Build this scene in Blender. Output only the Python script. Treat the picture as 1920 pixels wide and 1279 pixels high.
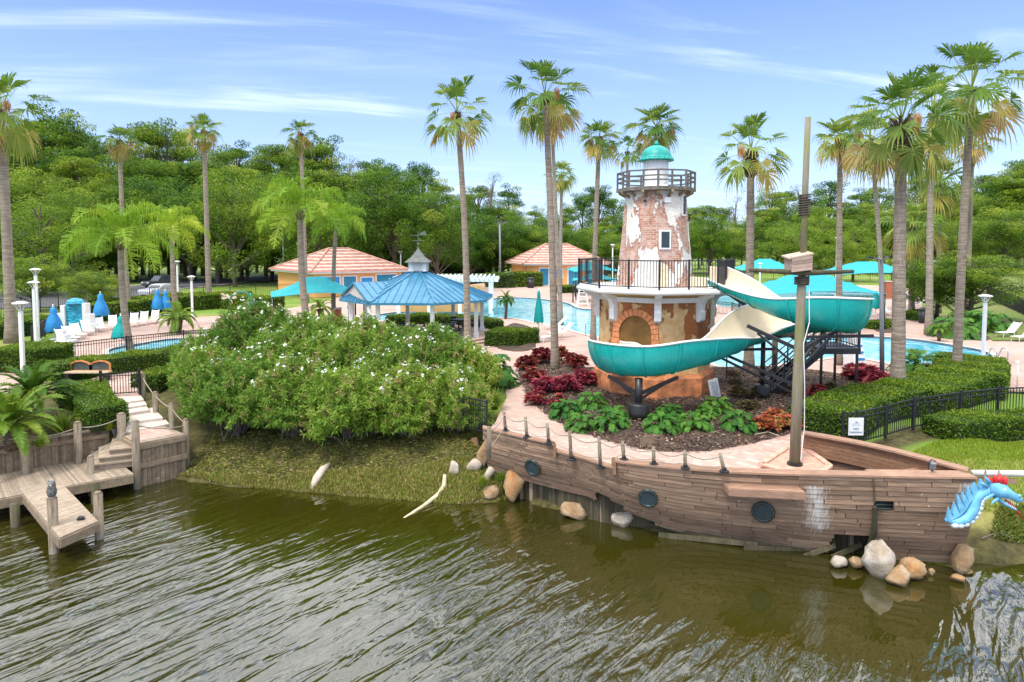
import bpy, math, random
import numpy as np
from mathutils import Vector, Matrix
from mathutils.geometry import tessellate_polygon
R=math.radians; PI=math.pi
for o in list(bpy.data.objects): bpy.data.objects.remove(o)
S=bpy.context.scene; C=S.collection
random.seed(7); rng=np.random.default_rng(11)

# ---------------- camera, world, sun, exposure ----------------
F=1280.0; PITCH=R(3.5); HOR=460.0; CY=HOR+F*math.tan(PITCH); CAMZ=6.0
cam=bpy.data.objects.new('camera',bpy.data.cameras.new('camera')); C.objects.link(cam)
cam.location=(0,0,CAMZ); cam.rotation_euler=(PI/2-PITCH,0,0)
cam.data.sensor_width=36; cam.data.lens=24; cam.data.clip_end=4000
cam.data.shift_y=-(639.5-CY)/1920.0
S.camera=cam
SUN_EL=58; SUN_AZ=215   # degrees, azimuth clockwise from +Y
SKY_STRENGTH=0.125; SUN_STRENGTH=2.3
S.view_settings.view_transform='Standard'; S.view_settings.look='None'
S.view_settings.exposure=0.58; S.view_settings.gamma=1
W=bpy.data.worlds.new('World'); S.world=W; W.use_nodes=True
nt=W.node_tree; N=nt.nodes; L=nt.links; N.clear()
def nd(t,**k):
    n=N.new(t)
    for a,b in k.items(): setattr(n,a,b)
    return n
out=nd('ShaderNodeOutputWorld'); bg=nd('ShaderNodeBackground'); bg.inputs[1].default_value=SKY_STRENGTH
sky=nd('ShaderNodeTexSky',sky_type='NISHITA',sun_disc=False,sun_elevation=R(SUN_EL),sun_rotation=R(SUN_AZ),altitude=0,air_density=1.0,dust_density=0.6,ozone_density=2.5)
tc=nd('ShaderNodeTexCoord'); sep=nd('ShaderNodeSeparateXYZ'); L.new(tc.outputs['Generated'],sep.inputs[0])
def M(op,a=None,b=None,c=None):
    n=nd('ShaderNodeMath',operation=op)
    for i,v in enumerate((a,b,c)):
        if v is None: continue
        if isinstance(v,(int,float)): n.inputs[i].default_value=v
        else: L.new(v,n.inputs[i])
    return n.outputs[0]
zc=M('MAXIMUM',sep.outputs[2],0.0); den=M('ADD',zc,0.12)
px_=M('DIVIDE',sep.outputs[0],den); py_=M('DIVIDE',sep.outputs[1],den)
cmb=nd('ShaderNodeCombineXYZ'); L.new(px_,cmb.inputs[0]); L.new(py_,cmb.inputs[1])
def cloud(rot,sc,scale,det,lo,hi,loc=(0,0,0),dist=0.6):
    m0=nd('ShaderNodeMapping'); m0.inputs['Rotation'].default_value=(0,0,rot); L.new(cmb.outputs[0],m0.inputs[0])
    mp=nd('ShaderNodeMapping'); mp.inputs['Scale'].default_value=sc; mp.inputs['Location'].default_value=loc
    L.new(m0.outputs[0],mp.inputs[0])
    t=nd('ShaderNodeTexNoise'); t.inputs['Scale'].default_value=scale; t.inputs['Detail'].default_value=det; t.inputs['Roughness'].default_value=.6; t.inputs['Distortion'].default_value=dist
    L.new(mp.outputs[0],t.inputs['Vector'])
    r=nd('ShaderNodeMapRange'); r.inputs[1].default_value=lo; r.inputs[2].default_value=hi; r.interpolation_type='SMOOTHSTEP'
    L.new(t.outputs[0],r.inputs[0]); return r.outputs[0]
streak=cloud(R(-14),(0.30,1.5,1),1.25,10,.46,.72,(3.1,1.2,0),1.1)
broad=cloud(R(-14),(0.6,1.2,1),.75,3,.36,.60,(0.4,2.0,0))
cl=M('MULTIPLY',streak,broad)
hi=nd('ShaderNodeMapRange'); hi.inputs[1].default_value=.33; hi.inputs[2].default_value=.40; hi.interpolation_type='SMOOTHSTEP'; L.new(sep.outputs[2],hi.inputs[0])
added_puffs=cloud(0,(1,1,1),1.3,5,.25,.6,(5,7,0))  # unseen bright cloud bank, added above the view to whiten the lake reflections
hic=M('MULTIPLY',hi.outputs[0],added_puffs)
cov=M('MINIMUM',M('ADD',M('MULTIPLY',cl,.85),hic),1.0)
haz=nd('ShaderNodeMapRange'); haz.inputs[1].default_value=0.0; haz.inputs[2].default_value=.42; haz.inputs[3].default_value=.40; haz.inputs[4].default_value=0.0; L.new(zc,haz.inputs[0])
cov2=M('MINIMUM',M('ADD',cov,haz.outputs[0]),1.0)
tint=nd('ShaderNodeMixRGB',blend_type='MULTIPLY'); tint.inputs[0].default_value=1; tint.inputs[2].default_value=(.80,.90,1.22,1); L.new(sky.outputs[0],tint.inputs[1])
hic2=nd('ShaderNodeMixRGB'); L.new(hic,hic2.inputs[0]); hic2.inputs[1].default_value=(5.2,6.3,8.6,1); hic2.inputs[2].default_value=(14,14,14.2,1)
mx=nd('ShaderNodeMixRGB'); L.new(cov2,mx.inputs[0]); L.new(tint.outputs[0],mx.inputs[1]); L.new(hic2.outputs[0],mx.inputs[2])
L.new(mx.outputs[0],bg.inputs[0]); L.new(bg.outputs[0],out.inputs[0])
sl=bpy.data.lights.new('sun','SUN'); sl.energy=SUN_STRENGTH; sl.angle=R(13); sl.color=(1,.95,.87)
so=bpy.data.objects.new('sun',sl); C.objects.link(so)
sd=Vector((math.sin(R(SUN_AZ))*math.cos(R(SUN_EL)),math.cos(R(SUN_AZ))*math.cos(R(SUN_EL)),math.sin(R(SUN_EL))))
so.rotation_euler=sd.to_track_quat('Z','Y').to_euler(); so.location=sd*60

# ---------------- helpers ----------------
def P(u,v,z=None,Y=None):
    d=Vector(((u-960)/F, math.cos(PITCH)+math.sin(PITCH)*(CY-v)/F, -math.sin(PITCH)+math.cos(PITCH)*(CY-v)/F))
    t=(z-CAMZ)/d.z if Y is None else Y/d.y
    return Vector((0,0,CAMZ))+d*t
def PX(u,v,z=0.0): p=P(u,v,z); return (p.x,p.y)

def T(name,label,cat,loc=(0,0,0),group=None,rot=0,scale=1):
    o=bpy.data.objects.new(name,None); C.objects.link(o); o.location=loc; o.rotation_euler=(0,0,rot); o.scale=(scale,)*3
    o.empty_display_size=.2
    o['label']=label; o['category']=cat
    if group: o['group']=group
    return o
def tag(o,label=None,cat=None,group=None,kind=None):
    if label: o['label']=label
    if cat: o['category']=cat
    if group: o['group']=group
    if kind: o['kind']=kind
    return o
def dup(root,loc,rot=0,label=None,scale=None,group=None):
    r=root.copy(); C.objects.link(r); r.location=loc; r.rotation_euler=(0,0,rot)
    if scale is not None: r.scale=(scale,)*3 if isinstance(scale,(int,float)) else scale
    if label: r['label']=label
    if group: r['group']=group
    for ch in list(root.children):
        c=ch.copy(); C.objects.link(c); c.parent=r
        for g in list(ch.children):
            d=g.copy(); C.objects.link(d); d.parent=c
    return r
def rootloc(p):
    v=Vector((0,0,0))
    while p is not None: v=v+Vector(p.location); p=p.parent
    return v
class MB:
    def __init__(s): s.v=[]; s.f=[]; s.m=[]; s.t=[]
    def add(s,vs,fs,m=0,t=.5):
        b=len(s.v); s.v+= [tuple(x) for x in vs]; s.f+=[tuple(i+b for i in f) for f in fs]; s.m+=[m]*len(fs); s.t+=[t]*len(vs); return s
    def box(s,c,d,rz=0,m=0,t=.5,rx=0,ry=0):
        Mx=Matrix.Translation(c)@Matrix.Rotation(rz,4,'Z')@Matrix.Rotation(ry,4,'Y')@Matrix.Rotation(rx,4,'X')
        vs=[Mx@Vector((x*d[0]/2,y*d[1]/2,z*d[2]/2)) for z in(-1,1) for y in(-1,1) for x in(-1,1)]
        return s.add(vs,[(0,2,3,1),(4,5,7,6),(0,1,5,4),(2,6,7,3),(0,4,6,2),(1,3,7,5)],m,t)
    def hexa(s,vs,m=0,t=.5):  # 4 bottom ccw, 4 top ccw
        return s.add(vs,[(3,2,1,0),(4,5,6,7),(0,1,5,4),(1,2,6,5),(2,3,7,6),(3,0,4,7)],m,t)
    def beam(s,a,b,w,h,m=0,t=.5,up=(0,0,1)):
        a=Vector(a); b=Vector(b); d=(b-a).normalized(); u=Vector(up)
        if abs(d.dot(u))>.98: u=Vector((0,1,0))
        sd=d.cross(u).normalized(); u=sd.cross(d)
        q=[-sd*w/2-u*h/2, sd*w/2-u*h/2, sd*w/2+u*h/2, -sd*w/2+u*h/2]
        return s.add([a+x for x in q]+[b+x for x in q],[(3,2,1,0),(4,5,6,7),(0,1,5,4),(1,2,6,5),(2,3,7,6),(3,0,4,7)],m,t)
    def tube(s,pts,rs,n=8,m=0,t=.5,cap=True):
        pts=[Vector(p) for p in pts]
        if isinstance(rs,(int,float)): rs=[rs]*len(pts)
        vs=[]; ref=None
        for i,p in enumerate(pts):
            d=(pts[min(i+1,len(pts)-1)]-pts[max(i-1,0)]).normalized()
            if ref is None:
                ref=Vector((1,0,0)) if abs(d.x)<.9 else Vector((0,1,0))
            x=(ref-d*ref.dot(d)).normalized(); ref=x; y=d.cross(x)
            for k in range(n):
                a=2*PI*k/n; vs.append(p+(x*math.cos(a)+y*math.sin(a))*rs[i])
        fs=[(i*n+k,i*n+(k+1)%n,(i+1)*n+(k+1)%n,(i+1)*n+k) for i in range(len(pts)-1) for k in range(n)]
        if cap: fs+=[tuple(range(n-1,-1,-1)),tuple((len(pts)-1)*n+k for k in range(n))]
        return s.add(vs,fs,m,t)
    def lathe(s,c,prof,n=16,m=0,t=.5,rot=0,cap=True):  # prof: (r,z)
        vs=[(c[0]+r*math.cos(2*PI*k/n+rot),c[1]+r*math.sin(2*PI*k/n+rot),c[2]+z) for r,z in prof for k in range(n)]
        fs=[(i*n+k,i*n+(k+1)%n,(i+1)*n+(k+1)%n,(i+1)*n+k) for i in range(len(prof)-1) for k in range(n)]
        if cap: fs+=[tuple(range(n-1,-1,-1)),tuple((len(prof)-1)*n+k for k in range(n))]
        return s.add(vs,fs,m,t)
    def prism(s,poly,z0,z1,holes=(),m=0,t=.5,sides=True):
        loops=[[Vector((p[0],p[1],0)) for p in poly]]+[[Vector((p[0],p[1],0)) for p in h] for h in holes]
        flat=[p for l in loops for p in l]; tr=tessellate_polygon(loops)
        def ccw(a):
            A,B,D=[flat[i] for i in a]; return a if (B-A).cross(D-A).z>0 else (a[0],a[2],a[1])
        s.add([(p.x,p.y,z1) for p in flat],[ccw(a) for a in tr],m,t)
        if sides:
            s.add([(p.x,p.y,z0) for p in flat],[tuple(reversed(ccw(a))) for a in tr],m,t)
            for l in loops:
                n=len(l); s.add([(p.x,p.y,z0) for p in l]+[(p.x,p.y,z1) for p in l],[(i,(i+1)%n,n+(i+1)%n,n+i) for i in range(n)],m,t)
        return s
    def ball(s,c,r,n=10,k=6,m=0,t=.5):
        r=(r,r,r) if isinstance(r,(int,float)) else r
        vs=[(c[0]+r[0]*math.sin(PI*i/k)*math.cos(2*PI*j/n),c[1]+r[1]*math.sin(PI*i/k)*math.sin(2*PI*j/n),c[2]+r[2]*math.cos(PI*i/k)) for i in range(k+1) for j in range(n)]
        return s.add(vs,[(i*n+j,(i+1)*n+j,(i+1)*n+(j+1)%n,i*n+(j+1)%n) for i in range(k) for j in range(n)],m,t)
    def build(s,name,mats,parent=None,smooth=False,bevel=0):
        off=rootloc(parent)
        me=bpy.data.meshes.new(name); me.from_pydata([(v[0]-off.x,v[1]-off.y,v[2]-off.z) for v in s.v],[],s.f)
        if not isinstance(mats,(list,tuple)): mats=[mats]
        for m_ in mats: me.materials.append(m_)
        me.polygons.foreach_set('material_index',s.m)
        a=me.attributes.new('tint','FLOAT','POINT'); a.data.foreach_set('value',s.t)
        if smooth: me.polygons.foreach_set('use_smooth',[True]*len(s.f))
        me.update()
        o=bpy.data.objects.new(name,me); C.objects.link(o)
        if parent is not None: o.parent=parent
        if bevel:
            b=o.modifiers.new('bevel','BEVEL'); b.width=bevel; b.segments=2; b.limit_method='ANGLE'
        return o
def np_mesh(name,V,Fc,mats,tint=None,k=4,parent=None,mi=None,smooth=False):
    me=bpy.data.meshes.new(name); V=np.asarray(V,dtype=np.float32); Fc=np.asarray(Fc,dtype=np.int32)
    off=rootloc(parent); V=V-np.array([off.x,off.y,off.z],dtype=np.float32)
    me.vertices.add(len(V)); me.vertices.foreach_set('co',V.ravel())
    me.loops.add(Fc.size); me.loops.foreach_set('vertex_index',Fc.ravel())
    me.polygons.add(len(Fc)); me.polygons.foreach_set('loop_start',np.arange(0,Fc.size,k,dtype=np.int32))
    if mi is not None: me.polygons.foreach_set('material_index',np.asarray(mi,dtype=np.int32))
    for m_ in (mats if isinstance(mats,(list,tuple)) else [mats]): me.materials.append(m_)
    if tint is not None:
        a=me.attributes.new('tint','FLOAT','POINT'); a.data.foreach_set('value',np.asarray(tint,dtype=np.float32))
    if smooth: me.polygons.foreach_set('use_smooth',np.ones(len(Fc),dtype=bool))
    me.update(calc_edges=True); me.validate()
    o=bpy.data.objects.new(name,me); C.objects.link(o)
    if parent is not None: o.parent=parent
    return o
def unit(a): return a/np.maximum(np.linalg.norm(a,axis=-1,keepdims=True),1e-9)
def leaf_arrays(Pt,D,Ln,Wd,tint,r=rng,flat=.0,droop=0.15):
    """kite shaped leaves, base at Pt, pointing D"""
    n=len(Pt); D=unit(D); rv=r.normal(size=(n,3)); rv[:,2]+=flat*3
    nrm=unit(rv-D*np.sum(rv*D,axis=1,keepdims=True)); sd=np.cross(D,nrm)
    Ln=np.broadcast_to(Ln,(n,))[:,None]; Wd=np.broadcast_to(Wd,(n,))[:,None]
    mid=Pt+D*Ln*.45; tip=Pt+D*Ln; tip=tip-np.array([0,0,1])*Ln*droop
    V=np.stack([Pt,mid+sd*Wd*.5,tip,mid-sd*Wd*.5],axis=1).reshape(-1,3)
    Fc=np.arange(4*n).reshape(n,4); return V,Fc,np.repeat(tint,4)
class LA:  # accumulates leaf arrays
    def __init__(s): s.V=[];s.F=[];s.T=[];s.n=0
    def add(s,V,Fc,t): s.V.append(V);s.F.append(Fc+s.n);s.T.append(t);s.n+=len(V)
    def build(s,name,mat,parent=None,smooth=False): return np_mesh(name,np.concatenate(s.V),np.concatenate(s.F),mat,np.clip(np.concatenate(s.T),0,1),4,parent,smooth=smooth)
def catmull(pts,n):
    pts=[np.array(p,dtype=float) for p in pts]; pts=[2*pts[0]-pts[1]]+pts+[2*pts[-1]-pts[-2]]; out=[]
    for i in range(1,len(pts)-2):
        for k in range(n):
            t=k/n; a,b,c,d=pts[i-1:i+3]
            out.append(.5*((2*b)+(-a+c)*t+(2*a-5*b+4*c-d)*t*t+(-a+3*b-3*c+d)*t**3))
    out.append(pts[-2]); return out
def pip(x,y,poly):
    x=np.asarray(x);y=np.asarray(y);ins=np.zeros(x.shape,bool);n=len(poly)
    for i in range(n):
        x1,y1=poly[i][:2];x2,y2=poly[(i+1)%n][:2]
        c=((y1>y)!=(y2>y))&(x<(x2-x1)*(y-y1)/((y2-y1) if y2!=y1 else 1e-9)+x1); ins^=c
    return ins
def polydist(x,y,pl,closed=False):
    d=np.full(np.shape(x),1e9); n=len(pl)
    for i in range(n if closed else n-1):
        ax,ay=pl[i][:2];bx,by=pl[(i+1)%n][:2];dx,dy=bx-ax,by-ay
        t=np.clip(((x-ax)*dx+(y-ay)*dy)/(dx*dx+dy*dy+1e-12),0,1); d=np.minimum(d,np.hypot(x-ax-t*dx,y-ay-t*dy))
    return d
def inpoly_pts(poly,n,r=rng):
    xs=[p[0] for p in poly];ys=[p[1] for p in poly];X=[];Y=[];c=0
    while c<n:
        x=r.uniform(min(xs),max(xs),n*2);y=r.uniform(min(ys),max(ys),n*2);k=pip(x,y,poly);X.append(x[k]);Y.append(y[k]);c+=k.sum()
        if not k.any() : break
    return np.concatenate(X)[:n],np.concatenate(Y)[:n]

# ---------------- materials ----------------
class MT:
    def __init__(s,name):
        s.m=bpy.data.materials.new(name); s.m.use_nodes=True; s.n=s.m.node_tree.nodes; s.l=s.m.node_tree.links
        s.b=s.n['Principled BSDF']; s.o=s.n['Material Output']
    def nd(s,t,**k):
        n=s.n.new(t)
        for a,b in k.items(): setattr(n,a,b)
        return n
    def co(s,kind='Object',sc=(1,1,1),rot=(0,0,0),src=None):
        mp=s.nd('ShaderNodeMapping'); mp.inputs['Scale'].default_value=sc
        if rot!=(0,0,0):
            g=s.nd('ShaderNodeNewGeometry'); m0=s.nd('ShaderNodeMapping'); m0.inputs['Rotation'].default_value=rot; s.l.new(g.outputs['Position'],m0.inputs[0]); src=m0.outputs[0]
        if src is None:
            if kind=='World': g=s.nd('ShaderNodeNewGeometry'); s.l.new(g.outputs['Position'],mp.inputs[0])
            else: t=s.nd('ShaderNodeTexCoord'); s.l.new(t.outputs[kind],mp.inputs[0])
        else: s.l.new(src,mp.inputs[0])
        return mp.outputs[0]
    def noise(s,vec,scale,det=4,rough=.6,dist=0):
        t=s.nd('ShaderNodeTexNoise'); s.l.new(vec,t.inputs['Vector']); t.inputs['Scale'].default_value=scale; t.inputs['Detail'].default_value=det; t.inputs['Roughness'].default_value=rough; t.inputs['Distortion'].default_value=dist
        return t.outputs[0]
    def ramp(s,f,stops,interp='LINEAR'):
        r=s.nd('ShaderNodeValToRGB'); r.color_ramp.interpolation=interp; e=r.color_ramp.elements
        while len(e)<len(stops): e.new(.5)
        for i,(p,c) in enumerate(stops): e[i].position=p; e[i].color=(*c,1) if len(c)==3 else c
        s.l.new(f,r.inputs[0]); return r.outputs[0]
    def mixc(s,f,a,b,bt='MIX'):
        n=s.nd('ShaderNodeMixRGB',blend_type=bt)
        for i,v in enumerate((f,a,b)):
            if isinstance(v,(int,float)): n.inputs[i].default_value=v
            elif isinstance(v,tuple): n.inputs[i].default_value=(*v,1)
            else: s.l.new(v,n.inputs[i])
        return n.outputs[0]
    def math(s,op,a,b=None,c=None,clamp=False):
        n=s.nd('ShaderNodeMath',operation=op); n.use_clamp=clamp
        for i,v in enumerate((a,b,c)):
            if v is None: continue
            if isinstance(v,(int,float)): n.inputs[i].default_value=v
            else: s.l.new(v,n.inputs[i])
        return n.outputs[0]
    def rng(s,f,a,b,c=0,d=1,sm=False):
        n=s.nd('ShaderNodeMapRange'); n.interpolation_type='SMOOTHSTEP' if sm else 'LINEAR'
        s.l.new(f,n.inputs[0])
        for i,v in zip((1,2,3,4),(a,b,c,d)): n.inputs[i].default_value=v
        return n.outputs[0]
    def attr(s,name='tint'): a=s.nd('ShaderNodeAttribute',attribute_name=name); return a.outputs['Fac']
    def col(s,c):
        if isinstance(c,tuple): s.b.inputs['Base Color'].default_value=(*c,1)
        else: s.l.new(c,s.b.inputs['Base Color'])
        return s
    def rough(s,v):
        if isinstance(v,(int,float)): s.b.inputs['Roughness'].default_value=v
        else: s.l.new(v,s.b.inputs['Roughness'])
        return s
    def bump(s,h,strength=.5,dist=.02):
        b=s.nd('ShaderNodeBump'); b.inputs['Strength'].default_value=strength; b.inputs['Distance'].default_value=dist; s.l.new(h,b.inputs['Height']); s.l.new(b.outputs[0],s.b.inputs['Normal']); return s
def simple(name,c,rough=.6,var=.12,scale=6,metal=0,bump=.15,kind='World',sc=(1,1,1)):
    m=MT(name); v=m.co(kind,sc); n=m.noise(v,scale,5)
    lo=tuple(x*(1-var*1.6) for x in c); hi=tuple(min(1,x*(1+var)) for x in c)
    m.col(m.ramp(n,[(.3,lo),(.7,hi)])).rough(rough); m.b.inputs['Metallic'].default_value=metal
    if bump: m.bump(n,bump,.02)
    return m.m
def leafmat(name,stops,trans=.3,rough=.5,rand=.25):
    m=MT(name); t=m.attr(); oi=m.nd('ShaderNodeObjectInfo')
    c=m.ramp(t,stops)
    r=m.rng(oi.outputs['Random'],0,1,1-rand,1+rand)
    hs=m.nd('ShaderNodeHueSaturation'); m.l.new(c,hs.inputs['Color']); m.l.new(r,hs.inputs['Value'])
    m.l.new(m.rng(oi.outputs['Random'],0,1,.5+rand*.06,.5-rand*.09),hs.inputs['Hue'])
    m.col(hs.outputs[0]).rough(rough); m.b.inputs['Specular IOR Level'].default_value=.25
    tr=m.nd('ShaderNodeBsdfTranslucent'); m.l.new(hs.outputs[0],tr.inputs[0]); ms=m.nd('ShaderNodeMixShader'); ms.inputs[0].default_value=trans
    m.l.new(m.b.outputs[0],ms.inputs[1]); m.l.new(tr.outputs[0],ms.inputs[2]); m.l.new(ms.outputs[0],m.o.inputs[0])
    return m.m
K={}
K['white']=simple('white_paint',(.78,.78,.76),.45,.05)
K['cream']=simple('cream_gelcoat',(.72,.62,.45),.35,.05,3,bump=0)
K['black']=simple('black_metal',(.018,.018,.02),.4,.2,bump=0)
K['dark']=simple('dark_interior',(.02,.02,.018),.8,.3)
K['grey']=simple('galvanised_pole',(.22,.23,.24),.5,.15,9,.2)
K['glass']=simple('window_glass',(.03,.05,.06),.08,.1,bump=0)
K['peach']=simple('peach_stucco',(.78,.40,.14),.8,.06,12)
K['blue_door']=simple('blue_door_paint',(.015,.22,.36),.5,.1)
K['terra_plinth']=simple('orange_plinth_stucco',(.60,.22,.085),.75,.42,2.4,bump=.3)
K['canvas_blue']=simple('blue_canvas',(.03,.28,.66),.7,.1,5)
K['canvas_teal']=simple('teal_canvas',(.0,.33,.31),.7,.1,5)
K['shade']=simple('turquoise_shade_cloth',(.01,.34,.39),.7,.07,3)
K['chair']=simple('white_sling',(.82,.84,.84),.5,.03)
K['rubber']=simple('black_plastic',(.015,.016,.015),.45,.2)
K['asphalt']=simple('asphalt',(.10,.10,.105),.9,.15,2)
K['conc']=simple('pale_concrete',(.58,.50,.43),.85,.10,5,bump=.3)
K['sand']=simple('sandy_mud',(.36,.27,.17),.9,.2,5,bump=.5)
K['bark']=simple('bark',(.13,.10,.07),.9,.35,5,bump=.6,sc=(1,1,.3))
K['bark_grey']=simple('grey_bark',(.19,.165,.13),.9,.35,5,bump=.6,sc=(1,1,.3))
K['red']=simple('red_paint',(.6,.02,.02),.4,.1)
K['rope']=simple('weathered_rope',(.34,.29,.22),.9,.2,40,bump=.5)
def wood(name,c,grain=(3,3,40),var=.35,tint=.35,rough=.85,lich=None):
    m=MT(name); v=m.co('Object',grain); n=m.noise(v,1.5,6,.65); t=m.attr()
    lo=tuple(x*(1-var) for x in c); hi=tuple(min(1,x*(1+var*.8)) for x in c)
    base=m.ramp(n,[(.3,lo),(.7,hi)])
    if tint:
        tv=m.rng(t,0,1,1-tint,1+tint); mu=m.nd('ShaderNodeVectorMath',operation='SCALE'); m.l.new(base,mu.inputs[0]); m.l.new(tv,mu.inputs['Scale']); base=mu.outputs[0]
    if lich:
        g=m.noise(m.co('Object',(1,1,.5)),2.2,5,.7); base=m.mixc(m.rng(g,.45,.68),base,lich)
    m.col(base).rough(rough).bump(n,.5,.01); return m.m
K['plank']=wood('brown_hull_planks',(.235,.125,.068),(1.2,6,30),.38,.42)
K['cap']=wood('faded_cap_boards',(.31,.185,.12),(1.5,8,20),.3,.25)
K['greywood']=wood('grey_weathered_wood',(.24,.18,.115),(4,4,4),.35,.3)
K['deckwood']=wood('bleached_dock_boards',(.30,.235,.17),(5,5,5),.25,.25)
K['post']=wood('piling_wood',(.20,.155,.105),(11,11,.9),.6,.2,lich=(.30,.27,.20))
K['mast']=wood('lichen_streaked_mast',(.24,.205,.15),(9,9,.8),.3,0,lich=(.19,.20,.055))
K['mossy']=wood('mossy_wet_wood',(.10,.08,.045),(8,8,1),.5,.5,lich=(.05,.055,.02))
# teal slide
m=MT('teal_fibreglass'); v=m.co('World'); n=m.noise(v,1.2,5); dr=m.rng(m.noise(m.co('World',(7,7,.7)),1.5,6,.7),.56,.78,0,.4); m.col(m.mixc(dr,m.ramp(n,[(.3,(.002,.33,.305)),(.7,(.012,.43,.39))]),(.22,.45,.42))).rough(m.rng(m.noise(v,8,4),.3,.7,.16,.42)); K['teal']=m.m
# teal dome
m=MT('teal_dome_paint'); v=m.co('World'); n=m.noise(v,5,5); m.col(m.ramp(n,[(.35,(.0,.27,.22)),(.7,(.02,.40,.33))])).rough(.5); K['dome']=m.m
# blue metal roof
m=MT('blue_standing_seam'); v=m.co('World'); n=m.noise(v,1.5,5); m.col(m.ramp(n,[(.3,(.035,.18,.31)),(.7,(.07,.26,.40))])).rough(.35); m.b.inputs['Metallic'].default_value=.25; K['blueroof']=m.m
# clay tiles
m=MT('striped_clay_tiles'); g=m.nd('ShaderNodeNewGeometry'); sp=m.nd('ShaderNodeSeparateXYZ'); m.l.new(g.outputs['Position'],sp.inputs[0])
w=m.math('FRACT',m.math('MULTIPLY',sp.outputs[2],2.7)); n=m.noise(m.co('World',(1,1,.2)),1.6,6,.7)
stripe=m.rng(m.math('ADD',w,m.math('MULTIPLY',m.math('SUBTRACT',n,.5),.5)),.5,.62)
m.col(m.mixc(stripe,m.ramp(n,[(.35,(.30,.105,.07)),(.65,(.40,.19,.14))]),m.ramp(n,[(.35,(.46,.32,.26)),(.65,(.58,.47,.40))]))).rough(.8).bump(w,.8,.05); K['tiles']=m.m
# brick with plaster patches; object origin at lighthouse axis
def brickmat(name,plaster,pl2,th,brick1,brick2,r,psc,mort=(.55,.50,.45)):
    m=MT(name); t=m.nd('ShaderNodeTexCoord'); sp=m.nd('ShaderNodeSeparateXYZ'); m.l.new(t.outputs['Object'],sp.inputs[0])
    ang=m.math('MULTIPLY',m.math('ARCTAN2',sp.outputs[0],m.math('MULTIPLY',sp.outputs[1],-1)),r)
    cb=m.nd('ShaderNodeCombineXYZ'); m.l.new(ang,cb.inputs[0]); m.l.new(sp.outputs[2],cb.inputs[1])
    b=m.nd('ShaderNodeTexBrick'); m.l.new(cb.outputs[0],b.inputs['Vector']); b.inputs['Scale'].default_value=1; b.inputs['Brick Width'].default_value=.23; b.inputs['Row Height'].default_value=.085; b.inputs['Mortar Size'].default_value=.011; b.inputs['Mortar Smooth'].default_value=.3
    b.inputs['Color1'].default_value=(*brick1,1); b.inputs['Color2'].default_value=(*brick2,1); b.inputs['Mortar'].default_value=(*mort,1)
    bigw=m.noise(m.co('Object',(1,1,1)),1.7,5,.65)
    bc=m.mixc(m.rng(bigw,.5,.68,0,.55),b.outputs['Color'],mort)
    pn=m.noise(m.co('Object',psc),1.0,7,.55,.3); fine=m.noise(m.co('Object'),9,5,.6)
    pv=m.math('ADD',pn,m.math('MULTIPLY',m.math('SUBTRACT',fine,.5),.10))
    mask=m.rng(pv,th-.006,th+.006); edge=m.math('MULTIPLY',m.rng(pv,th-.05,th),m.math('SUBTRACT',1,mask))
    bc=m.mixc(m.math('MULTIPLY',edge,.75),bc,(.36,.13,.055))
    pc=m.ramp(m.noise(m.co('Object'),2.5,6,.7),[(.3,pl2),(.65,plaster)])
    m.col(m.mixc(mask,bc,pc)).rough(.85)
    h=m.math('ADD',m.math('MULTIPLY',mask,1.5),m.math('MULTIPLY',b.outputs['Fac'],-.5)); h=m.math('ADD',h,m.math('MULTIPLY',fine,.5)); m.bump(h,.9,.03)
    return m.m
K['tower']=brickmat('crumbling_plaster_over_brick',(.80,.77,.71),(.66,.61,.54),.53,(.40,.15,.085),(.60,.36,.26),1.35,(.95,.95,.42))
K['base_wall']=brickmat('tan_stucco_over_brick',(.86,.58,.29),(.58,.31,.11),.475,(.38,.12,.03),(.46,.17,.05),2.2,(.75,.75,.6),(.36,.13,.04))
K['archbrick']=simple('orange_arch_brick',(.66,.25,.10),.8,.25,9,bump=.4)
# pavers
def paver(name,a,b,j,sc=1.0,rot=.5):
    m=MT(name); v=m.co('World',(1,1,1),(0,0,rot)); t=m.nd('ShaderNodeTexBrick'); m.l.new(v,t.inputs['Vector']); t.inputs['Scale'].default_value=sc
    t.inputs['Brick Width'].default_value=.42; t.inputs['Row Height'].default_value=.24; t.inputs['Mortar Size'].default_value=.026; t.inputs['Color1'].default_value=(*a,1); t.inputs['Color2'].default_value=(*b,1); t.inputs['Mortar'].default_value=(*j,1)
    n=m.noise(m.co('World'),.5,5,.6); n2=m.noise(m.co('World'),7,4,.6)
    c=m.mixc(m.rng(n,.35,.7,0,.38),t.outputs['Color'],(.62,.50,.43)); c=m.mixc(m.rng(n2,.3,.75,0,.25),c,(.36,.25,.21))
    st=m.noise(m.co('World',(1,1,1)),.23,6,.7); c=m.mixc(m.rng(st,.5,.72,0,.35),c,(.40,.30,.26)); m.col(c).rough(.9).bump(t.outputs['Fac'],-.35,.01); return m.m
K['paver']=paver('pink_pavers',(.44,.25,.19),(.54,.37,.29),(.31,.23,.195))
K['paver2']=paver('pink_cream_pavers',(.45,.215,.155),(.60,.47,.385),(.34,.26,.22),1.0,.9)
# mulch
m=MT('dark_mulch'); v=m.co('World'); n=m.noise(v,26,6,.75); n2=m.noise(v,.6,4)
c=m.ramp(n,[(.3,(.018,.012,.009)),(.55,(.065,.042,.03)),(.75,(.20,.14,.10))]); c=m.mixc(m.rng(n2,.42,.65,0,.55),c,m.ramp(n,[(.3,(.07,.04,.02)),(.7,(.28,.18,.11))])); m.col(c).rough(.95).bump(n,1,.04); K['mulch']=m.m
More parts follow.
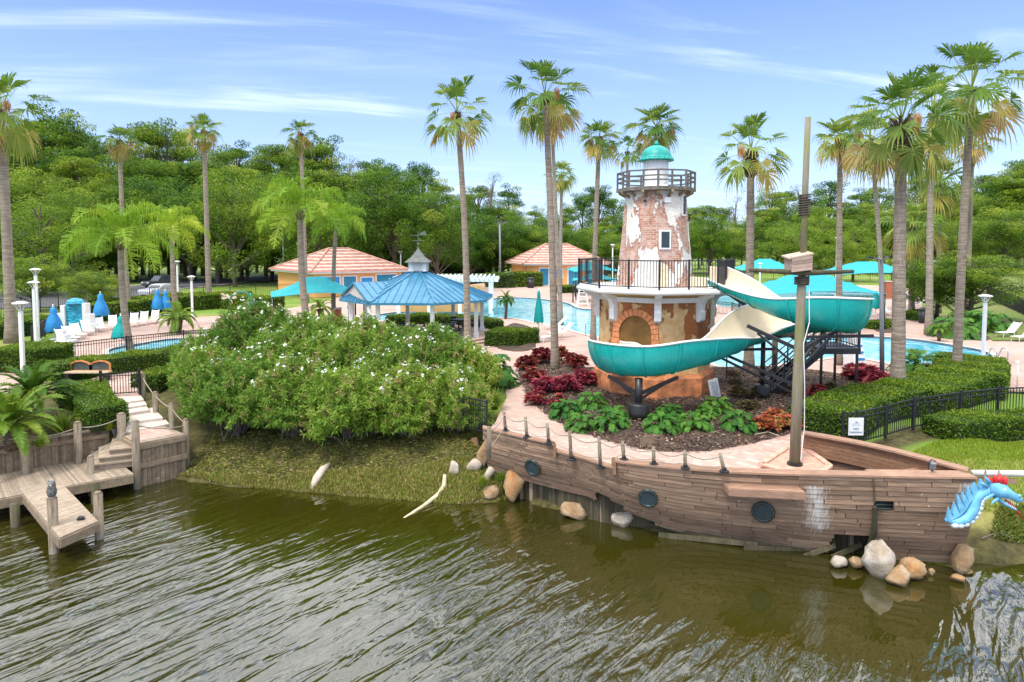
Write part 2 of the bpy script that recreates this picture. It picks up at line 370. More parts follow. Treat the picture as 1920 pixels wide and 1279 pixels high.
# pool water
m=MT('pool_water'); v=m.co('World',(1,1,1)); n=m.noise(v,1.6,4,.6,.4); vor=m.nd('ShaderNodeTexVoronoi',feature='DISTANCE_TO_EDGE'); vor.inputs['Scale'].default_value=1.4; m.l.new(m.co('World'),vor.inputs['Vector'])
c=m.ramp(m.noise(v,.09,3),[(.38,(.09,.47,.62)),(.6,(.27,.66,.74))]); c=m.mixc(m.rng(n,.48,.66,0,.8),c,(.62,.84,.88)); m.col(c).rough(.06).bump(n,.35,.05); K['pool']=m.m
# ground
m=MT('ground_cover'); v=m.co('World'); n=m.noise(v,.25,5,.6); n2=m.noise(v,18,6,.75); n3=m.noise(v,3.0,5,.7)
grass=m.ramp(n2,[(.3,(.055,.12,.008)),(.5,(.13,.24,.018)),(.72,(.24,.34,.04))]); dry=m.ramp(n2,[(.3,(.22,.18,.05)),(.7,(.42,.34,.12))])
g=m.mixc(m.rng(n,.48,.66,0,.75),grass,dry)
dirt=m.ramp(n3,[(.3,(.030,.024,.008)),(.5,(.085,.075,.02)),(.7,(.16,.14,.04))]); z=m.attr('tint')
mudmix=m.rng(m.math('ADD',z,m.math('MULTIPLY',m.math('SUBTRACT',n3,.5),.8)),.35,.65)
m.col(m.mixc(mudmix,g,dirt)).rough(.95).bump(n2,.8,.05); K['ground']=m.m
# lake
m=MT('murky_lake_water'); v0=m.co('World'); big=m.noise(m.co('World',(.06,.09,1)),1.0,3,.5)
geo=m.nd('ShaderNodeNewGeometry'); sp=m.nd('ShaderNodeSeparateXYZ'); m.l.new(geo.outputs['Position'],sp.inputs[0])
# sheltered lee of the ship: less ripple where close to hull (x 2..13, y>13.5)
def ripple(rot,sc,scale,det,dist): return m.noise(m.co('World',sc,(0,0,rot)),scale,det,.55,dist)
r1=ripple(R(-52),(.34,1.5,1),1.75,2,.7); r2=ripple(R(-60),(.5,1.5,1),4.2,2,.6); r3=ripple(R(-40),(.3,1.0,1),.8,1,.3)
hgt=m.math('ADD',m.math('ADD',m.math('MULTIPLY',r1,1.0),m.math('MULTIPLY',r2,.22)),m.math('MULTIPLY',r3,.9))
calm=m.attr('tint')
gust=m.noise(m.co('World',(.22,.5,1),(0,0,R(-50))),1.0,3,.6); amp=m.math('MULTIPLY',calm,m.rng(gust,.36,.62,.34,1.2))
m.col(m.ramp(big,[(.3,(.022,.023,.002)),(.7,(.038,.034,.003))])).rough(.03); m.b.inputs['IOR'].default_value=2.15
bp=m.nd('ShaderNodeBump'); bp.inputs['Distance'].default_value=.17; m.l.new(amp,bp.inputs['Strength']); m.l.new(hgt,bp.inputs['Height']); m.l.new(bp.outputs[0],m.b.inputs['Normal']); K['lake']=m.m
# rock
def crk(m):
    t=m.nd('ShaderNodeTexVoronoi',feature='DISTANCE_TO_EDGE'); t.inputs['Scale'].default_value=3.1; v=m.co('Object',(1,1,1.6)); m.l.new(v,t.inputs['Vector']); return m.math('MULTIPLY',m.rng(t.outputs['Distance'],0,.022,1,0),m.rng(m.noise(m.co('Object'),2.3,3),.45,.6))
def rockc(m,n,n2,a,b,c):
    base=m.mixc(m.rng(n2,.42,.7,0,.5),m.ramp(n,[(.3,a),(.5,b),(.7,c)]),(.36,.26,.15)); base=m.mixc(m.math('MULTIPLY',crk(m),.3),base,(.14,.09,.05))
    g=m.nd('ShaderNodeNewGeometry'); sp=m.nd('ShaderNodeSeparateXYZ'); m.l.new(g.outputs['Position'],sp.inputs[0]); wet=m.rng(m.math('ADD',sp.outputs[2],m.math('MULTIPLY',n2,.12)),-1.80,-1.68,.7,0); return m.mixc(wet,base,(.10,.075,.03))
def rock(name,a,b,c):
    m=MT(name); v=m.co('Object'); n=m.noise(v,1.7,6,.65,.4); n2=m.noise(v,9,6,.7)
    m.col(m.mixc(m.rng(n2,.4,.7,0,.5),m.ramp(n,[(.3,a),(.5,b),(.7,c)]),(.45,.36,.25)) if False else rockc(m,n,n2,a,b,c)).rough(.8).bump(m.math('ADD',m.math('ADD',n,m.math('MULTIPLY',n2,.4)),m.math('MULTIPLY',crk(m),-.25)),.9,.09); return m.m
K['rock']=rock('tan_limestone',(.24,.11,.03),(.42,.28,.15),(.60,.53,.43)); K['rock_orange']=rock('orange_limestone',(.45,.15,.02),(.42,.26,.12),(.58,.50,.38)); K['rock_white']=rock('white_limestone',(.34,.25,.16),(.52,.46,.38),(.66,.63,.58))
# foliage
K['palm']=leafmat('fan_palm_leaf',[(0,(.045,.11,.012)),(.35,(.12,.23,.03)),(.6,(.27,.34,.07)),(.78,(.50,.40,.09)),(1,(.46,.31,.15))],.4)
K['queen']=leafmat('queen_palm_leaf',[(0,(.08,.18,.012)),(.5,(.24,.41,.022)),(1,(.46,.52,.06))],.4)
K['bush']=leafmat('oleander_leaf',[(0,(.075,.16,.02)),(.42,(.19,.35,.04)),(.75,(.34,.45,.08)),(.9,(.42,.38,.14)),(1,(.40,.28,.14))],.4)
K['tree']=leafmat('forest_leaf',[(0,(.035,.095,.010)),(.45,(.105,.215,.018)),(.8,(.21,.34,.025)),(1,(.33,.38,.045))],.42,rand=.36)
K['tree_light']=leafmat('light_tree_leaf',[(0,(.07,.15,.012)),(.5,(.17,.29,.02)),(1,(.30,.37,.035))],.42,rand=.15)
K['moss']=leafmat('grey_moss_leaf',[(0,(.07,.075,.04)),(.6,(.13,.13,.08)),(1,(.20,.17,.10))],.2)
K['hedge']=leafmat('hedge_leaf',[(0,(.03,.075,.007)),(.45,(.09,.18,.012)),(1,(.24,.31,.02))],.25,rand=.15)
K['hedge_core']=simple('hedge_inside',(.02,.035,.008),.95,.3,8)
K['philo']=leafmat('philodendron_leaf',[(0,(.02,.085,.01)),(.5,(.05,.18,.02)),(1,(.13,.28,.03))],.25)
K['redleaf']=leafmat('red_ti_leaf',[(0,(.05,.012,.014)),(.4,(.17,.02,.03)),(.75,(.40,.06,.06)),(1,(.26,.17,.05))],.25)
K['coral']=leafmat('coral_ti_leaf',[(0,(.25,.03,.02)),(.5,(.50,.10,.06)),(.75,(.42,.24,.07)),(1,(.13,.22,.03))],.25)
K['dull']=leafmat('bronze_leaf',[(0,(.05,.035,.018)),(.5,(.13,.085,.04)),(1,(.16,.17,.05))],.2)
K['grassb']=leafmat('grass_blade',[(0,(.06,.14,.008)),(.5,(.15,.27,.015)),(.85,(.30,.38,.03)),(1,(.42,.36,.10))],.3)
K['litter']=leafmat('leaf_litter',[(0,(.08,.06,.018)),(.3,(.17,.18,.03)),(.6,(.16,.26,.03)),(.85,(.30,.24,.07)),(1,(.46,.34,.16))],.1)
K['sago']=leafmat('sago_leaf',[(0,(.04,.11,.010)),(.6,(.11,.23,.02)),(1,(.24,.33,.04))],.35)
K['flower']=simple('white_petals',(.85,.85,.82),.6,.04,bump=0)
K['seed']=simple('tan_seed_strands',(.50,.27,.10),.8,.2,bump=0)
K['boots']=simple('palm_boots',(.13,.09,.06),.9,.4,9,bump=.6)
m=MT('palm_trunk_bark'); v=m.co('Object',(1,1,9)); n=m.noise(v,1.6,5,.6,.3); n2=m.noise(m.co('Object',(6,6,1)),3,5,.7); oi=m.nd('ShaderNodeObjectInfo')
c=m.ramp(m.math('ADD',m.math('MULTIPLY',n,.6),m.math('MULTIPLY',n2,.4)),[(.35,(.15,.115,.085)),(.5,(.27,.215,.165)),(.65,(.38,.315,.25))]); m.col(c).rough(.95).bump(n,.8,.05); K['trunk']=m.m
# ---------------- hull curve (world) ----------------
def zt(u): return .3 if u<=1365 else .3+(u-1365)/(1830-1365)*.33
hull_px=[(905,803),(975,819),(1040,834),(1100,851),(1158,866),(1260,877),(1365,885),(1460,889),(1550,891),(1700,894),(1830,896)]
TOP=[P(u,v,zt(u)) for u,v in hull_px]
bot_px=[(915,880,.5),(985,905,.6),(1060,925,.7),(1112,938,.8),(1166,964,.95),(1262,1000,1.05),(1365,1020,1.05),(1458,1032,1.0),(1545,1042,.95),(1685,1050,.9),(1795,1056,.9)]
BOT=[P(u,v,Y=TOP[i].y+dy) for i,(u,v,dy) in enumerate(bot_px)]
tc_=catmull([tuple(p) for p in TOP],12); bc_=catmull([tuple(p) for p in BOT],12); NH=len(tc_)
def hull(s,t):  # s 0..1 stern->bow, t 0 top .. 1 bottom
    f=min(max(s,0),1)*(NH-1); i=min(int(f),NH-2); k=f-i
    a=tc_[i]*(1-k)+tc_[i+1]*k; b=bc_[i]*(1-k)+bc_[i+1]*k
    p=a*(1-t)+b*t; bulge=.16*math.sin(PI*min(max(t,0),1))
    return Vector((p[0],p[1]-bulge,p[2]))
def hull_s(u):  # pixel column at the top edge -> s
    best=min(range(NH),key=lambda i:abs(tc_[i][0]/tc_[i][1]*F+960-u)); return best/(NH-1)

# ---------------- ground, water ----------------
shore=[(-300,24),(-60,23.6),(-26,22.4),PX(-40,893,-1.9),PX(150,868,-1.9),PX(262,888,-1.9),PX(330,897,-1.9),PX(430,912,-1.9),PX(520,918,-1.9),PX(600,925,-1.9),PX(680,930,-1.9),PX(760,938,-1.9),PX(860,946,-1.9),PX(930,940,-1.9),PX(985,920,-1.9)]
shore+=[(hull(s,.9).x,hull(s,.9).y+.15) for s in (.12,.3,.5,.7,.85,.96)]
shore+=[PX(1822,1052,-1.9),PX(1870,1060,-1.9),PX(1960,1054,-1.9),PX(2150,1062,-1.9),(30,17.5),(300,16)]
land=shore+[(300,900),(-300,900)]
hull_walk=[(hull(s,0).x,hull(s,0).y+.17) for s in [i/30 for i in range(31)]]
wall_line=[(-60,24.0),(-26,22.6),(-16.3,21.6),(-13.3,23.4),(-11.3,23.4)]
def ground_z(x,y):
    x=np.asarray(x,float);y=np.asarray(y,float)
    d=polydist(x,y,shore); ins=pip(x,y,land); 
    s=np.where(ins,d,-d)
    z=-1.9+np.where(s>0,np.minimum(s*.42,1.0)+np.clip((s-2.4)*.26,0,.87),s*.5)
    # behind the dock retaining wall the ground is high at once
    hi=(x<-11.6)&(y>21.9+(-x-11.6)*.02)&(s>0); k=np.clip((-x-12.0)*1.5,0,1)
    z=np.where(hi&(s>.9),np.maximum(z,-.42*k+z*(1-k)+np.clip((s-2)*.12,0,.4)*k),z)
    # right hand lawn gentle
    r=np.clip((x-10.8)/1.0,0,1); zr=-1.9+np.where(s>0,np.minimum(s*.62,1.72),s*.5); z=np.where(x>10.8,z*(1-r)+zr*r,z)
    n=.05*np.sin(x*1.3+y*.7)+.04*np.sin(x*2.9-y*1.9)+.03*np.sin(x*.5+y*3.1)
    z=np.where((s>0)&(s<7),z+n,z)
    z=np.clip(z,-3.5,-.03)
    far=np.clip((y-80)/100,0,1)*-.25
    return z+far
def axis(a,b,st,lo,hi):
    v=list(np.arange(a,b,st)); s=st; x=a
    while x>lo: s*=1.25; x-=s; v.insert(0,max(x,lo))
    s=st; x=v[-1]
    while x<hi: s*=1.25; x+=s; v.append(min(x,hi))
    return np.array(v)
gx=np.concatenate([axis(-26,26,.3,-27,27)[1:-1],[]]); gx=np.concatenate([-np.geomspace(56,900,14)[::-1],np.arange(-55,-26.5,.8),gx,np.arange(27,55,.7),np.geomspace(56,900,14)])
gy=np.concatenate([[-20,0,8],np.arange(12,36,.25),np.arange(36,100,.7),np.geomspace(101,1500,18)])
GX,GY=np.meshgrid(gx,gy); GZ=ground_z(GX,GY)
POOLCUT=True
dsh=polydist(GX,GY,shore); tn=np.clip(1.15-dsh/6.5,0,1); tn=np.where((GX>11.2)&(GX<40),np.clip(1.15-dsh/1.3,0,1),tn); tn=np.where(pip(GX,GY,land),tn,1)
tn=np.where((GX<-12)&(GX>-24)&(GY<30),.7,tn)
# lake with a calm patch in the lee of the hull
wx=axis(-30,30,1,-500,500); wy=np.arange(-60,30,1.0); WX,WY=np.meshgrid(wx,wy)
lee=[P(1010,930,-1.9),P(1180,1080,-1.9),P(1290,1190,-1.9),P(1480,1225,-1.9),P(1740,1235,-1.9),P(1790,1150,-1.9),P(1840,1080,-1.9),P(1780,1030,-1.9),P(1300,960,-1.9)]
dl=polydist(WX,WY,lee,True); inn=pip(WX,WY,lee); sg=np.where(inn,-dl,dl); calm=np.clip(.5+sg/2.0,.10,1)
lee2=[P(330,930,-1.9),P(520,925,-1.9),P(760,945,-1.9),P(880,975,-1.9),P(900,1050,-1.9),P(840,1120,-1.9),P(700,1165,-1.9),P(500,1150,-1.9),P(390,1080,-1.9),P(330,1000,-1.9)]
d2=polydist(WX,WY,lee2,True); s2=np.where(pip(WX,WY,lee2),-d2,d2); calm=calm*np.clip(.62+s2/2.5,.30,1)
ds=polydist(WX,WY,shore); calm=calm*np.clip(.28+ds/4.5,0,1)
nx,ny=len(wx),len(wy); I=np.arange(nx*ny).reshape(ny,nx)
FC=np.stack([I[:-1,:-1],I[:-1,1:],I[1:,1:],I[1:,:-1]],-1).reshape(-1,4)
w=np_mesh('lake_water',np.stack([WX,WY,WX*0-1.9],-1).reshape(-1,3),FC,K['lake'],calm.ravel(),smooth=True); w['kind']='structure'

def struct(mb,name,mat,**k): o=mb.build(name,mat,**k); o['kind']='structure'; return o
def smoothpoly(pts,n=6):
    m=len(pts); out=[]
    P_=[np.array(p[:2],float) for p in pts]
    for i in range(m):
        a,b,c,d=P_[(i-1)%m],P_[i],P_[(i+1)%m],P_[(i+2)%m]
        for k in range(n):
            t=k/n; out.append(tuple(.5*((2*b)+(-a+c)*t+(2*a-5*b+4*c-d)*t*t+(-a+3*b-3*c+d)*t**3)))
    return out
# deck: outline along the ship then around the resort
mainpool=smoothpoly([PX(*q) for q in [(700,592),(760,583),(830,573),(905,562),(965,558),(1015,561),(1062,568),(1085,578),(1135,582),(1230,590),(1250,612),(1180,640),(1122,632),(1085,623),(1052,613),(1010,606),(950,596),(860,604),(780,606),(720,602)]],4)
lagoon=smoothpoly([PX(*q) for q in [(1330,640),(1400,632),(1500,630),(1587,630),(1652,632),(1720,637),(1790,648),(1840,657),(1862,670),(1846,682),(1800,690),(1740,692),(1690,686),(1640,676),(1590,668),(1500,678),(1400,690),(1335,680)]],4)
farpool=smoothpoly([PX(*q) for q in [(1340,556),(1420,549),(1500,546),(1600,548),(1700,552),(1660,561),(1540,567),(1430,574),(1350,574)]],4)
kidpool=smoothpoly([PX(*q) for q in [(205,656),(260,645),(330,635),(420,640),(430,652),(330,662),(230,672)]],4)
deck=hull_walk+[PX(1550,880),PX(1508,852),PX(1508,812),PX(1560,760),PX(1700,745),PX(1790,730),PX(1856,728),PX(1990,735),(34,33),(34,38),PX(1905,632),PX(1800,628),PX(1735,598),PX(1725,560),PX(1700,537),PX(1500,531),PX(1300,536),PX(1100,531),PX(1000,529),PX(905,531),PX(830,540),PX(760,548),PX(640,556),PX(560,575),PX(480,588),PX(330,597),PX(205,602),PX(150,625),PX(108,660),PX(128,690),PX(345,668),PX(560,655),PX(800,660),PX(880,672),PX(945,700),PX(950,745),PX(930,790),(hull(0,0).x,hull(0,0).y+.17)]
GD=polydist(GX,GY,deck,True); GZ=np.where(pip(GX,GY,deck)&(GD>.75),np.minimum(GZ,-1.3),GZ)
fl_=[PX(1579,838),PX(1605,836),PX(1660,822),PX(1712,806),PX(1800,792),PX(1870,783),(30,24)]
tn=np.maximum(tn,np.clip(1.3-polydist(GX,GY,fl_)/.75,0,1)*.9)
nx,ny=len(gx),len(gy); I=np.arange(nx*ny).reshape(ny,nx)
FC=np.stack([I[:-1,:-1],I[:-1,1:],I[1:,1:],I[1:,:-1]],-1).reshape(-1,4)
g=np_mesh('ground',np.stack([GX,GY,GZ],-1).reshape(-1,3),FC,K['ground'],tn.ravel(),smooth=True); g['kind']='structure'
b=MB().prism(deck,-.09,0,(mainpool,lagoon,farpool,kidpool)); struct(b,'pool_deck',K['paver'])
b=MB().prism([PX(1370,856),PX(1510,805),PX(1560,880),PX(1500,884),PX(1380,880),PX(1300,874),PX(1300,858)],-.1,.004,sides=False); struct(b,'ship_deck_paving',K['paver2'])
b=MB().prism([PX(q[0],q[1]) for q in [(-60,690),(-20,655),(40,700),(70,730),(-10,760),(-80,740)]],-.1,.02); struct(b,'garden_path',K['paver'])
b=MB().prism([PX(*q) for q in [(186,742),(262,742),(268,700),(300,694),(180,694)]],-.4,.012); struct(b,'gate_paving',K['paver'])
for nm,pl,dz in (('main_pool',mainpool,-.12),('lagoon_pool',lagoon,-.12),('far_pool',farpool,-.12),('wading_pool',kidpool,-.1)):
    b=MB().prism(pl,-1,dz,sides=False); struct(b,nm+'_water',K['pool'])
    cx=sum(p[0] for p in pl)/len(pl); cy=sum(p[1] for p in pl)/len(pl); out=[]
    n=len(pl)
    for i in range(n):
        tx,ty=pl[(i+1)%n][0]-pl[i-1][0],pl[(i+1)%n][1]-pl[i-1][1]; l=math.hypot(tx,ty)+1e-9; nxx,nyy=ty/l,-tx/l
        if (pl[i][0]-cx)*nxx+(pl[i][1]-cy)*nyy<0 and n<0: nxx,nyy=-nxx,-nyy
        out.append((pl[i][0]+nxx*.34,pl[i][1]+nyy*.34))
    A=abs(sum(out[i][0]*out[i-1][1]-out[i-1][0]*out[i][1] for i in range(n))); B=abs(sum(pl[i][0]*pl[i-1][1]-pl[i-1][0]*pl[i][1] for i in range(n)))
    if A<B: out=[(2*pl[i][0]-out[i][0],2*pl[i][1]-out[i][1]) for i in range(n)]
    vs=[(p[0],p[1],.03) for p in out]+[(p[0],p[1],.03) for p in pl]+[(p[0],p[1],-.3) for p in pl]
    b=MB().add(vs,[(i,(i+1)%n,n+(i+1)%n,n+i) for i in range(n)]); struct(b,nm+'_coping',K['conc'])
    b=MB().add([(p[0],p[1],.028) for p in pl]+[(p[0],p[1],-.4) for p in pl],[(i,(i+1)%n,n+(i+1)%n,n+i) for i in range(n)]); struct(b,nm+'_tile_band',simple('pool_tile',(.05,.20,.30),.3,.2,20) if 'ptile' not in K else K['ptile'])
# mulch mound
def mound(name,poly,h,edge,mat):
    xs=[p[0] for p in poly];ys=[p[1] for p in poly]; X=np.arange(min(xs),max(xs)+.2,.2);Y=np.arange(min(ys),max(ys)+.2,.2); GX,GY=np.meshgrid(X,Y)
    d=polydist(GX,GY,poly,True); ins=pip(GX,GY,poly); s=np.where(ins,d,0)
    nz=.05*np.sin(GX*3.1+GY)+.04*np.sin(GX*5.3-GY*4.1)+rng.uniform(-.02,.02,GX.shape)
    Z=np.where(ins,.01+h*np.clip(s/edge,0,1)+nz*np.clip(s,0,.4)*1.5,-.12-.3*np.clip(d,0,1))
    nx,ny=len(X),len(Y); I=np.arange(nx*ny).reshape(ny,nx); F4=np.stack([I[:-1,:-1],I[:-1,1:],I[1:,1:],I[1:,:-1]],-1).reshape(-1,4)
    keep=(Z.ravel()[F4]>-.25).any(1)&(d.ravel()[F4].min(1)<.35)|ins.ravel()[F4].any(1)
    o=np_mesh(name,np.stack([GX,GY,Z],-1).reshape(-1,3),F4[keep],mat,Z.ravel()*0,smooth=True); o['kind']='structure'; return o
bed=smoothpoly([PX(*q) for q in [(968,690),(972,712),(990,745),(1030,785),(1080,808),(1140,830),(1210,845),(1285,850),(1360,843),(1440,826),(1500,806),(1545,775),(1640,755),(1695,748),(1700,722),(1630,712),(1560,700),(1480,690),(1400,688),(1340,690),(1180,684),(1100,690),(1040,672),(990,668)]],4)
bedrng=[(p[0],p[1]) for p in bed]
mound('mulch_bed',bed,.16,1.0,K['mulch'])
rbed=smoothpoly([PX(*q) for q in [(1712,640),(1760,628),(1830,620),(1880,634),(1860,643),(1790,636),(1740,650)]],4); 
beds2=[('right_mulch_bed',[(1745,606),(1790,598),(1840,618),(1862,630),(1845,640),(1800,632),(1755,622)]),
('palm_mulch_bed',[(1702,590),(1718,580),(1732,590),(1728,602),(1705,602)]),('middle_mulch_bed',[(1632,612),(1655,605),(1690,608),(1692,622),(1650,624)]),
('gazebo_mulch_bed',[(925,650),(932,628),(960,606),(1000,615),(1008,640),(1000,655),(965,660)]),
('lagoon_mulch_bed',[(1690,720),(1700,690),(1745,680),(1760,700),(1740,716)])]
for nm,q in beds2: mound(nm,smoothpoly([PX(*a) for a in q],4),.06,.6,K['mulch'])
# lawn behind on the right + yellow field, road and car park at left
b=MB().prism([PX(*q) for q in [(1862,640),(1760,560),(1715,520),(1735,500),(1850,492),(2300,492),(2600,560),(2300,640)]],-.3,.05,sides=False); lawn=struct(b,'lawn',None or K['ground'])
def road(name,pl,w,mat,z=.03):
    L_=[];R_=[]
    for i,p in enumerate(pl):
        a=pl[max(i-1,0)];c=pl[min(i+1,len(pl)-1)];tx,ty=c[0]-a[0],c[1]-a[1];l=math.hypot(tx,ty);L_.append((p[0]-ty/l*w/2,p[1]+tx/l*w/2));R_.append((p[0]+ty/l*w/2,p[1]-tx/l*w/2))
    n=len(pl);b=MB().add([(*p,z) for p in L_]+[(*p,z) for p in R_],[(i,n+i,n+i+1,i+1) for i in range(n-1)]); return struct(b,name,mat)
rd=[PX(q[0],q[1]) for q in [(-300,560),(0,553),(180,546),(300,538),(400,528),(520,519),(640,513),(800,508)]]
road('kerb_strip',rd,13,K['conc'],.02); road('road',rd,11.5,K['asphalt'],.035)
b=MB().prism([PX(*q) for q in [(-200,585),(150,575),(330,562),(330,540),(150,552),(-200,566)]],0,.045,sides=False); struct(b,'car_park',K['asphalt'])
road('far_path',[PX(q[0],q[1],-.2) for q in [(1830,489),(1900,490),(2100,492),(2500,494)]],4,K['conc'],-.1)
# ship-side sandy spit
# loose ground texture objects ("stuff")
def scatter(name,poly,n,mat,Lr,Wr,zf,up=.2,label=None,cat=None,tint=(0,1),droop=.1,hmin=0):
    X,Y=inpoly_pts(poly,n); Z=zf(X,Y); Pt=np.stack([X,Y,Z+.01],-1)
    a=rng.uniform(0,2*PI,len(X)); D=np.stack([np.cos(a)*(1-up),np.sin(a)*(1-up),rng.uniform(.5,1,len(X))*up*1.4+.02],-1)
    V,Fc,t=leaf_arrays(Pt,D,rng.uniform(*Lr,len(X)),rng.uniform(*Wr,len(X)),rng.uniform(*tint,len(X)),flat=.6 if up<.5 else 0,droop=droop)
    o=np_mesh(name,V,Fc,mat,t); o['kind']='stuff'; tag(o,label,cat); return o
bank=[PX(262,888,-1.9),PX(330,897,-1.9),PX(430,910,-1.9),PX(600,925,-1.9),PX(760,938,-1.9),PX(860,944,-1.9),PX(940,938,-1.9),(-.6,22.0),(-1.0,24),(-4,26.5),(-11,26.5),(-11.2,23)]
scatter('bank_litter',bank,34000,K['litter'],(.05,.15),(.015,.05),ground_z,.2,'brown and green fallen leaves over the lake bank below the oleanders','leaf litter',(0,1))
low=[PX(300,892,-1.9),PX(430,912,-1.9),PX(600,926,-1.9),PX(760,940,-1.9),PX(860,947,-1.9),PX(950,938,-1.9),PX(940,870,-1.3),PX(700,880,-1.4),PX(500,880,-1.4),PX(330,870,-1.4)]
scatter('bank_grass',low,20000,K['litter'],(.07,.2),(.012,.03),ground_z,.7,'low green creeping grass along the waterline of the bank','grass',(.15,1))
lw=[PX(1690,872,-.2),PX(1700,850,-.2),PX(1760,830,-.2),(20,21.6),(24,20),(24,17.2),PX(1905,985,-1.3),PX(1870,965,-1.2),(11.2,17.6)]
scatter('lawn_grass',lw,60000,K['grassb'],(.05,.11),(.012,.022),ground_z,.85,'bright green lawn grass beside the ship bow','grass',(.15,1),.02)
rb=[PX(1860,1010,-1.5),PX(1960,1010,-1.5),PX(1960,960,-1.2),PX(1870,960,-1.2)]
scatter('bank_weeds',rb,3500,K['litter'],(.06,.2),(.015,.04),ground_z,.5,'patchy weeds on the bare bank under the figurehead','weeds',(.2,.9))
def bed_z(x,y): return .02+.16*np.clip(polydist(x,y,bed,True)/1.0,0,1)
K['chip']=leafmat('mulch_chip',[(0,(.012,.008,.006)),(.5,(.05,.03,.02)),(.8,(.20,.13,.085)),(1,(.42,.31,.22))],.05)
scatter('mulch_chips',bed,45000,K['chip'],(.06,.14),(.02,.045),bed_z,.22,'dark wood chips loose over the mulch bed around the lighthouse','mulch',(0,1))
# ---------------- wooden ship ----------------
ship=T('wooden_ship','brown plank ship facade moored against the bank with a pole mast and portholes','play ship',(P(1380,950,-1.9).x,18.6,-1.9))
ROWS=19; b=MB(); rr=random.Random(3)
s_cut0,s_cut1=hull_s(1040),hull_s(1158)
def row_t(k): return k/ROWS
holes=[]
for k in range(ROWS):
    t0=row_t(k)+.0015; t1=row_t(k+1)-.0022
    s=0.0
    while s<1:
        ln=rr.uniform(.05,.16); s2=min(1,s+ln)
        if 1-s2<.03: s2=1
        segs=[(s+.0006,s2-.0006)]
        def cut(segs,a,b_):
            o=[]
            for p,q in segs:
                if q<=a or p>=b_: o.append((p,q)); continue
                if p<a: o.append((p,a))
                if q>b_: o.append((b_,q))
            return o
        if k<2: segs=cut(segs,s_cut0,s_cut1)
        # broken lower edge towards the stern and under the middle
        sA=hull_s(1100)
        if k>=18: segs=cut(segs,.05,hull_s(1104))
        if k>=15: segs=cut(segs,hull_s(1105)+rr.uniform(-.006,.006),hull_s(1162)+rr.uniform(-.006,.006))
        if k==14: segs=cut(segs,hull_s(1112),hull_s(1138))
        if k>=17: segs=cut(segs,hull_s(1155),hull_s(1225)+(k-17)*.05)
        if k==18: segs=cut(segs,hull_s(1395)+.01,hull_s(1600))
        if k>=13: segs=cut(segs,hull_s(1568)+rr.uniform(-.004,.004),hull_s(1652)+rr.uniform(-.002,.002))
        if k in(5,6): segs=cut(segs,hull_s(1652),hull_s(1686))
        tv=rr.random(); off=rr.uniform(0,.014); tw=rr.uniform(-.006,.006)
        if k>=17 : tv=.9
        for p,q in segs:
            if q-p<.004: continue
            n=max(2,int((q-p)/.012)+1); vs=[]
            for i in range(n):
                ss=p+(q-p)*i/(n-1)
                A=hull(ss,t0);B=hull(ss,t1); o1=off+tw*(i/(n-1))
                vs+= [A+Vector((0,-o1,0)),B+Vector((0,-o1-.012,0)),B+Vector((0,.05,0)),A+Vector((0,.05,0))]
            fs=[]
            for i in range(n-1):
                a=i*4;c=a+4; fs+=[(a,a+1,c+1,c),(a+1,a+2,c+2,c+1),(a+2,a+3,c+3,c+2),(a+3,a,c,c+3)]
            fs+=[(3,2,1,0),((n-1)*4,(n-1)*4+1,(n-1)*4+2,(n-1)*4+3)]
            b.add(vs,fs,0,tv)
        s=s2
m=MT('stained_hull_planks'); v=m.co('World',(.9,4,22)); n=m.noise(v,1.5,6,.65); t=m.attr()
base=m.ramp(n,[(.3,(.175,.102,.060)),(.7,(.38,.255,.168))]); tv=m.rng(t,0,1,.66,1.32); mu=m.nd('ShaderNodeVectorMath',operation='SCALE'); m.l.new(base,mu.inputs[0]); m.l.new(tv,mu.inputs['Scale'])
g_=m.nd('ShaderNodeNewGeometry'); sp=m.nd('ShaderNodeSeparateXYZ'); m.l.new(g_.outputs['Position'],sp.inputs[0]); st=m.noise(m.co('World',(16,1,1.6)),1.6,6,.75,.5)
def patch(cx,sl,w,z0,z1):
    dx=m.math('ABSOLUTE',m.math('SUBTRACT',sp.outputs[0],m.math('ADD',cx,m.math('MULTIPLY',sp.outputs[2],sl)))); a=m.rng(dx,0,w,1,0); zz=m.math('MULTIPLY',m.rng(sp.outputs[2],z0-.3,z0+.2),m.rng(sp.outputs[2],z1-.05,z1+.12,1,0)); return m.math('MULTIPLY',a,zz)
pa=m.math('MAXIMUM',patch(7.42,-.25,.62,-1.2,.12),patch(10.55,.2,.4,-.5,.5))
msk=m.rng(m.math('ADD',m.math('MULTIPLY',pa,.42),st),.74,.92,0,.7)
grime=m.rng(m.math('ADD',m.math('MULTIPLY',m.rng(sp.outputs[2],-1.9,-1.45,1,0),.5),m.noise(m.co('World',(2,1,5)),2,5)),.7,1.0,0,.7)
c=m.mixc(grime,mu.outputs[0],(.30,.25,.16)); wear=m.rng(m.noise(m.co('World',(.8,1,2)),1.2,6,.7),.55,.75,0,.4); c=m.mixc(wear,c,(.42,.29,.20))
spk=m.rng(m.noise(m.co('World',(1,1,1)),9,2,.5),.74,.77,0,.8)
c=m.mixc(spk,c,(.7,.68,.62)); c=m.mixc(msk,c,(.72,.70,.66)); m.col(c).rough(.85).bump(n,.6,.012); K['hull']=m.m
b.build('hull_planking',K['hull'],ship)
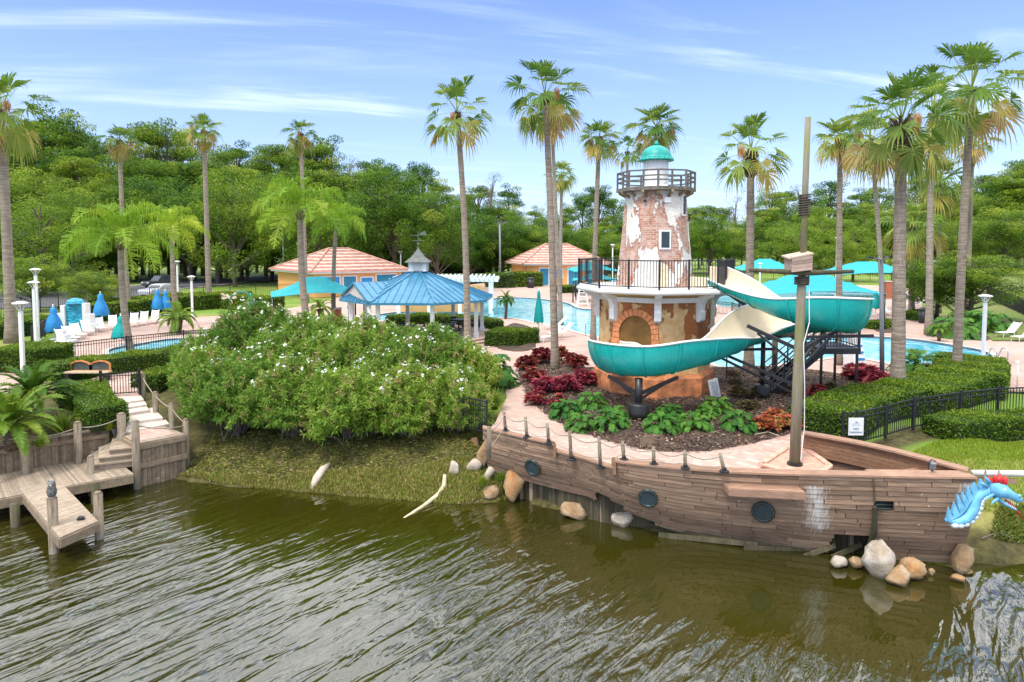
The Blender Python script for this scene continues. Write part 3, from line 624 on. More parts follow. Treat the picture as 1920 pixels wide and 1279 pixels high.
# dark backing wall of upright boards with ribs showing below the planks
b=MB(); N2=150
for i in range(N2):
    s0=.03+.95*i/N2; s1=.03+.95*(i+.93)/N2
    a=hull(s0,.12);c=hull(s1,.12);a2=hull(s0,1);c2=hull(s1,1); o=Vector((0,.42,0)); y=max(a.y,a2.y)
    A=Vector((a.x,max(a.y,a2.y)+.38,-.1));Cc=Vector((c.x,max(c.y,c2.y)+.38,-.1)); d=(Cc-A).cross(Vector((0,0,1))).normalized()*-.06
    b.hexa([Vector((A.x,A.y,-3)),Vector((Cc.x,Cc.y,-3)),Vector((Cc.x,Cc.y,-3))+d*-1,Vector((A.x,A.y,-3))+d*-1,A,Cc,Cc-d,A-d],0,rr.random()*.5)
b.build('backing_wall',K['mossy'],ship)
for i,s in enumerate([.065+.0245*k for k in range(12)]+[hull_s(1585),hull_s(1625)]):
    c=hull(s,1.0); k=hull(s,.8); MB().beam((c.x,max(c.y,k.y)+.2,-1.0),(c.x+.02,max(c.y,k.y)+.14,-2.6),.10,.10,t=.6+.4*rr.random()).build('rib',K['greywood'] if i%3 else K['mossy'],ship)
b=MB()
for u0,u1 in ((.04,.30),(.60,.80)):
    pts=[hull(u0+(u1-u0)*i/10,.83)+Vector((0,.16,0)) for i in range(11)]
    for i in range(10): b.beam(pts[i],pts[i+1],.07,.12,t=.5)
b.build('lower_stringer',K['mossy'],ship)
# loose splintered boards
b=MB()
for (u,v,Y0),(u2,v2,Y1) in (((1150,962,19.6),(1280,992,18.2)),((1235,1003,18.1),(1420,1021,17.3)),((1395,1026,17.3),(1568,1035,17.2)),((978,900,21.3),(1003,930,21.0)),((1508,1044,17.0),(1566,1022,17.0)),((1560,1046,16.9),(1615,1020,17.0)),((1180,975,19),(1330,1010,17.7)),((1005,905,21),(1100,930,20))):
    b.beam(P(u,v,Y=Y0),P(u2,v2,Y=Y1),.05,.13,t=rr.random())
b.build('splintered_boards',K['mossy'],ship)
# cap rail
b=MB()
def caprail(s0,s1,t,w,mb,n=24,tt=.6,dz=.03):
    for i in range(n):
        a=hull(s0+(s1-s0)*i/n,t);c=hull(s0+(s1-s0)*(i+1)/n,t)
        mb.hexa([a+Vector((0,-.06,dz-.045)),c+Vector((0,-.06,dz-.045)),c+Vector((0,w,dz-.045)),a+Vector((0,w,dz-.045)),a+Vector((0,-.06,dz)),c+Vector((0,-.06,dz)),c+Vector((0,w,dz)),a+Vector((0,w,dz))],0,tt+rr.uniform(-.15,.15))
caprail(0,s_cut0,0,.26,b,10); caprail(s_cut0,s_cut1,2/ROWS,.22,b,10,dz=.012); caprail(s_cut1,.86,0,.30,b,26); caprail(.86,1,0,.42,b,8,.8)
b.build('cap_rail',K['cap'],ship)
for s_ in (s_cut0,s_cut1):
    a=hull(s_,0); MB().box((a.x,a.y+.08,a.z-.15),(.07,.34,.36),t=.7).build('bulwark_end',K['plank'],ship)
# inner face of the low bulwark
for s0,s1 in ((0,s_cut0),(s_cut1,.9)):
    b=MB()
    for i in range(16):
        a=hull(s0+(s1-s0)*i/16,0);c=hull(s0+(s1-s0)*(i+1)/16,0)
        b.hexa([(a.x,a.y+.2,-.03),(c.x,c.y+.2,-.03),(c.x,c.y+.24,-.03),(a.x,a.y+.24,-.03),(a.x,a.y+.2,a.z-.02),(c.x,c.y+.2,c.z-.02),(c.x,c.y+.24,c.z-.02),(a.x,a.y+.24,a.z-.02)],0,.3)
    b.build('bulwark_lining',K['plank'],ship)
# far side bulwark (inner faces visible)
A0=P(1505,852,0.0); A1=hull(1,0)+Vector((.05,.35,-.35)); b=MB(); bt=MB()
top0=Vector((A0.x,A0.y,.60)); top1=Vector((A1.x,A1.y-.15,.66))
def fside(k,h):  # slight curve
    p=A0.lerp(Vector((A1.x,A1.y,0)),k); bow=math.sin(PI*k)*.28; z0=0.0; zz=.60+.06*k
    return Vector((p.x+bow*.7,p.y+bow*.7,zz*h))
for r_ in range(6):
    s=0
    while s<1:
        s2=min(1,s+rr.uniform(.15,.4)); n=5
        for i in range(n):
            k0=s+(s2-s)*i/n; k1=s+(s2-s)*(i+1)/n; h0=r_/6+.006;h1=(r_+1)/6-.006
            a,c,d,e=fside(k0,h0),fside(k1,h0),fside(k1,h1),fside(k0,h1)
            b.hexa([a,c,c+Vector((.05,.06,0)),a+Vector((.05,.06,0)),e,d,d+Vector((.05,.06,0)),e+Vector((.05,.06,0))],0,.45+.3*((r_*7+int(s*9))%5)/5)
        s=s2
b.build('inner_bulwark',K['plank'],ship)
for i in range(20):
    a=fside(i/20,1)+Vector((-.08,-.1,.0));c=fside((i+1)/20,1)+Vector((-.08,-.1,0)); o=Vector((.2,.26,0))
    bt.hexa([a,c,c+o,a+o]+[x+Vector((0,0,.05)) for x in (a,c,c+o,a+o)],0,.5+.2*rr.random())
# outer face down to the lawn
for i in range(20):
    a=fside(i/20,1)+Vector((.07,.09,-.02));c=fside((i+1)/20,1)+Vector((.07,.09,-.02)); dn=Vector((0,0,-1.6))
    bt.hexa([a+dn,c+dn,c+dn+Vector((.03,.04,0)),a+dn+Vector((.03,.04,0)),a,c,c+Vector((.03,.04,0)),a+Vector((.03,.04,0))],0,.4)
bt.build('far_cap_rail',K['cap'],ship)
a=hull(.98,0); MB().prism([(hull(.86,0).x,hull(.86,0).y+.34),(hull(.985,0).x,hull(.985,0).y+.3),(A1.x-.15,A1.y+.05),(fside(.7,1).x,fside(.7,1).y)],.3,.36,t=.5).build('bow_deck',K['cap'],ship)
# portholes
for u,v,r_ in ((998,876,.235),(1219,934,.235),(1438,960,.255)):
    # find s,t matching the pixel
    best=None
    for i in range(120):
        s=i/119
        for j in range(30):
            t=j/29; p=hull(s,t); uu=960+F*p.x/(p.y); 
            vv=CY-F*math.tan(math.atan2(p.z-6,p.y)+PITCH); e=(uu-u)**2+(vv-v)**2
            if best is None or e<best[0]: best=(e,s,t,p)
    _,s,t,p=best; p=p+Vector((0,-.03,0)); q=hull(min(s+.02,1),t)-hull(s-.02,t); nrm=Vector((q.y,-q.x,0)).normalized(); nrm.z=-.25; nrm.normalize()
    ax=q.normalized(); ay=nrm.cross(ax).normalized()
    def ring(r,o,n=28): return [p+ax*math.cos(2*PI*k/n)*r+ay*math.sin(2*PI*k/n)*r*1.05+nrm*o for k in range(n)]
    n=28; R4=[ring(r_*1.12,0),ring(r_*1.1,.045),ring(r_*.88,.05),ring(r_*.82,.012)]; vs=[x for q_ in R4 for x in q_]
    o=MB().add([x+nrm*.03 for x in vs],[(i*n+k,i*n+(k+1)%n,(i+1)*n+(k+1)%n,(i+1)*n+k) for i in range(3) for k in range(n)]).build('porthole',simple('dark_green_ring',(.02,.04,.035),.35,.2),ship,True)
    MB().add(ring(r_*.84,.05),[tuple(range(n))]).build('porthole_glass',K['glass'],o)
# small hatch with slats, shelf
hp=hull(hull_s(1669),5.9/ROWS)
o=MB().box((hp.x,hp.y+.10,hp.z),(.62,.02,.34)).build('hatch',K['dark'],ship); b=MB()
for i in range(3): b.box((hp.x,hp.y+.03,hp.z-.1+.1*i),(.56,.03,.025),rx=.5)
b.build('hatch_slat',simple('green_slat',(.03,.05,.04),.5),o)
sA,sB=hull_s(1363),hull_s(1502); a=hull(sA,.12);c=hull(sB,.12); b=MB()
for i in range(3):
    o=Vector((0,-.15*i-.03,0)); b.beam(a+o+Vector((0,0,-.05)),c+o+Vector((0,0,-.05)),.14,.05,t=.5+.15*i)
b.beam(a+Vector((0,-.4,-.13)),c+Vector((0,-.4,-.13)),.045,.17,t=.4)
for k in (0,1): q=a.lerp(c,k); b.box((q.x,q.y-.2,q.z-.12),(.05,.42,.15),t=.4)
b.build('outboard_shelf',K['cap'],ship)
b=MB(); q=hull(hull_s(1652),.3); b.beam(hull(hull_s(1652),.02)+Vector((0,-.05,0)),hull(hull_s(1648),.28)+Vector((0,-.05,0)),.03,.03,t=.9); b.tube([hull(hull_s(1652),.32)+Vector((0,-.06,0)),hull(hull_s(1646),.6)+Vector((0,-.1,0)),hull(hull_s(1632),1.05)+Vector((0,-.15,0))],[.05,.07,.06],8,t=.1); b.build('rudder_pipe',K['mossy'],ship)
# bowsprit and figurehead
bw=hull(1,0)
MB().tube([P(1822,887,Y=16.1),P(1925,888,Y=15.9),P(2010,889,Y=15.8)],.075,12).build('bowsprit',simple('white_weathered_pipe',(.66,.64,.58),.6,.15),ship,True)
MB().beam(P(1815,898,Y=16.15),P(1905,902,Y=15.95),.1,.1,t=.6).build('bowsprit_beam',K['cap'],ship)
MB().tube([P(1848,880,Y=15.95),P(1846,905,Y=15.95)],.02).tube([P(1873,882,Y=15.9),P(1871,903,Y=15.9)],.02).build('bowsprit_lashing',K['rope'],ship)
K['dragon']=simple('sky_blue_figurehead_paint',(.16,.47,.70),.5,.22,5,bump=.3); K['belly']=simple('white_belly_paint',(.62,.66,.64),.5,.15,9)
YD=15.5
cl=[(1772,974,.04),(1793,978,.10),(1813,970,.13),(1825,953,.13),(1831,934,.125),(1844,921,.13),(1862,917,.15)]
pts=catmull([(*P(u,v,Y=YD),r) for u,v,r in cl],5)
fig=MB().tube([p[:3] for p in pts],[p[3] for p in pts],12).build('figurehead',K['dragon'],ship,True)
# belly plates
b=MB()
for i in range(4,len(pts)-6,2):
    p=pts[i];q=pts[i+1]; d=Vector(q[:3])-Vector(p[:3]); nn=Vector((d.z,0,-d.x)).normalized(); c=Vector(p[:3])+nn*(p[3]*.75); b.ball(c,(.10,.13,.085),8,5)
b.build('belly_plate',K['belly'],fig,True)
# back fins: curved thick plates
b=MB(); base=[(1776,976),(1786,972),(1799,965),(1810,954),(1816,942),(1824,932),(1836,922),(1850,912)]; tipp=[(1768,968),(1778,950),(1788,940),(1793,925),(1803,920),(1812,908),(1826,903),(1838,897)]
for i in range(7):
    a=P(*base[i],Y=YD-.02);c=P(*base[i+1],Y=YD-.02);tp=P(*tipp[i+1],Y=YD-.02);a2=P((base[i][0]+tipp[i][0])/2+2,(base[i][1]+tipp[i][1])/2,Y=YD-.02)
    o=Vector((0,.05,0)); b.add([a-o,c-o,tp-o*.3,a2-o*.8,a+o,c+o,tp+o*.3,a2+o*.8],[(0,1,2,3),(7,6,5,4),(0,4,5,1),(1,5,6,2),(2,6,7,3),(3,7,4,0)])
b.build('back_fin',K['dragon'],fig)
hd=[(1850,918,.15,.15),(1868,918,.19,.18),(1884,921,.17,.16),(1896,928,.115,.11),(1908,935,.095,.075),(1915,937,.05,.05)]
def loft(path,mb,n=12):
    vs=[]
    for u,v,rz,ry in path:
        c=P(u,v,Y=YD)
        for k in range(n): a=2*PI*k/n; vs.append(c+Vector((0.25*rz*math.cos(a)*0,ry*math.cos(a),rz*math.sin(a))))
    m_=len(path); mb.add(vs,[(i*n+k,i*n+(k+1)%n,(i+1)*n+(k+1)%n,(i+1)*n+k) for i in range(m_-1) for k in range(n)]+[tuple(range(n)),tuple((m_-1)*n+n-1-k for k in range(n))])
b=MB(); loft(hd,b); b.ball(P(1911,930,Y=YD-.06),.045).ball(P(1911,930,Y=YD+.06),.045)
for u,v,u2,v2 in ((1855,905,1846,894),(1864,925,1848,938),(1870,935,1858,946),(1850,912,1836,905)): 
    for sg in(-.1,.1): b.tube([P(u,v,Y=YD+sg),P((u+u2)/2,(v+v2)/2-1,Y=YD+sg*1.6),P(u2,v2,Y=YD+sg*2)],[.05,.035,.006],7)
b.build('head',K['dragon'],fig,True)
b=MB(); loft([(1868,934,.07,.12),(1882,944,.05,.09),(1895,951,.04,.07),(1905,956,.02,.04)],b); b.build('lower_jaw',K['dragon'],fig,True)
b=MB(); b.tube([P(1886,938,Y=YD),P(1898,948,Y=YD),P(1908,960,Y=YD),P(1917,974,Y=YD)],[.035,.03,.022,.006],8); b.tube([P(1906,957,Y=YD),P(1915,966,Y=YD-.05)],[.018,.005],6); b.build('tongue',K['red'],fig,True)
b=MB()
for u,v,u2,v2,r_ in ((1862,908,1853,893,.05),(1868,905,1864,889,.06),(1875,906,1876,888,.075),(1882,910,1886,892,.06)): b.tube([P(u,v,Y=YD),P((u+u2)/2,(v+v2)/2,Y=YD),P(u2,v2,Y=YD)],[r_,r_*.9,.01],8)
b.ball(P(1875,899,Y=YD),(.10,.07,.08)); b.build('red_crest',K['red'],fig,True)
for sg in (-1,1):
    e=MB().ball(P(1883,918,Y=YD+sg*.14),(.04,.035,.035)).build('eye',K['white'],fig,True);
b=MB()
for i in range(7):
    c=P(1884+i*4,933+i*2.0,Y=YD-.08); b.tube([c,c+Vector((.004,-.005,-.05))],[.012,.003],5)
    c=P(1886+i*3,944+i*1.8,Y=YD-.07); b.tube([c,c+Vector((.004,-.005,.045))],[.011,.003],5)
b.build('teeth',K['white'],fig)
# mast
M0=P(1490,872,.12); M1=P(1515,220,Y=M0.y+.15)
def mp(k): return M0.lerp(M1,k)
def mk(v): return (872-v)/(872-220)
ms=MB().tube([mp(0),mp(.25),mp(.5),mp(.57)],[.14,.133,.115,.105],16).tube([mp(.565)+Vector((.02,.0,0)),mp(.8),mp(1)],[.085,.08,.075],14).build('mast',K['mast'],ship,True)
def coil(a,b_,r,n): 
    pts=[mp(a+(b_-a)*i/(n*12))+Vector((math.cos(i*2*PI/12)*r,math.sin(i*2*PI/12)*r,0)) for i in range(n*12+1)]
    return pts
K['wetrope']=simple('dark_wet_rope',(.08,.065,.05),.9,.3,30); MB().tube(coil(mk(402),mk(362),.135,9),.022,6).build('rope_lashing',K['wetrope'],ms,True); MB().tube(coil(mk(530),mk(515),.17,4),.026,6).build('rope_lashing',K['wetrope'],ms,True)
ya=P(1405,506,Y=M0.y-.1); yb=P(1600,509,Y=M0.y-.1)
MB().tube([ya,mp(mk(508))+Vector((0,-.19,.0)),yb],[.05,.075,.05],10).build('yard',K['mossy'],ms,True)
cx=mp(mk(490))+Vector((-.15,-.2,0))
b=MB(); 
for i in range(4): b.box((cx.x,cx.y-.12,cx.z-.15+.095*i),(.54,.04,.088),ry=-.12,t=rr.random())
for i in range(4): b.box((cx.x+.27,cx.y+.1,cx.z-.17+.095*i),(.04,.4,.088),ry=-.12,t=rr.random())
b.box((cx.x-.03,cx.y+.1,cx.z+.22),(.66,.5,.04),ry=-.2,rx=.12,t=.9).box((cx.x-.27,cx.y+.1,cx.z),(.04,.4,.36),t=.3)
b.build('crate_lookout',wood('pinkish_worn_boards',(.42,.30,.23)),ms)
MB().tube([mp(mk(520))+Vector((.17,-.05,0)),mp(mk(600))+Vector((.2,-.1,0)),mp(mk(640))+Vector((.03,-.19,0)),mp(mk(720))+Vector((.1,-.2,0)),mp(mk(800))+Vector((.16,-.14,0)),mp(.02)+Vector((.1,-.13,0))],.012,6).build('hanging_rope',K['white'],ms)
pf=[PX(q[0],q[1],.14) for q in [(1428,871),(1474,841),(1512,843),(1556,874),(1540,886),(1478,886)]]
b=MB().prism(pf,0,.13,t=.4)
pc=(sum(p[0] for p in pf)/6,sum(p[1] for p in pf)/6)
for i in range(6):
    a=Vector((*pf[i],.155));c=Vector((*pf[(i+1)%6],.155)); b.beam(a,c,.16,.05,t=.6+.1*(i%2))
b.build('mast_step',wood('pinkish_deck_boards',(.55,.33,.24),tint=.3),ship)
MB().lathe((M0.x,M0.y,.13),[(.2,0),(.2,.05),(.155,.06)],16).build('mast_collar',K['black'],ms)
# spotlight on the bow rail
q=P(1748,884,Y=hull(hull_s(1748),0).y+.1)
lf=T('spotlight','small grey floodlight clamped on the bow rail of the ship','spotlight',(q.x,q.y,q.z-.05))
MB().box((q.x,q.y,q.z+.14),(.13,.11,.17),rx=.3).build('housing',K['grey'],lf,bevel=.02); MB().tube([q,q+Vector((0,0,.1))],.025).tube([q+Vector((-.09,0,.06)),q+Vector((-.09,0,.2)),q+Vector((-.03,0,.29)),q+Vector((.08,0,.24))],.013,6).build('bracket',K['black'],lf)
# ---------------- rope barrier on the ship edge ----------------
rp=[(948,808,773,.32),(988,820,782,.32),(1029,831,794,.32),(1071,862,808,.03),(1126,877,819,.03),(1170,862,827,.32),(1226,871,838,.32),(1285,878,845,.32),(1358,884,850,.32)]
q0=P(948,808,.32); rb_=T('rope_barrier','row of slim wooden posts joined by rope along the ship edge','rope fence',(q0.x,q0.y,.3))
tops=[]
for i,(u,v,vt,z) in enumerate(rp):
    a=P(u,v,z); tpt=P(u-(3 if i<6 else 1 if i<8 else 8),vt,Y=a.y)
    o=MB().tube([a,tpt],[.05,.047],10).build('post',K['post'],rb_,True); MB().lathe((a.x,a.y,a.z-.01),[(.12,0),(.12,.03),(.06,.05),(.06,.1)],12).build('base_flange',K['black'],o); tops.append((a,tpt))
b=MB()
ex=P(917,800,.9)
seq=[(ex+Vector((0,0,-.9)),ex)]+tops
for h in (.88,.35):
    for i in range(len(seq)-1):
        A=seq[i][0].lerp(seq[i][1],h);B=seq[i+1][0].lerp(seq[i+1][1],h); b.tube([A.lerp(B,k/10)+Vector((0,-.04,-.12*math.sin(PI*k/10)*(1 if h>.5 else .6))) for k in range(11)],.017 if h>.5 else .010,6)
b.build('rope',K['rope'],rb_,True)
MB().tube([seq[0][0],seq[0][1]],.06,10).build('post',K['post'],rb_,True)
# ---------------- lighthouse ----------------
LX,LY=5.88,28.1
rot=R(13.8); OR=PI/8+rot-PI/2   # front facet normal turned right
lh=T('lighthouse','brick and plaster play lighthouse with teal dome, white deck and orange plinth','lighthouse',(LX,LY,0))
def octo(r,n=8): return [(LX+r*math.cos(OR+2*PI*k/n),LY+r*math.sin(OR+2*PI*k/n)) for k in range(n)]
def olathe(prof,mat,name,parent=lh,smooth=False,**k): return MB().lathe((LX,LY,0),prof,8,rot=OR,**k).build(name,mat,parent,smooth)
olathe([(2.45,0),(2.45,.86),(2.38,.98),(2.2,1.0)],K['terra_plinth'],'plinth')
lw_=olathe([(2.26,1.0),(2.24,4.0)],K['base_wall'],'lower_wall')
olathe([(2.30,3.78),(2.36,3.80),(2.36,3.98),(2.28,4.0)],K['white'],'cornice_band')
olathe([(2.3,4.0),(2.75,4.12),(2.9,4.16)],simple('tan_soffit',(.50,.34,.14),.8),'soffit')
olathe([(3.0,4.14),(3.18,4.16),(3.22,4.22),(3.22,4.30),(3.12,4.31),(3.12,4.36)],K['white'],'deck_slab')
# facet frame
def facet(k,r,z,u=0,out=0):
    a=rot-PI/2+k*PI/4; n=Vector((math.cos(a),math.sin(a),0)); tg=Vector((-math.sin(a),math.cos(a),0)); ap=r*math.cos(PI/8)
    return Vector((LX,LY,z))+n*(ap+out)+tg*u,n,tg,a
for k in range(8):
    a=OR+k*PI/4; n=Vector((math.cos(a),math.sin(a),0)); s_=Vector((-n.y,n.x,0)); 
    prof=[(0,-1.05),(.10,-1.1),(.22,-1.0),(.24,-.7),(.20,-.6),(.24,-.40),(.36,-.22),(.62,-.10),(.66,0),(0,0)]
    pts=[Vector((LX,LY,4.13))+n*(2.24+x)+Vector((0,0,z)) for x,z in prof]; m_=len(pts)
    vs=[p-s_*.13 for p in pts]+[p+s_*.13 for p in pts]
    MB().add(vs,[tuple(range(m_-1,-1,-1)),tuple(range(m_,2*m_))]+[(i,(i+1)%m_,m_+(i+1)%m_,m_+i) for i in range(m_)]).build('bracket',K['white'],lh)
# arched doorway on left-front facet
p,n,tg,a=facet(-1,2.25,0); 
zc=2.62; rad=.66; hw=.66
def fp(u,z,o): return Vector((LX,LY,z))+n*(2.25*math.cos(PI/8)+o)+tg*u
b=MB(); N_=15
vs=[];outer=[]
for i in range(N_+1): an=PI*i/N_; vs.append((math.cos(an)*hw,zc+math.sin(an)*rad))
vs=[(hw,1.02)]+vs+[(-hw,1.02)]
b.add([fp(u,z,.02) for u,z in vs],[tuple(range(len(vs)))])
b.build('doorway',simple('brown_door_recess',(.20,.10,.02),.8,.3,2),lh)
b=MB()
def vous(i0,i1,an0,an1):
    pass
for i in range(13):
    a0=PI*i/13+.012;a1=PI*(i+1)/13-.012; q=[(math.cos(a0)*hw,zc+math.sin(a0)*rad),(math.cos(a1)*hw,zc+math.sin(a1)*rad),(math.cos(a1)*(hw+.27),zc+math.sin(a1)*(rad+.27)),(math.cos(a0)*(hw+.27),zc+math.sin(a0)*(rad+.27))]
    b.hexa([fp(u,z,.0) for u,z in q]+[fp(u,z,.09) for u,z in q],t=rr.random())
for sg in(-1,1):
    for i in range(7):
        z=1.02+i*.228; w_=.27+.05*(i%2); q=[(sg*hw,z+.01),(sg*(hw+w_),z+.01),(sg*(hw+w_),z+.218),(sg*hw,z+.218)]
        if sg<0: q=[q[1],q[0],q[3],q[2]]
        b.hexa([fp(u,zz,0) for u,zz in q]+[fp(u,zz,.085) for u,zz in q],t=rr.random())
b.build('arch_surround',K['archbrick'],lh)
p,n,tg,a=facet(1,2.25,2.9,-.2,.12); 
MB().tube([p+Vector((0,0,1.0)),p+n*.22+Vector((0,0,.9)),p+n*.25+Vector((0,0,.0)),p+n*.05+Vector((0,0,-.15))],.09,8).build('downpipe',K['cream'],lh,True)
# tower
tw=olathe([(1.58,4.36),(1.50,5.0),(1.36,6.4),(1.22,8.15)],K['tower'],'tower',smooth=False)
for k in range(8):   # thin plaster corner strips
    pass
def tfac(k,z,u,o):
    rt=1.58+(1.22-1.58)*(z-4.36)/(8.15-4.36); p,n,tg,a=facet(k,rt,z,u,o); return p,n,tg,a
def window(k,z,u,w,h,grid=0):
    p,n,tg,a=tfac(k,z,u,.0); ry=.09
    f=MB().box(p+n*.02,(w+.14,.10,h+.14),rz=a+PI/2,rx=0).build('window',K['white'],lh)
    MB().box(p+n*.065,(w,.03,h),rz=a+PI/2).build('pane',K['glass'],f)
    if grid:
        b=MB(); b.box(p+n*.09,(.03,.02,h),rz=a+PI/2)
        for i in range(3): b.box(p+n*.09+Vector((0,0,h*(i-1)*.25)),(w,.02,.03),rz=a+PI/2)
        b.build('grille',K['black'],f)
window(0,6.22,-.22,.34,.62); window(1,7.6,-.12,.34,.72,1)
MB().box(tfac(0,7.78,-.08,.06)[0],(.28,.1,.2),rz=tfac(0,7.8,0,0)[3]+PI/2).build('wall_light',K['white'],lh)
MB().tube([tfac(-1,7.75,0,.03)[0],tfac(-1,7.75,0,.14)[0]],.05).build('wall_light',K['black'],lh)
b=MB(); 
for z0,z1 in ((4.37,5.25),): 
    q=[tfac(0,z0,-1.0+.46,.03)[0],tfac(0,z0,-.12,.03)[0],tfac(0,z1,-.16,.03)[0],tfac(0,z1,-.50,.03)[0]]; b.hexa([x for x in q]+[x+Vector((0,-.015,0)) for x in q])
b.build('plaster_patch',simple('cream_patch',(.74,.62,.42),.8),lh)
# balcony
bal=olathe([(1.25,7.95),(1.42,8.12),(1.52,8.2)],K['mossy'],'balcony_brackets') if False else None
b=MB().lathe((LX,LY,0),[(1.3,8.14),(1.60,8.16),(1.60,8.30),(1.5,8.31)],8,rot=OR); bal=b.build('balcony',simple('grey_brown_timber',(.15,.135,.11),.9,.3),lh)
b=MB()
for k in range(16):
    a=OR+k*PI/8; MB().beam((LX+1.15*math.cos(a),LY+1.15*math.sin(a),7.93),(LX+1.5*math.cos(a),LY+1.5*math.sin(a),8.13),.09,.09).build('balcony_strut',K['greywood'],lh)
b=MB(); o8=octo(1.55); K['rail']=simple('grey_timber_rail',(.13,.125,.11),.8,.25)
for i in range(8):
    A,B_=o8[i],o8[(i+1)%8]
    for z in (8.55,8.72,8.93): b.beam((*A,z),(*B_,z),.05,.05 if z<8.9 else .06)
    for k in (0,.5): x=A[0]+(B_[0]-A[0])*k;y=A[1]+(B_[1]-A[1])*k; b.box((x,y,8.62),(.07,.07,.66))
b.build('balcony_railing',K['rail'],lh)
b=MB().lathe((LX,LY,0),[(.56,8.3),(.53,8.4),(.48,8.45),(.48,9.42),(.58,9.45)],16); b.build('lantern_room',K['white'],lh)
b=MB()
for k in range(12):
    a=k*PI/6; b.box((LX+.485*math.cos(a),LY+.485*math.sin(a),8.93),(.03,.05,.96),rz=a)
b.build('lantern_rib',K['white'],lh)
dm=[(.70,9.42),(.72,9.46),(.66,9.52)]+[(.62*math.cos(t),9.52+.55*math.sin(t)) for t in np.linspace(0,1.45,8)]+[(.10,10.08),(.12,10.13),(.06,10.17),(.07,10.22),(.0,10.26)]
o=MB().lathe((LX,LY,0),dm,28).build('dome',K['dome'],lh,True)
b=MB(); 
for k in range(20): a=k*PI/10; b.ball((LX+.66*math.cos(a),LY+.66*math.sin(a),9.54),.025,6,4)
b.build('rivet',K['dome'],o)
# deck rail: octagon sides except slide and stair openings
dk=octo(3.12)
def railing(name,pts,h,parent,sp=.12,posts=True,mat=None,zrail=.09,th=.022):
    """pts: list of (x,y,z)"""
    mat=mat or K['black']; b=MB(); bp=MB()
    for i in range(len(pts)-1):
        A=Vector(pts[i]);B_=Vector(pts[i+1]); 
        b.beam(A+Vector((0,0,h)),B_+Vector((0,0,h)),.05,.04); b.beam(A+Vector((0,0,zrail)),B_+Vector((0,0,zrail)),.035,.035); 
        n=max(1,int((B_-A).length/sp))
        for k in range(1,n): q=A.lerp(B_,k/n); bp.box((q.x,q.y,q.z+(h+zrail)/2),(th,th,h-zrail))
    o=b.build('rail',mat,parent); bp.build('balusters',mat,parent)
    if posts:
        for q in pts: MB().box((q[0],q[1],q[2]+h/2+.02),(.07,.07,h+.04)).build('post',mat,parent)
def oc(k,f): A=dk[k%8];B_=dk[(k+1)%8]; return (A[0]+(B_[0]-A[0])*f,A[1]+(B_[1]-A[1])*f,4.36)
# vertices index: facet k between OR+k*45 .. ; front facet is index 0
rl=T('deck_railing','black picket railing around the white lighthouse deck','railing',(LX,LY-2.9,4.36))
railing('x',[oc(1,.15),oc(1,0),oc(0,.5),oc(0,0),oc(7,.5),oc(7,0),oc(6,.5),oc(6,0),oc(5,0),oc(4,0),oc(3,.0),oc(2,.75)],1.07,rl,.115)
# ---------------- slide ----------------
sl_=T('water_slide','teal and cream curling water slide wrapping past the lighthouse','water slide',(4.3,22.9,.1))
cp=[(7.9,26.4,4.38,.35,.75),(8.5,25.5,4.05,.36,.7),(9.4,24.0,3.5,.65,.45),(10.5,22.95,3.22,1.05,.75),(11.5,23.1,3.08,1.12,.75),(12.0,24.3,2.92,1.15,.6),(11.3,25.6,2.75,1.2,.5),(10.0,25.8,2.52,1.3,.42),(8.6,25.0,2.28,1.2,.38),(7.2,23.8,2.02,.62,.78),(5.7,22.95,1.78,.62,1.05),(4.65,22.85,1.62,.72,1.05),(3.85,23.45,1.54,1.0,1.08),(3.5,24.5,1.46,1.0,1.08),(3.5,25.6,1.36,1.0,1.05),(3.62,26.5,1.25,1.0,1.0)]
# hr = right wall height, hl = left wall height
sp_=catmull(cp,8); NS=len(sp_); TT=[-1+2*i/14 for i in range(15)]
def sect(i,off,wx=.56):
    p=np.array(sp_[i]); d=np.array(sp_[min(i+1,NS-1)])-np.array(sp_[max(i-1,0)]); d=Vector((d[0],d[1],0)).normalized(); rt=Vector((d.y,-d.x,0)); out=[]
    for t in TT:
        H=p[3]*(t+1)/2+p[4]*(1-t)/2; s_=math.sin(t*PI/2); hh=H*(1-math.cos(t*PI/2)) if abs(t)<1 else H
        out.append(Vector(p[:3])+rt*(s_*(wx+off))+Vector((0,0,hh-off*(1-abs(t))*1.0)))
    return out
def flume(off,flip,rngi=range(NS)):
    b=MB(); rows=[sect(i,off) for i in rngi]; m_=len(TT); b.add([v for r_ in rows for v in r_],[((i*m_+k,i*m_+k+1,(i+1)*m_+k+1,(i+1)*m_+k) if not flip else (i*m_+k,(i+1)*m_+k,(i+1)*m_+k+1,i*m_+k+1)) for i in range(len(rows)-1) for k in range(m_-1)]); return b
flume(.045,True).build('outer_shell',K['teal'],sl_,True); inn_=flume(0,False).build('inner_channel',K['cream'],sl_,True)
b=MB()
for e,sg in ((0,-1),(-1,1)):
    A=[sect(i,.045)[e]+Vector((0,0,.015)) for i in range(NS)]; b.tube(A,.038,8)
b.build('rim_lip',K['white'],sl_,True)
for i in range(5,NS-2,7):
    b=MB(); s0=sect(i,.05);s1=sect(i,.085); s2=sect(i,.085); d=(Vector(sp_[i+1][:3])-Vector(sp_[i-1][:3])).normalized()*.025; m_=len(TT)
    vs=[p-d for p in s0]+[p-d for p in s1]+[p+d for p in s1]+[p+d for p in s0]
    b.add(vs,[(r_*m_+k,r_*m_+k+1,(r_+1)*m_+k+1,(r_+1)*m_+k) for r_ in range(3) for k in range(m_-1)]); b.build('joint_flange',K['teal'],sl_,True)
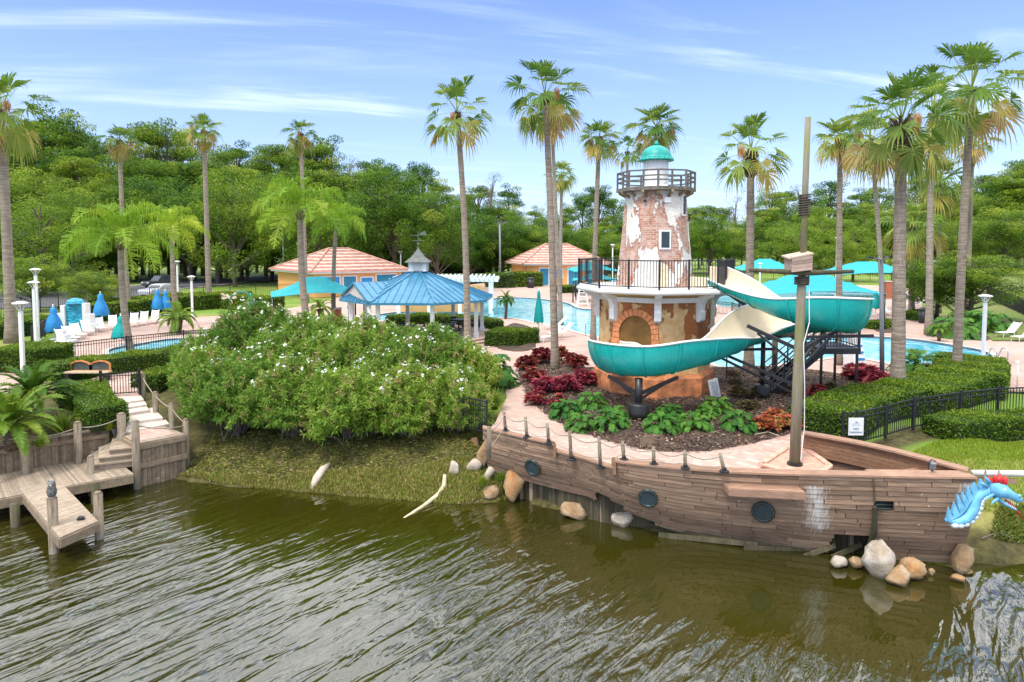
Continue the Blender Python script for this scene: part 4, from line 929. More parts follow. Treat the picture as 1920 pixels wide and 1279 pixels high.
# start tub
e=Vector((7.75,26.6,4.36)); b=MB()
d=(Vector(sp_[3][:3])-Vector(sp_[0][:3])); d.z=0; d.normalize(); rt=Vector((d.y,-d.x,0))
for sg,h_ in ((1,.42),(-1,.8)):
    q=e+rt*sg*.6; b=MB(); b.hexa([q-d*.55-rt*.04,q+d*.35-rt*.04,q+d*.35+rt*.04,q-d*.55+rt*.04,q-d*.55-rt*.04+Vector((0,0,h_)),q+d*.35-rt*.04+Vector((0,0,h_*.95)),q+d*.35+rt*.04+Vector((0,0,h_*.95)),q-d*.55+rt*.04+Vector((0,0,h_))]); b.build('entry_side',K['cream'],sl_,bevel=.03)
# supports
def footing(x,y,gr=.35):
    b=MB().lathe((x,y,.1),[(gr*.93,0),(gr,.25),(gr*.97,.27),(gr,.5),(gr*.9,.56),(gr*.4,.58)],20); return b.build('footing_drum',K['rubber'],sl_,True)
for x,y,h_,arms in ((4.3,22.9,1.5,((-1.0,.35),(1.35,.1))),(9.75,22.9,3.0,((-1.4,1.2),(1.4,.2)))):
    footing(x,y); MB().tube([(x,y,.4),(x,y,h_)],.13,12).build('support_post',K['black'],sl_,True)
    for ax_,ay_ in arms:
        b=MB(); zt_=h_-.0; b.beam((x,y,h_-.55),(x+ax_,y+ay_,h_+(.02 if h_<2 else .15)),.08,.12); b.beam((x,y,h_-1.15 if h_>2 else .75),(x+ax_*.8,y+ay_*.8,h_-.08),.07,.07); b.build('support_arm',K['black'],sl_)
b=MB(); b.beam((9.75,22.95,3.05),(9.6,25.9,2.4),.08,.12).beam((9.75,22.95,1.2),(7.0,24.9,2.35),.07,.09).beam((7.0,24.9,2.15),(9.75,25.2,2.15),.07,.1).beam((7.0,24.9,2.2),(9.7,23.4,.9),.07,.08).beam((9.75,22.95,2.0),(11.6,25.2,2.8),.08,.1).beam((9.75,22.95,2.9),(12.2,22.9,2.95),.08,.1); b.build('truss_arm',K['black'],sl_)
footing(9.6,25.9,.3); MB().tube([(9.6,25.9,.4),(9.6,25.9,2.45)],.09,10).build('support_post',K['black'],sl_,True)
# ---------------- staircase behind ----------------
stc=T('metal_staircase','black open metal staircase leading up to the lighthouse deck behind the slide','staircase',(12.9,27.5,0))
lz=1.95
MB().prism([(12.1,26.6),(13.7,26.6),(13.7,28.6),(12.1,28.6)],lz-.22,lz).build('landing',K['black'],stc)
for x,y in((12.2,26.7),(13.6,26.7),(13.6,28.5),(12.2,28.5),(11.2,26.7)): MB().box((x,y,lz/2 if x>12 else .7),(.08,.08,lz if x>12 else 1.4)).build('leg',K['black'],stc)
up0=Vector((12.2,28.3,lz));up1=Vector((8.9,29.4,4.3)); dn0=Vector((12.2,26.9,lz));dn1=Vector((10.1,26.9,.15))
def flight(A,B_,n,w,nm):
    d=B_-A; h=Vector((d.x,d.y,0)).normalized(); s_=Vector((h.y,-h.x,0)); b=MB(); 
    for i in range(n): q=A.lerp(B_,(i+.5)/n); b.box(q,(.27,w,.04),rz=math.atan2(h.y,h.x))
    b.build('treads',simple('grey_tread',(.10,.10,.10),.6),stc)
    for sg in(-1,1):
        MB().beam(A+s_*sg*w/2,B_+s_*sg*w/2,.05,.24).build('stringer',K['black'],stc)
        pts=[tuple(A.lerp(B_,k/4)+s_*sg*w/2) for k in range(5)]; b=MB(); bb=MB()
        for zz in (.3,.5,.7,1.0): b.beam(Vector(pts[0])+Vector((0,0,zz)),Vector(pts[-1])+Vector((0,0,zz)),.04,.035)
        for q in pts: b.box((q[0],q[1],q[2]+.5),(.05,.05,1.0))
        b.build('handrail',K['black'],stc)
flight(up0,up1,13,1.0,'u'); flight(dn0,dn1,9,1.0,'d')
railing('x',[(12.15,26.65,lz),(13.65,26.65,lz),(13.65,28.55,lz),(12.3,28.55,lz)],1.0,stc,.12)
# ---------------- gazebo ----------------
GXc,GYc=-6.1,44.5; gz=T('gazebo','octagonal gazebo with blue standing seam roof, gabled porch and grey cupola','gazebo',(GXc,GYc,0)); 
go=R(22.5)-R(4); Rg=5.05; ez=2.62; ap=4.3
def gp(k,r,z): a=go+k*PI/4; return Vector((GXc+r*math.cos(a),GYc+r*math.sin(a),z))
b=MB(); bs=MB()
b.lathe((GXc,GYc,0),[(Rg,ez-.14),(Rg,ez),(.45,ap),(.0,ap+.02)],8,rot=go)
for k in range(8):
    a=gp(k,Rg,ez);c=gp(k,.45,ap); bs.beam(a+Vector((0,0,.03)),c+Vector((0,0,.03)),.1,.07)
    a2=gp(k+1,Rg,ez);c2=gp(k+1,.45,ap)
    for f in np.arange(1,9)/9: 
        A=a.lerp(a2,f); mid=(a+a2)/2; topm=(c+c2)/2; dirn=(topm-mid)
        # run parallel to the facet axis until hip
        kmax=1-abs(f-.5)*2*( (a-a2).length/((a-a2).length-(c-c2).length*1.0)) ; kmax=max(0.04,min(1,1-abs(f-.5)*2+.09))
        bs.beam(A+Vector((0,0,.02)),A+dirn*kmax+Vector((0,0,.02)),.035,.05)
roof=b.build('roof',K['blueroof'],gz); bs.build('roof_seams',K['blueroof'],roof)
# gable wing
g0=Vector((-9.9,42.3,0)); axs=Vector((GXc-g0.x,GYc-g0.y,0)).normalized(); sdv=Vector((-axs.y,axs.x,0)); hwid=2.75; rz_=3.70; gez=2.72
def gg(al,s_,z): return g0+axs*al+sdv*s_+Vector((0,0,z))
b=MB()
for sg in(-1,1):
    q=[gg(0,sg*hwid,gez),gg(3.3,sg*hwid,gez),gg(3.9,0,rz_),gg(0,0,rz_)]; 
    b.add(q+[x+Vector((0,0,-.09)) for x in q],[(0,1,2,3),(7,6,5,4),(0,4,5,1),(1,5,6,2),(2,6,7,3),(3,7,4,0)])
    for i in range(7): b.beam(gg(.05+i*.48,sg*hwid,gez+.02),gg(.05+i*.48,0,rz_+.02),.035,.05)
wing=b.build('gable_roof',K['blueroof'],gz)
b=MB()
q=[gg(.15,-hwid+.25,gez-.05),gg(.15,hwid-.25,gez-.05),gg(.15,0,rz_-.12)]; b.add(q+[x+axs*.05 for x in q],[(0,1,2),(5,4,3)]); b.build('gable_panel',K['conc'],gz)
for s_ in(-2.3,2.3): 
    q=gg(.3,s_,0); MB().box((q.x,q.y,1.35),(.2,.2,2.7)).build('column',K['white'],gz); 
    b=MB().beam(q+Vector((0,0,1.9)),gg(.3,s_*.6,2.75),.08,.08); b.build('brace',K['white'],gz)
for k in range(8):
    q=gp(k,4.3,0); o=MB().box((q.x,q.y,1.42),(.24,.24,2.55)).build('column',K['white'],gz); MB().box((q.x,q.y,.3),(.32,.32,.4)).box((q.x,q.y,2.5),(.32,.32,.14)).build('trim',K['white'],o)
b=MB()
for k in range(8): b.beam(gp(k,4.3,2.6),gp(k+1,4.3,2.6),.14,.2)
b.build('beam_ring',K['white'],gz)
MB().lathe((GXc,GYc,0),[(5.3,0),(5.3,.12),(5.0,.14),(5.0,.26)],40).build('raised_floor',K['paver'],gz)
b=MB().box((GXc,GYc,ap+.3),(1.12,1.12,.56)); cu=b.build('cupola',K['white'],gz)
MB().lathe((GXc,GYc,0),[(1.12,ap+.60),(1.05,ap+.66),(.6,ap+.92),(.22,ap+1.3),(.05,ap+1.5)],4,rot=PI/4).build('cupola_roof',simple('grey_shingle',(.15,.16,.15),.8,.2),cu)
b=MB()
for k in range(4):
    a=k*PI/2-PI/2; nn=Vector((math.cos(a),math.sin(a),0)); c=Vector((GXc,GYc,ap+.33))+nn*.63; tt=Vector((-nn.y,nn.x,0))
    for i in range(5): b.box(c+Vector((0,0,-.18+i*.09)),(.62,.03,.05),rz=a+PI/2)
b.build('louvre',simple('grey_louvre',(.5,.5,.5),.6),cu)
b=MB().tube([(GXc,GYc,ap+1.45),(GXc,GYc,ap+2.6)],.03,6).beam((GXc-.4,GYc,ap+2.0),(GXc+.4,GYc,ap+2.0),.04,.04).beam((GXc,GYc-.4,ap+2.0),(GXc,GYc+.4,ap+2.0),.04,.04)
b.ball((GXc,GYc,ap+1.75),.09).beam((GXc-.5,GYc,ap+2.35),(GXc+.35,GYc+.1,ap+2.35),.03,.05).hexa([(GXc+.1,GYc,ap+2.35),(GXc+.55,GYc,ap+2.35),(GXc+.55,GYc+.03,ap+2.35),(GXc+.1,GYc+.03,ap+2.35),(GXc+.1,GYc,ap+2.5),(GXc+.45,GYc,ap+2.65),(GXc+.45,GYc+.03,ap+2.65),(GXc+.1,GYc+.03,ap+2.5)]); b.build('weathervane',simple('verdigris',(.12,.15,.11),.7),cu)
# tables under the gazebo
def table(x,y,z,label):
    t=T('picnic_table',label,'table',(x,y,z),'round mesh tables under the gazebo'); MB().lathe((x,y,z+.72),[(.62,0),(.62,.04)],20).build('tabletop',K['black'],t); MB().tube([(x,y,z),(x,y,z+.72)],.05).lathe((x,y,z),[(.35,0),(.3,.03)],12).build('pedestal',K['black'],t)
    for k in range(4):
        a=k*PI/2+.4; sx,sy=x+.95*math.cos(a),y+.95*math.sin(a); o=MB().lathe((sx,sy,z+.42),[(.21,0),(.21,.04)],12).build('seat',K['black'],t); MB().beam((x,y,z+.12),(sx,sy,z+.1),.04,.04).beam((sx,sy,z+.1),(sx,sy,z+.42),.04,.04).build('seat_arm',K['black'],o)
        MB().box((sx+.2*math.cos(a),sy+.2*math.sin(a),z+.66),(.04,.38,.34),rz=a).build('seat_back',K['black'],o)
table(-4.2,43.0,.26,'black round table nearest the front right gazebo column'); table(-6.6,42.4,.26,'black round table behind the oleander blossoms at the gazebo front'); table(-3.6,45.9,.26,'black round table at the rear right of the gazebo')
# ---------------- buildings ----------------
def building(name,label,corner,ang,w,d_,eave,ridge,over,feats,rl_=2.5):
    cx,cy=corner; fx=Vector((math.cos(ang),math.sin(ang),0)); fy=Vector((-math.sin(ang),math.cos(ang),0)); bl=T(name,label,'building',(cx,cy,0))
    def q(a,b_,z): return Vector((cx,cy,0))+fx*a+fy*b_+Vector((0,0,z))
    MB().hexa([q(over,over,0),q(w-over,over,0),q(w-over,d_-over,0),q(over,d_-over,0)]+[q(over,over,eave),q(w-over,over,eave),q(w-over,d_-over,eave),q(over,d_-over,eave)]).build('wall',K['peach'],bl)
    MB().hexa([q(-.0,-.0,eave-.22),q(w,0,eave-.22),q(w,d_,eave-.22),q(0,d_,eave-.22),q(0,0,eave-.01),q(w,0,eave-.01),q(w,d_,eave-.01),q(0,d_,eave-.01)]).build('fascia',K['white'],bl)
    r0=q((w-rl_)/2,d_/2,ridge);r1=q((w+rl_)/2,d_/2,ridge); e=[q(-.15,-.15,eave),q(w+.15,-.15,eave),q(w+.15,d_+.15,eave),q(-.15,d_+.15,eave)]
    rf=MB().add(e+[r0,r1],[(0,1,5,4),(2,3,4,5),(1,2,5),(3,0,4),(3,2,1,0)]).build('roof',K['tiles'],bl)
    b=MB()
    for a_,c_ in ((e[0],r0),(e[1],r1),(e[2],r1),(e[3],r0),(r0,r1)): b.tube([a_+Vector((0,0,.03)),c_+Vector((0,0,.03))],.13,6)
    b.build('hip_cap',simple('clay_hip_cap',(.50,.27,.20),.8,.2,4),rf)
    for kind,a_,w_,z0,z1 in feats:
        o=MB().hexa([q(a_-w_/2-.18,over-.05,z0),q(a_+w_/2+.18,over-.05,z0),q(a_+w_/2+.18,over+.02,z0),q(a_-w_/2-.18,over+.02,z0)]+[q(a_-w_/2-.18,over-.05,z1+.18),q(a_+w_/2+.18,over-.05,z1+.18),q(a_+w_/2+.18,over+.02,z1+.18),q(a_-w_/2-.18,over+.02,z1+.18)]).build('door_frame' if kind=='door' else 'sign_frame',K['white'],bl)
        MB().hexa([q(a_-w_/2,over-.08,z0+.03),q(a_+w_/2,over-.08,z0+.03),q(a_+w_/2,over,z0+.03),q(a_-w_/2,over,z0+.03)]+[q(a_-w_/2,over-.08,z1),q(a_+w_/2,over-.08,z1),q(a_+w_/2,over,z1),q(a_-w_/2,over,z1)]).build('door_leaf' if kind=='door' else 'sign_panel',K['blue_door'] if kind=='door' else K['canvas_blue'],o)
        if kind=='door':
            p=q(a_+w_*.35,over-.12,1.1); MB().ball(p,.07,8,5).build('handle',K['grey'],o); p=q(a_,over-.09,z1-.55)
    return bl
building('changing_room','peach building under a striped clay hip roof left of the gazebo','c' and (-22.7,77),R(38),12.6,13.5,2.95,5.6,.7,[('board',2.6,2.2,1.2,2.3),('door',5.0,1.5,0,2.3),('board',7.2,1.4,.9,2.1),('door',9.8,2.6,0,2.4)])
building('restroom_block','peach building under a clay hip roof behind the far pool, beside the lighthouse','c' and (-2.2+3.9,101),R(14),13.6,11,3.25,6.2,.7,[('door',3.4,1.3,0,2.5),('board',5.6,1.2,1,2.3),('door',8,1.5,0,2.6),('door',11,1.3,0,2.6)],3.5)
# white pergola with peach wall
pg=T('white_pergola','white pergola over a peach wall behind the gazebo','pergola',(-6,62,0))
for x in (-10,-7.3,-4.6,-1.9): 
    for y in (60,64.5): MB().box((x,y,1.45),(.3,.3,2.9)).build('post',K['white'],pg)
b=MB()
for y in (59.9,64.6): b.box((-6,y,2.95),(9.6,.16,.3))
b.build('beam',K['white'],pg)
b=MB()
for i in range(22): b.box((-10.3+i*.41,62.2,3.18),(.1,6.2,.18))
b.build('rafters',K['white'],pg)
MB().box((-6.4,61.5,1.2),(7.4,.25,2.4)).build('peach_wall',K['peach'],pg)
# shade canopies
def canopy(label,cx,cy,w,d_,z,apex,rot_=0,grp=None,post=True):
    t=T('shade_canopy',label,'shade canopy',(cx,cy,0),grp); Mx=Matrix.Rotation(rot_,3,'Z'); n=10; vs=[];fs=[]
    rl2=max(0,(w-d_)/2)
    def hgt_(x,y):
        ax=max(abs(x)-rl2,0)/(w/2-rl2); ay=abs(y)/(d_/2); k=max(ax,ay); return z+(apex-z)*(1-k)**1.12-.12*math.sin(PI*k)*min(1,abs(ax-ay)*1.5)-.22*(k**3)*(1-min(ax,ay)/max(k,1e-6))*(-1)
    for j in range(n+1):
        for i in range(n+1):
            x=-w/2+w*i/n;y=-d_/2+d_*j/n; p=Mx@Vector((x,y,0)); vs.append((cx+p.x,cy+p.y,hgt_(x,y)))
    fs=[(j*(n+1)+i,j*(n+1)+i+1,(j+1)*(n+1)+i+1,(j+1)*(n+1)+i) for j in range(n) for i in range(n)]
    o=MB().add(vs,fs).build('fabric',K['shade'],t,False); s_=o.modifiers.new('t','SOLIDIFY'); s_.thickness=.02
    for sx in(-1,1):
        for sy in(-1,1): p=Mx@Vector((sx*(w/2-.1),sy*(d_/2-.1),0)); MB().tube([(cx+p.x,cy+p.y,0),(cx+p.x,cy+p.y,z)],.07,8).build('post',K['black'],t,True)
canopy('turquoise canopy in front of the peach building, left of the gazebo',-14.2,49.5,6.3,5.2,2.5,3.75,R(20))
canopy('largest turquoise canopy over the far pool edge behind the slide bend',22.2,51,8.4,6,2.55,4.0,R(4))
canopy('turquoise canopy with black posts behind the big palm trunk',41.5,80,10,7,2.7,4.1,0)
canopy('small turquoise canopy right of the lighthouse, left of the mast crate',35.5,96,8.4,6.5,2.6,4.1,0)
canopy('turquoise sail left of the lighthouse deck, upper one',9.6,83,6,5,2.9,4.0,R(15)); canopy('turquoise sail left of the lighthouse deck, lower one',8.9,73,4.6,4,2.3,3.1,R(-10))
# ---------------- palms ----------------
def fan_crown(seed,n=34,pet=(.55,1.05),rad=(.75,1.1),lo=-55,old=.25,spread=1.0):
    r=np.random.default_rng(seed); V=[];Fq=[];Tn=[]
    def quad(a,b,c,d,t): k=len(V); V.extend([a,b,c,d]); Fq.append((k,k+1,k+2,k+3)); Tn.extend([t]*4)
    for i in range(n):
        f=i/(n-1); el=R(82-(82-lo)*f**.9+r.uniform(-9,9)); az=i*2.39996+r.uniform(-.3,.3); L_=r.uniform(*pet)*(1.0 if f>.15 else .8); Rd=r.uniform(*rad)*spread
        d=np.array([math.cos(el)*math.cos(az),math.cos(el)*math.sin(az),math.sin(el)]); p1=d*L_+np.array([0,0,-.12*L_*math.cos(el)])
        h=np.array([-math.sin(az),math.cos(az),0.]); e2=el-R(20+22*f); dd=np.array([math.cos(e2)*math.cos(az),math.cos(e2)*math.sin(az),math.sin(e2)]); up=np.cross(h,dd)*-1; up=up if up[2]>0 else -up
        roll=r.uniform(-.5,.5); s_=h*math.cos(roll)+up*math.sin(roll)
        t0=r.uniform(.12,.55) if f<.68 else r.uniform(.45,.68)
        if f>1-old and r.random()<.62: t0=r.uniform(.70,1.0)
        w=s_*.022; quad(np.zeros(3)-w,np.zeros(3)+w,p1+w,p1-w,.55)
        m_=22
        for j in range(m_):
            ph=R(-118+236*(j+.5)/m_); 
            if r.random()<.09: continue
            c_,sn=math.cos(ph),math.sin(ph); dr=dd*c_+s_*sn; dr=dr+up*.28*abs(sn); dr/=np.linalg.norm(dr)
            ln=Rd*(.72+.28*c_)*r.uniform(.88,1.05); wd=1.02*PI*(236/360)*2*.5*ln/m_
            pr=np.cross(dr,up); pr/=np.linalg.norm(pr)+1e-9
            A=p1; B_=p1+dr*ln*.5; g_=np.array([0,0,-1.])*ln; k1=.10+.14*f; 
            C_=p1+dr*ln*.74+g_*(k1*.45); D_=p1+dr*(ln*.90)+g_*(k1*1.5+r.uniform(0,.14)); t=t0+r.uniform(-.06,.06)
            fold=up*.02*(1 if j%2 else -1)
            quad(A,A,B_+pr*wd*.5+fold,B_-pr*wd*.5-fold,t)
            quad(B_-pr*wd*.5-fold,B_+pr*wd*.5+fold,C_+pr*wd*.24,C_-pr*wd*.24,t)
            quad(C_-pr*wd*.24,C_+pr*wd*.24,D_+pr*.006,D_-pr*.006,t+.10)
    V=np.array(V); 
    return V,np.array(Fq),np.clip(np.array(Tn),0,1)
def pinnate(mb,base,az,el,L_,r,nl=40,ll=.5,lw=.03,droop=1.0,hang=.7,t0=(.2,.8),bend=1.0,vee=.3):
    """one feather leaf: mb=LA accumulator"""
    pts=[np.array(base,float)]; d=np.array([math.cos(el)*math.cos(az),math.cos(el)*math.sin(az),math.sin(el)]); n=14; st=L_/n; dirs=[]
    for i in range(n):
        dirs.append(d.copy()); pts.append(pts[-1]+d*st); d=d+np.array([0,0,-1])*(droop*.14*(.4+1.4*i/n)); d/=np.linalg.norm(d)
    dirs.append(d); pts=np.array(pts);dirs=np.array(dirs)
    f=np.linspace(.16,.99,nl); idx=f*n; i0=np.minimum(idx.astype(int),n-1); k=(idx-i0)[:,None]; Pm=pts[i0]*(1-k)+pts[i0+1]*k; Dm=unit(dirs[i0]*(1-k)+dirs[i0+1]*k)
    side=np.array([-math.sin(az),math.cos(az),0.]); prof=np.sin(np.clip(f*1.05,0,1)*PI)**.55*.85+.15
    tt=r.uniform(*t0)
    for sg in(-1,1):
        upv=np.cross(Dm,np.broadcast_to(side,Dm.shape)); upv=np.where(upv[:,2:3]<0,-upv,upv)
        dv=unit(side*sg*.85+Dm*.55+upv*vee+r.normal(size=Dm.shape)*(.22 if hang>.8 else .1)); ln=(ll*prof*r.uniform(.85,1.1,nl))[:,None]; w=Dm*lw*.5
        mid=Pm+dv*ln*.5; tip=mid+unit(dv*(1-hang)+np.array([0,0,-hang]))*ln*.55
        V=np.stack([Pm-w,Pm+w,mid+w*1.3,mid-w*1.3],1).reshape(-1,3); mb.add(V,np.arange(4*nl).reshape(nl,4),np.repeat(tt+r.uniform(-.1,.1,nl),4))
        V=np.stack([mid-w*1.3,mid+w*1.3,tip+w*.15,tip-w*.15],1).reshape(-1,3); mb.add(V,np.arange(4*nl).reshape(nl,4),np.repeat(tt+.08+r.uniform(-.1,.1,nl),4))
    w=np.array([0,0,.018]); s2=side*.018
    V=[];
    for i in range(n): V+= [pts[i]-s2,pts[i]+s2,pts[i+1]+s2*.7,pts[i+1]-s2*.7]
    mb.add(np.array(V),np.arange(4*n).reshape(n,4),np.full(4*n,.75))
crowns=[]
for sd_,kw in ((1,dict(n=25)),(2,dict(n=22,lo=-65,old=.35)),(3,dict(n=27,lo=-40,old=.18)),(4,dict(n=21,pet=(.8,1.35),rad=(.7,1.0),lo=-55,old=.3)),(5,dict(n=31,pet=(.9,1.4),rad=(.8,1.2),lo=-60,old=.3)),(6,dict(n=22,old=.5,lo=-65))):
    V,Fq,Tn=fan_crown(sd_,**kw); 
    me_o=np_mesh('crown',V,Fq,K['palm'],Tn); crowns.append(me_o.data); bpy.data.objects.remove(me_o)
V,Fq,Tn=fan_crown(9,n=32,pet=(.8,1.2),rad=(.8,1.2),lo=-60,old=.3); Tn=np.clip(Tn*.5+.30,0,.78); me_o=np_mesh('crown',V,Fq,K['palm'],Tn); crowns.append(me_o.data); bpy.data.objects.remove(me_o)
def strands(seed,L_=.9):
    r=np.random.default_rng(seed); n=90; a=r.uniform(0,2*PI,n); rad=r.uniform(0,.16,n); top=np.stack([np.cos(a)*rad,np.sin(a)*rad,-r.uniform(0,.3,n)*L_],-1)
    V,Fc,t=leaf_arrays(top,np.stack([np.cos(a)*.15,np.sin(a)*.15,-np.ones(n)],-1),r.uniform(.3,.75,n)*L_,.035,r.uniform(0,1,n),r=r,droop=0); o=np_mesh('seed',V,Fc,K['seed'],t); d=o.data; bpy.data.objects.remove(o); return d
seeds=[strands(1),strands(2,1.2)]
npalm=0
def fan_palm(label,base,top,Y,tw,cr,variant,seeds_at=(),boot=.0,z0=0,grp=None,skirt=0,bend=.0):
    """base,top px; Y depth; tw trunk width px at mid; cr crown radius px"""
    global npalm; npalm+=1
    B_=P(base[0],base[1],Y=Y); B_.z=z0; B_.x=P(base[0],base[1],Y=Y).x; Tp=P(top[0],top[1],Y=Y)
    t=T('fan_palm',label,'palm tree',B_,grp); r0=tw/2*Y/F*.86; n=18; pts=[];rs=[]
    for i in range(n+1):
        k=i/n; p=B_.lerp(Tp,k); p.x+=bend*math.sin(PI*k)*Y/F*10; pts.append(p); rs.append(r0*(1.18-.34*k)*(1+.45*math.exp(-k*22))*(1+.03*math.sin(i*2.3)))
    pts[0].z-=.15
    MB().tube(pts,rs,12).build('trunk',K['trunk'],t,True)
    c=bpy.data.objects.new('crown',crowns[variant]); C.objects.link(c); c.parent=t; c.location=Tp-B_; s_=cr*Y/F/1.75; c.scale=(s_,s_,s_*1.0); c.rotation_euler=(0,0,npalm*1.7)
    if boot:
        r=np.random.default_rng(npalm); b=MB()
        nb=int(34*boot) if boot<1 else 40; hb=.9*boot
        for i in range(nb*2):
            k=i/(nb*2); a=i*2.4; rad=r0*(.85+.35*math.sin(PI*k)); q=Tp+Vector((math.cos(a)*rad*.8,math.sin(a)*rad*.8,-hb*(1-k)-.05)); o=Vector((math.cos(a)*.8,math.sin(a)*.8,1.0)).normalized()
            b.beam(q,q+o*.24*max(boot,.6),.10,.035,t=r.random())
        b.build('leaf_bases',K['boots'],t)
    for (dx,dy,sc,vi) in seeds_at:
        s2=bpy.data.objects.new('seed_cluster',seeds[vi]); C.objects.link(s2); s2.parent=t; q=P(top[0]+dx,top[1]+dy,Y=Y-.35); s2.location=q-B_; s2.scale=(sc,sc,sc)
    return t
fan_palm('tall palm cut by the left edge of the photo, shaggy double crown',(22,640),(2,205),42,19,78,4,((10,-20,1.2,0),),.4)
fan_palm('slender palm behind the drooping feather palm at far left, leaning left',(243,590),(224,262),60,9,44,1,((-6,10,1.1,0),(22,0,.8,1)),.5,bend=-.3)
fan_palm('palm with tan seed tufts against the wood, right of the left feather palms',(392,562),(382,245),70,10,46,1,((-22,-12,1.2,0),(0,-5,1.1,1)),.4)
fan_palm('distant palm rising above the feather palm crown left of the peach building',(574,563),(564,250),72,9,42,5,((12,8,1.3,1),(-4,-6,1,0)),.4)
fan_palm('tall palm beside the gazebo with one broken yellow frond hanging off its crown',(877,662),(857,210),38.5,13,74,3,((-8,-2,.8,1),),.45,bend=.45)
fan_palm('tall palm growing from the red shrubs left of the lighthouse',(1041,705),(1022,178),32,14.5,74,4,((22,-16,.75,1),),.5,bend=.25)
fan_palm('palm standing directly behind the tall palm of the red shrubs',(1052,600),(1034,215),52,8,62,1,(),.3)
fan_palm('small yellowing palm in the distance left of the lighthouse',(1050,560),(1053,328),68,7,33,6,(),.3)
fan_palm('palm rising at the pool edge just left of the lighthouse deck',(1112,650),(1124,258),41,10.5,55,0,((-16,-2,.9,1),),.7,bend=-.2)
fan_palm('small palm peeking out behind the lighthouse balcony, left side',(1176,600),(1176,284),58,7,34,3,(),.3)
fan_palm('palm directly behind the teal dome of the lighthouse',(1233,640),(1230,238),43,12,70,0,((32,2,.7,0),),.6)
fan_palm('stout palm in the mulch bed between lighthouse and mast',(1404,700),(1408,285),32.5,17.5,80,3,((-18,-16,.85,1),(30,10,.7,0)),1.3)
fan_palm('palm behind the slide bend, right of the mast',(1572,700),(1575,265),34,12,62,2,((-5,-12,.6,1),),.8)
fan_palm('thin leaning palm with yellow seed heads right of the double arm lamp',(1655,620),(1632,262),50,9,70,6,((-22,-22,1.3,1),(15,4,1.0,0)),.3,bend=.4)
fan_palm('thickest and nearest palm with a ball of dark leaf bases, by the hedge',(1683,748),(1690,228),26.8,25,104,4,((30,-20,.8,1),(28,5,.6,0)),1.7)
fan_palm('palm right behind the thickest palm',(1742,628),(1748,212),45.5,13,90,3,((10,-6,1.2,0),),.3,bend=-.1)
fan_palm('tall grey palm standing in the near right hedge with the highest crown',(1793,718),(1822,165),30,16,96,4,((-22,14,1.0,0),),.4,bend=-.2)
fan_palm('thin palm right of the tall grey hedge palm',(1814,575),(1824,268),62,8.5,50,1,(),.4)
fan_palm('low bushy yellow green palm between the right hand trunks',(1760,570),(1762,345),62,8,62,6,(),.3)
fan_palm('short palm with drooping yellow skirt behind the thickest palm',(1709,587),(1712,425),60,11,64,6,(),.5)
# the broken yellow frond
V,Fq,Tn=fan_crown(31,n=2,pet=(.9,.95),rad=(.6,.65),lo=80); 
r_=np.random.default_rng(2); q=P(813,262,Y=38.5); n=22; 
LAx=LA(); a=np.linspace(-.7,.7,n); D=np.stack([-.35-.6*np.abs(a)*0+a*.5*.6,a*0.3,-1+0*a],-1); V,Fc,t=leaf_arrays(np.tile(np.array([[q.x+.2,q.y,q.z+.35]]),(n,1))+r_.normal(size=(n,3))*.06,D,r_.uniform(.6,.95,n),.09,r_.uniform(.74,.82,n),droop=0); LAx.add(V,Fc,t); pal=[o for o in C.objects if o.name.startswith('fan_palm') and 'broken' in o.get('label','')][0]
o=LAx.build('broken_frond',K['palm'],pal); b=MB().tube([P(850,220,Y=38.5),P(835,238,Y=38.5),(q.x+.2,q.y,q.z+.4)],.02,5).build('stalk',K['queen'],o)
# queen palms
def queen_crown(seed,n=17,L_=(2.1,2.8),dr=1.25,ll=.78):
    r=np.random.default_rng(seed); a=LA()
    for i in range(n):
        f=i/n; pinnate(a,(0,0,0),i*2.4+r.uniform(-.25,.25),R(80-78*f+r.uniform(-8,8)),r.uniform(*L_)*(1 if f>.2 else .7),r,nl=42,ll=ll,lw=.022,droop=dr,hang=.93,t0=(.25,.8),vee=.25)
    o=a.build('crown',K['queen']); d=o.data; bpy.data.objects.remove(o); return d
qc=[queen_crown(1,17),queen_crown(2,15),queen_crown(3,20)]
for k,(lb,bs_,tp,Y,tw,cr,vi) in enumerate([('wide drooping feather palm standing in the left pool terrace',(246,672),(226,452),37,12,118,2),('smaller feather palm behind the left terrace chairs',(331,575),(323,430),50,9,72,1),('large feather palm with bare grey trunk in front of the peach building',(577,598),(563,398),46,12.5,104,2),('small feather palm just left of the gazebo roof',(626,612),(630,420),50,8,66,0)]):
    B_=P(bs_[0],bs_[1],Y=Y); B_.z=0; Tp=P(tp[0],tp[1],Y=Y); t=T('feather_palm',lb,'palm tree',B_); r0=tw/2*Y/F
    MB().tube([B_.lerp(Tp,i/10)+Vector((-.06*math.sin(PI*i/10)*tw/5,0,0)) for i in range(11)],[r0*(1.15-.3*i/10) for i in range(11)],12).build('trunk',K['trunk'],t,True)
    c=bpy.data.objects.new('crown',qc[vi]); C.objects.link(c); c.parent=t; c.location=Tp-B_; s_=cr*Y/F/2.15; c.scale=(s_,)*3; c.rotation_euler=(0,0,k*1.3+.4)
    MB().tube([Tp+Vector((0,0,-.5)),Tp+Vector((0,0,-.2)),Tp+Vector((0,0,.3))],[r0*.9,r0*1.5,r0*.6],10).build('crownshaft',K['boots'],t,True)
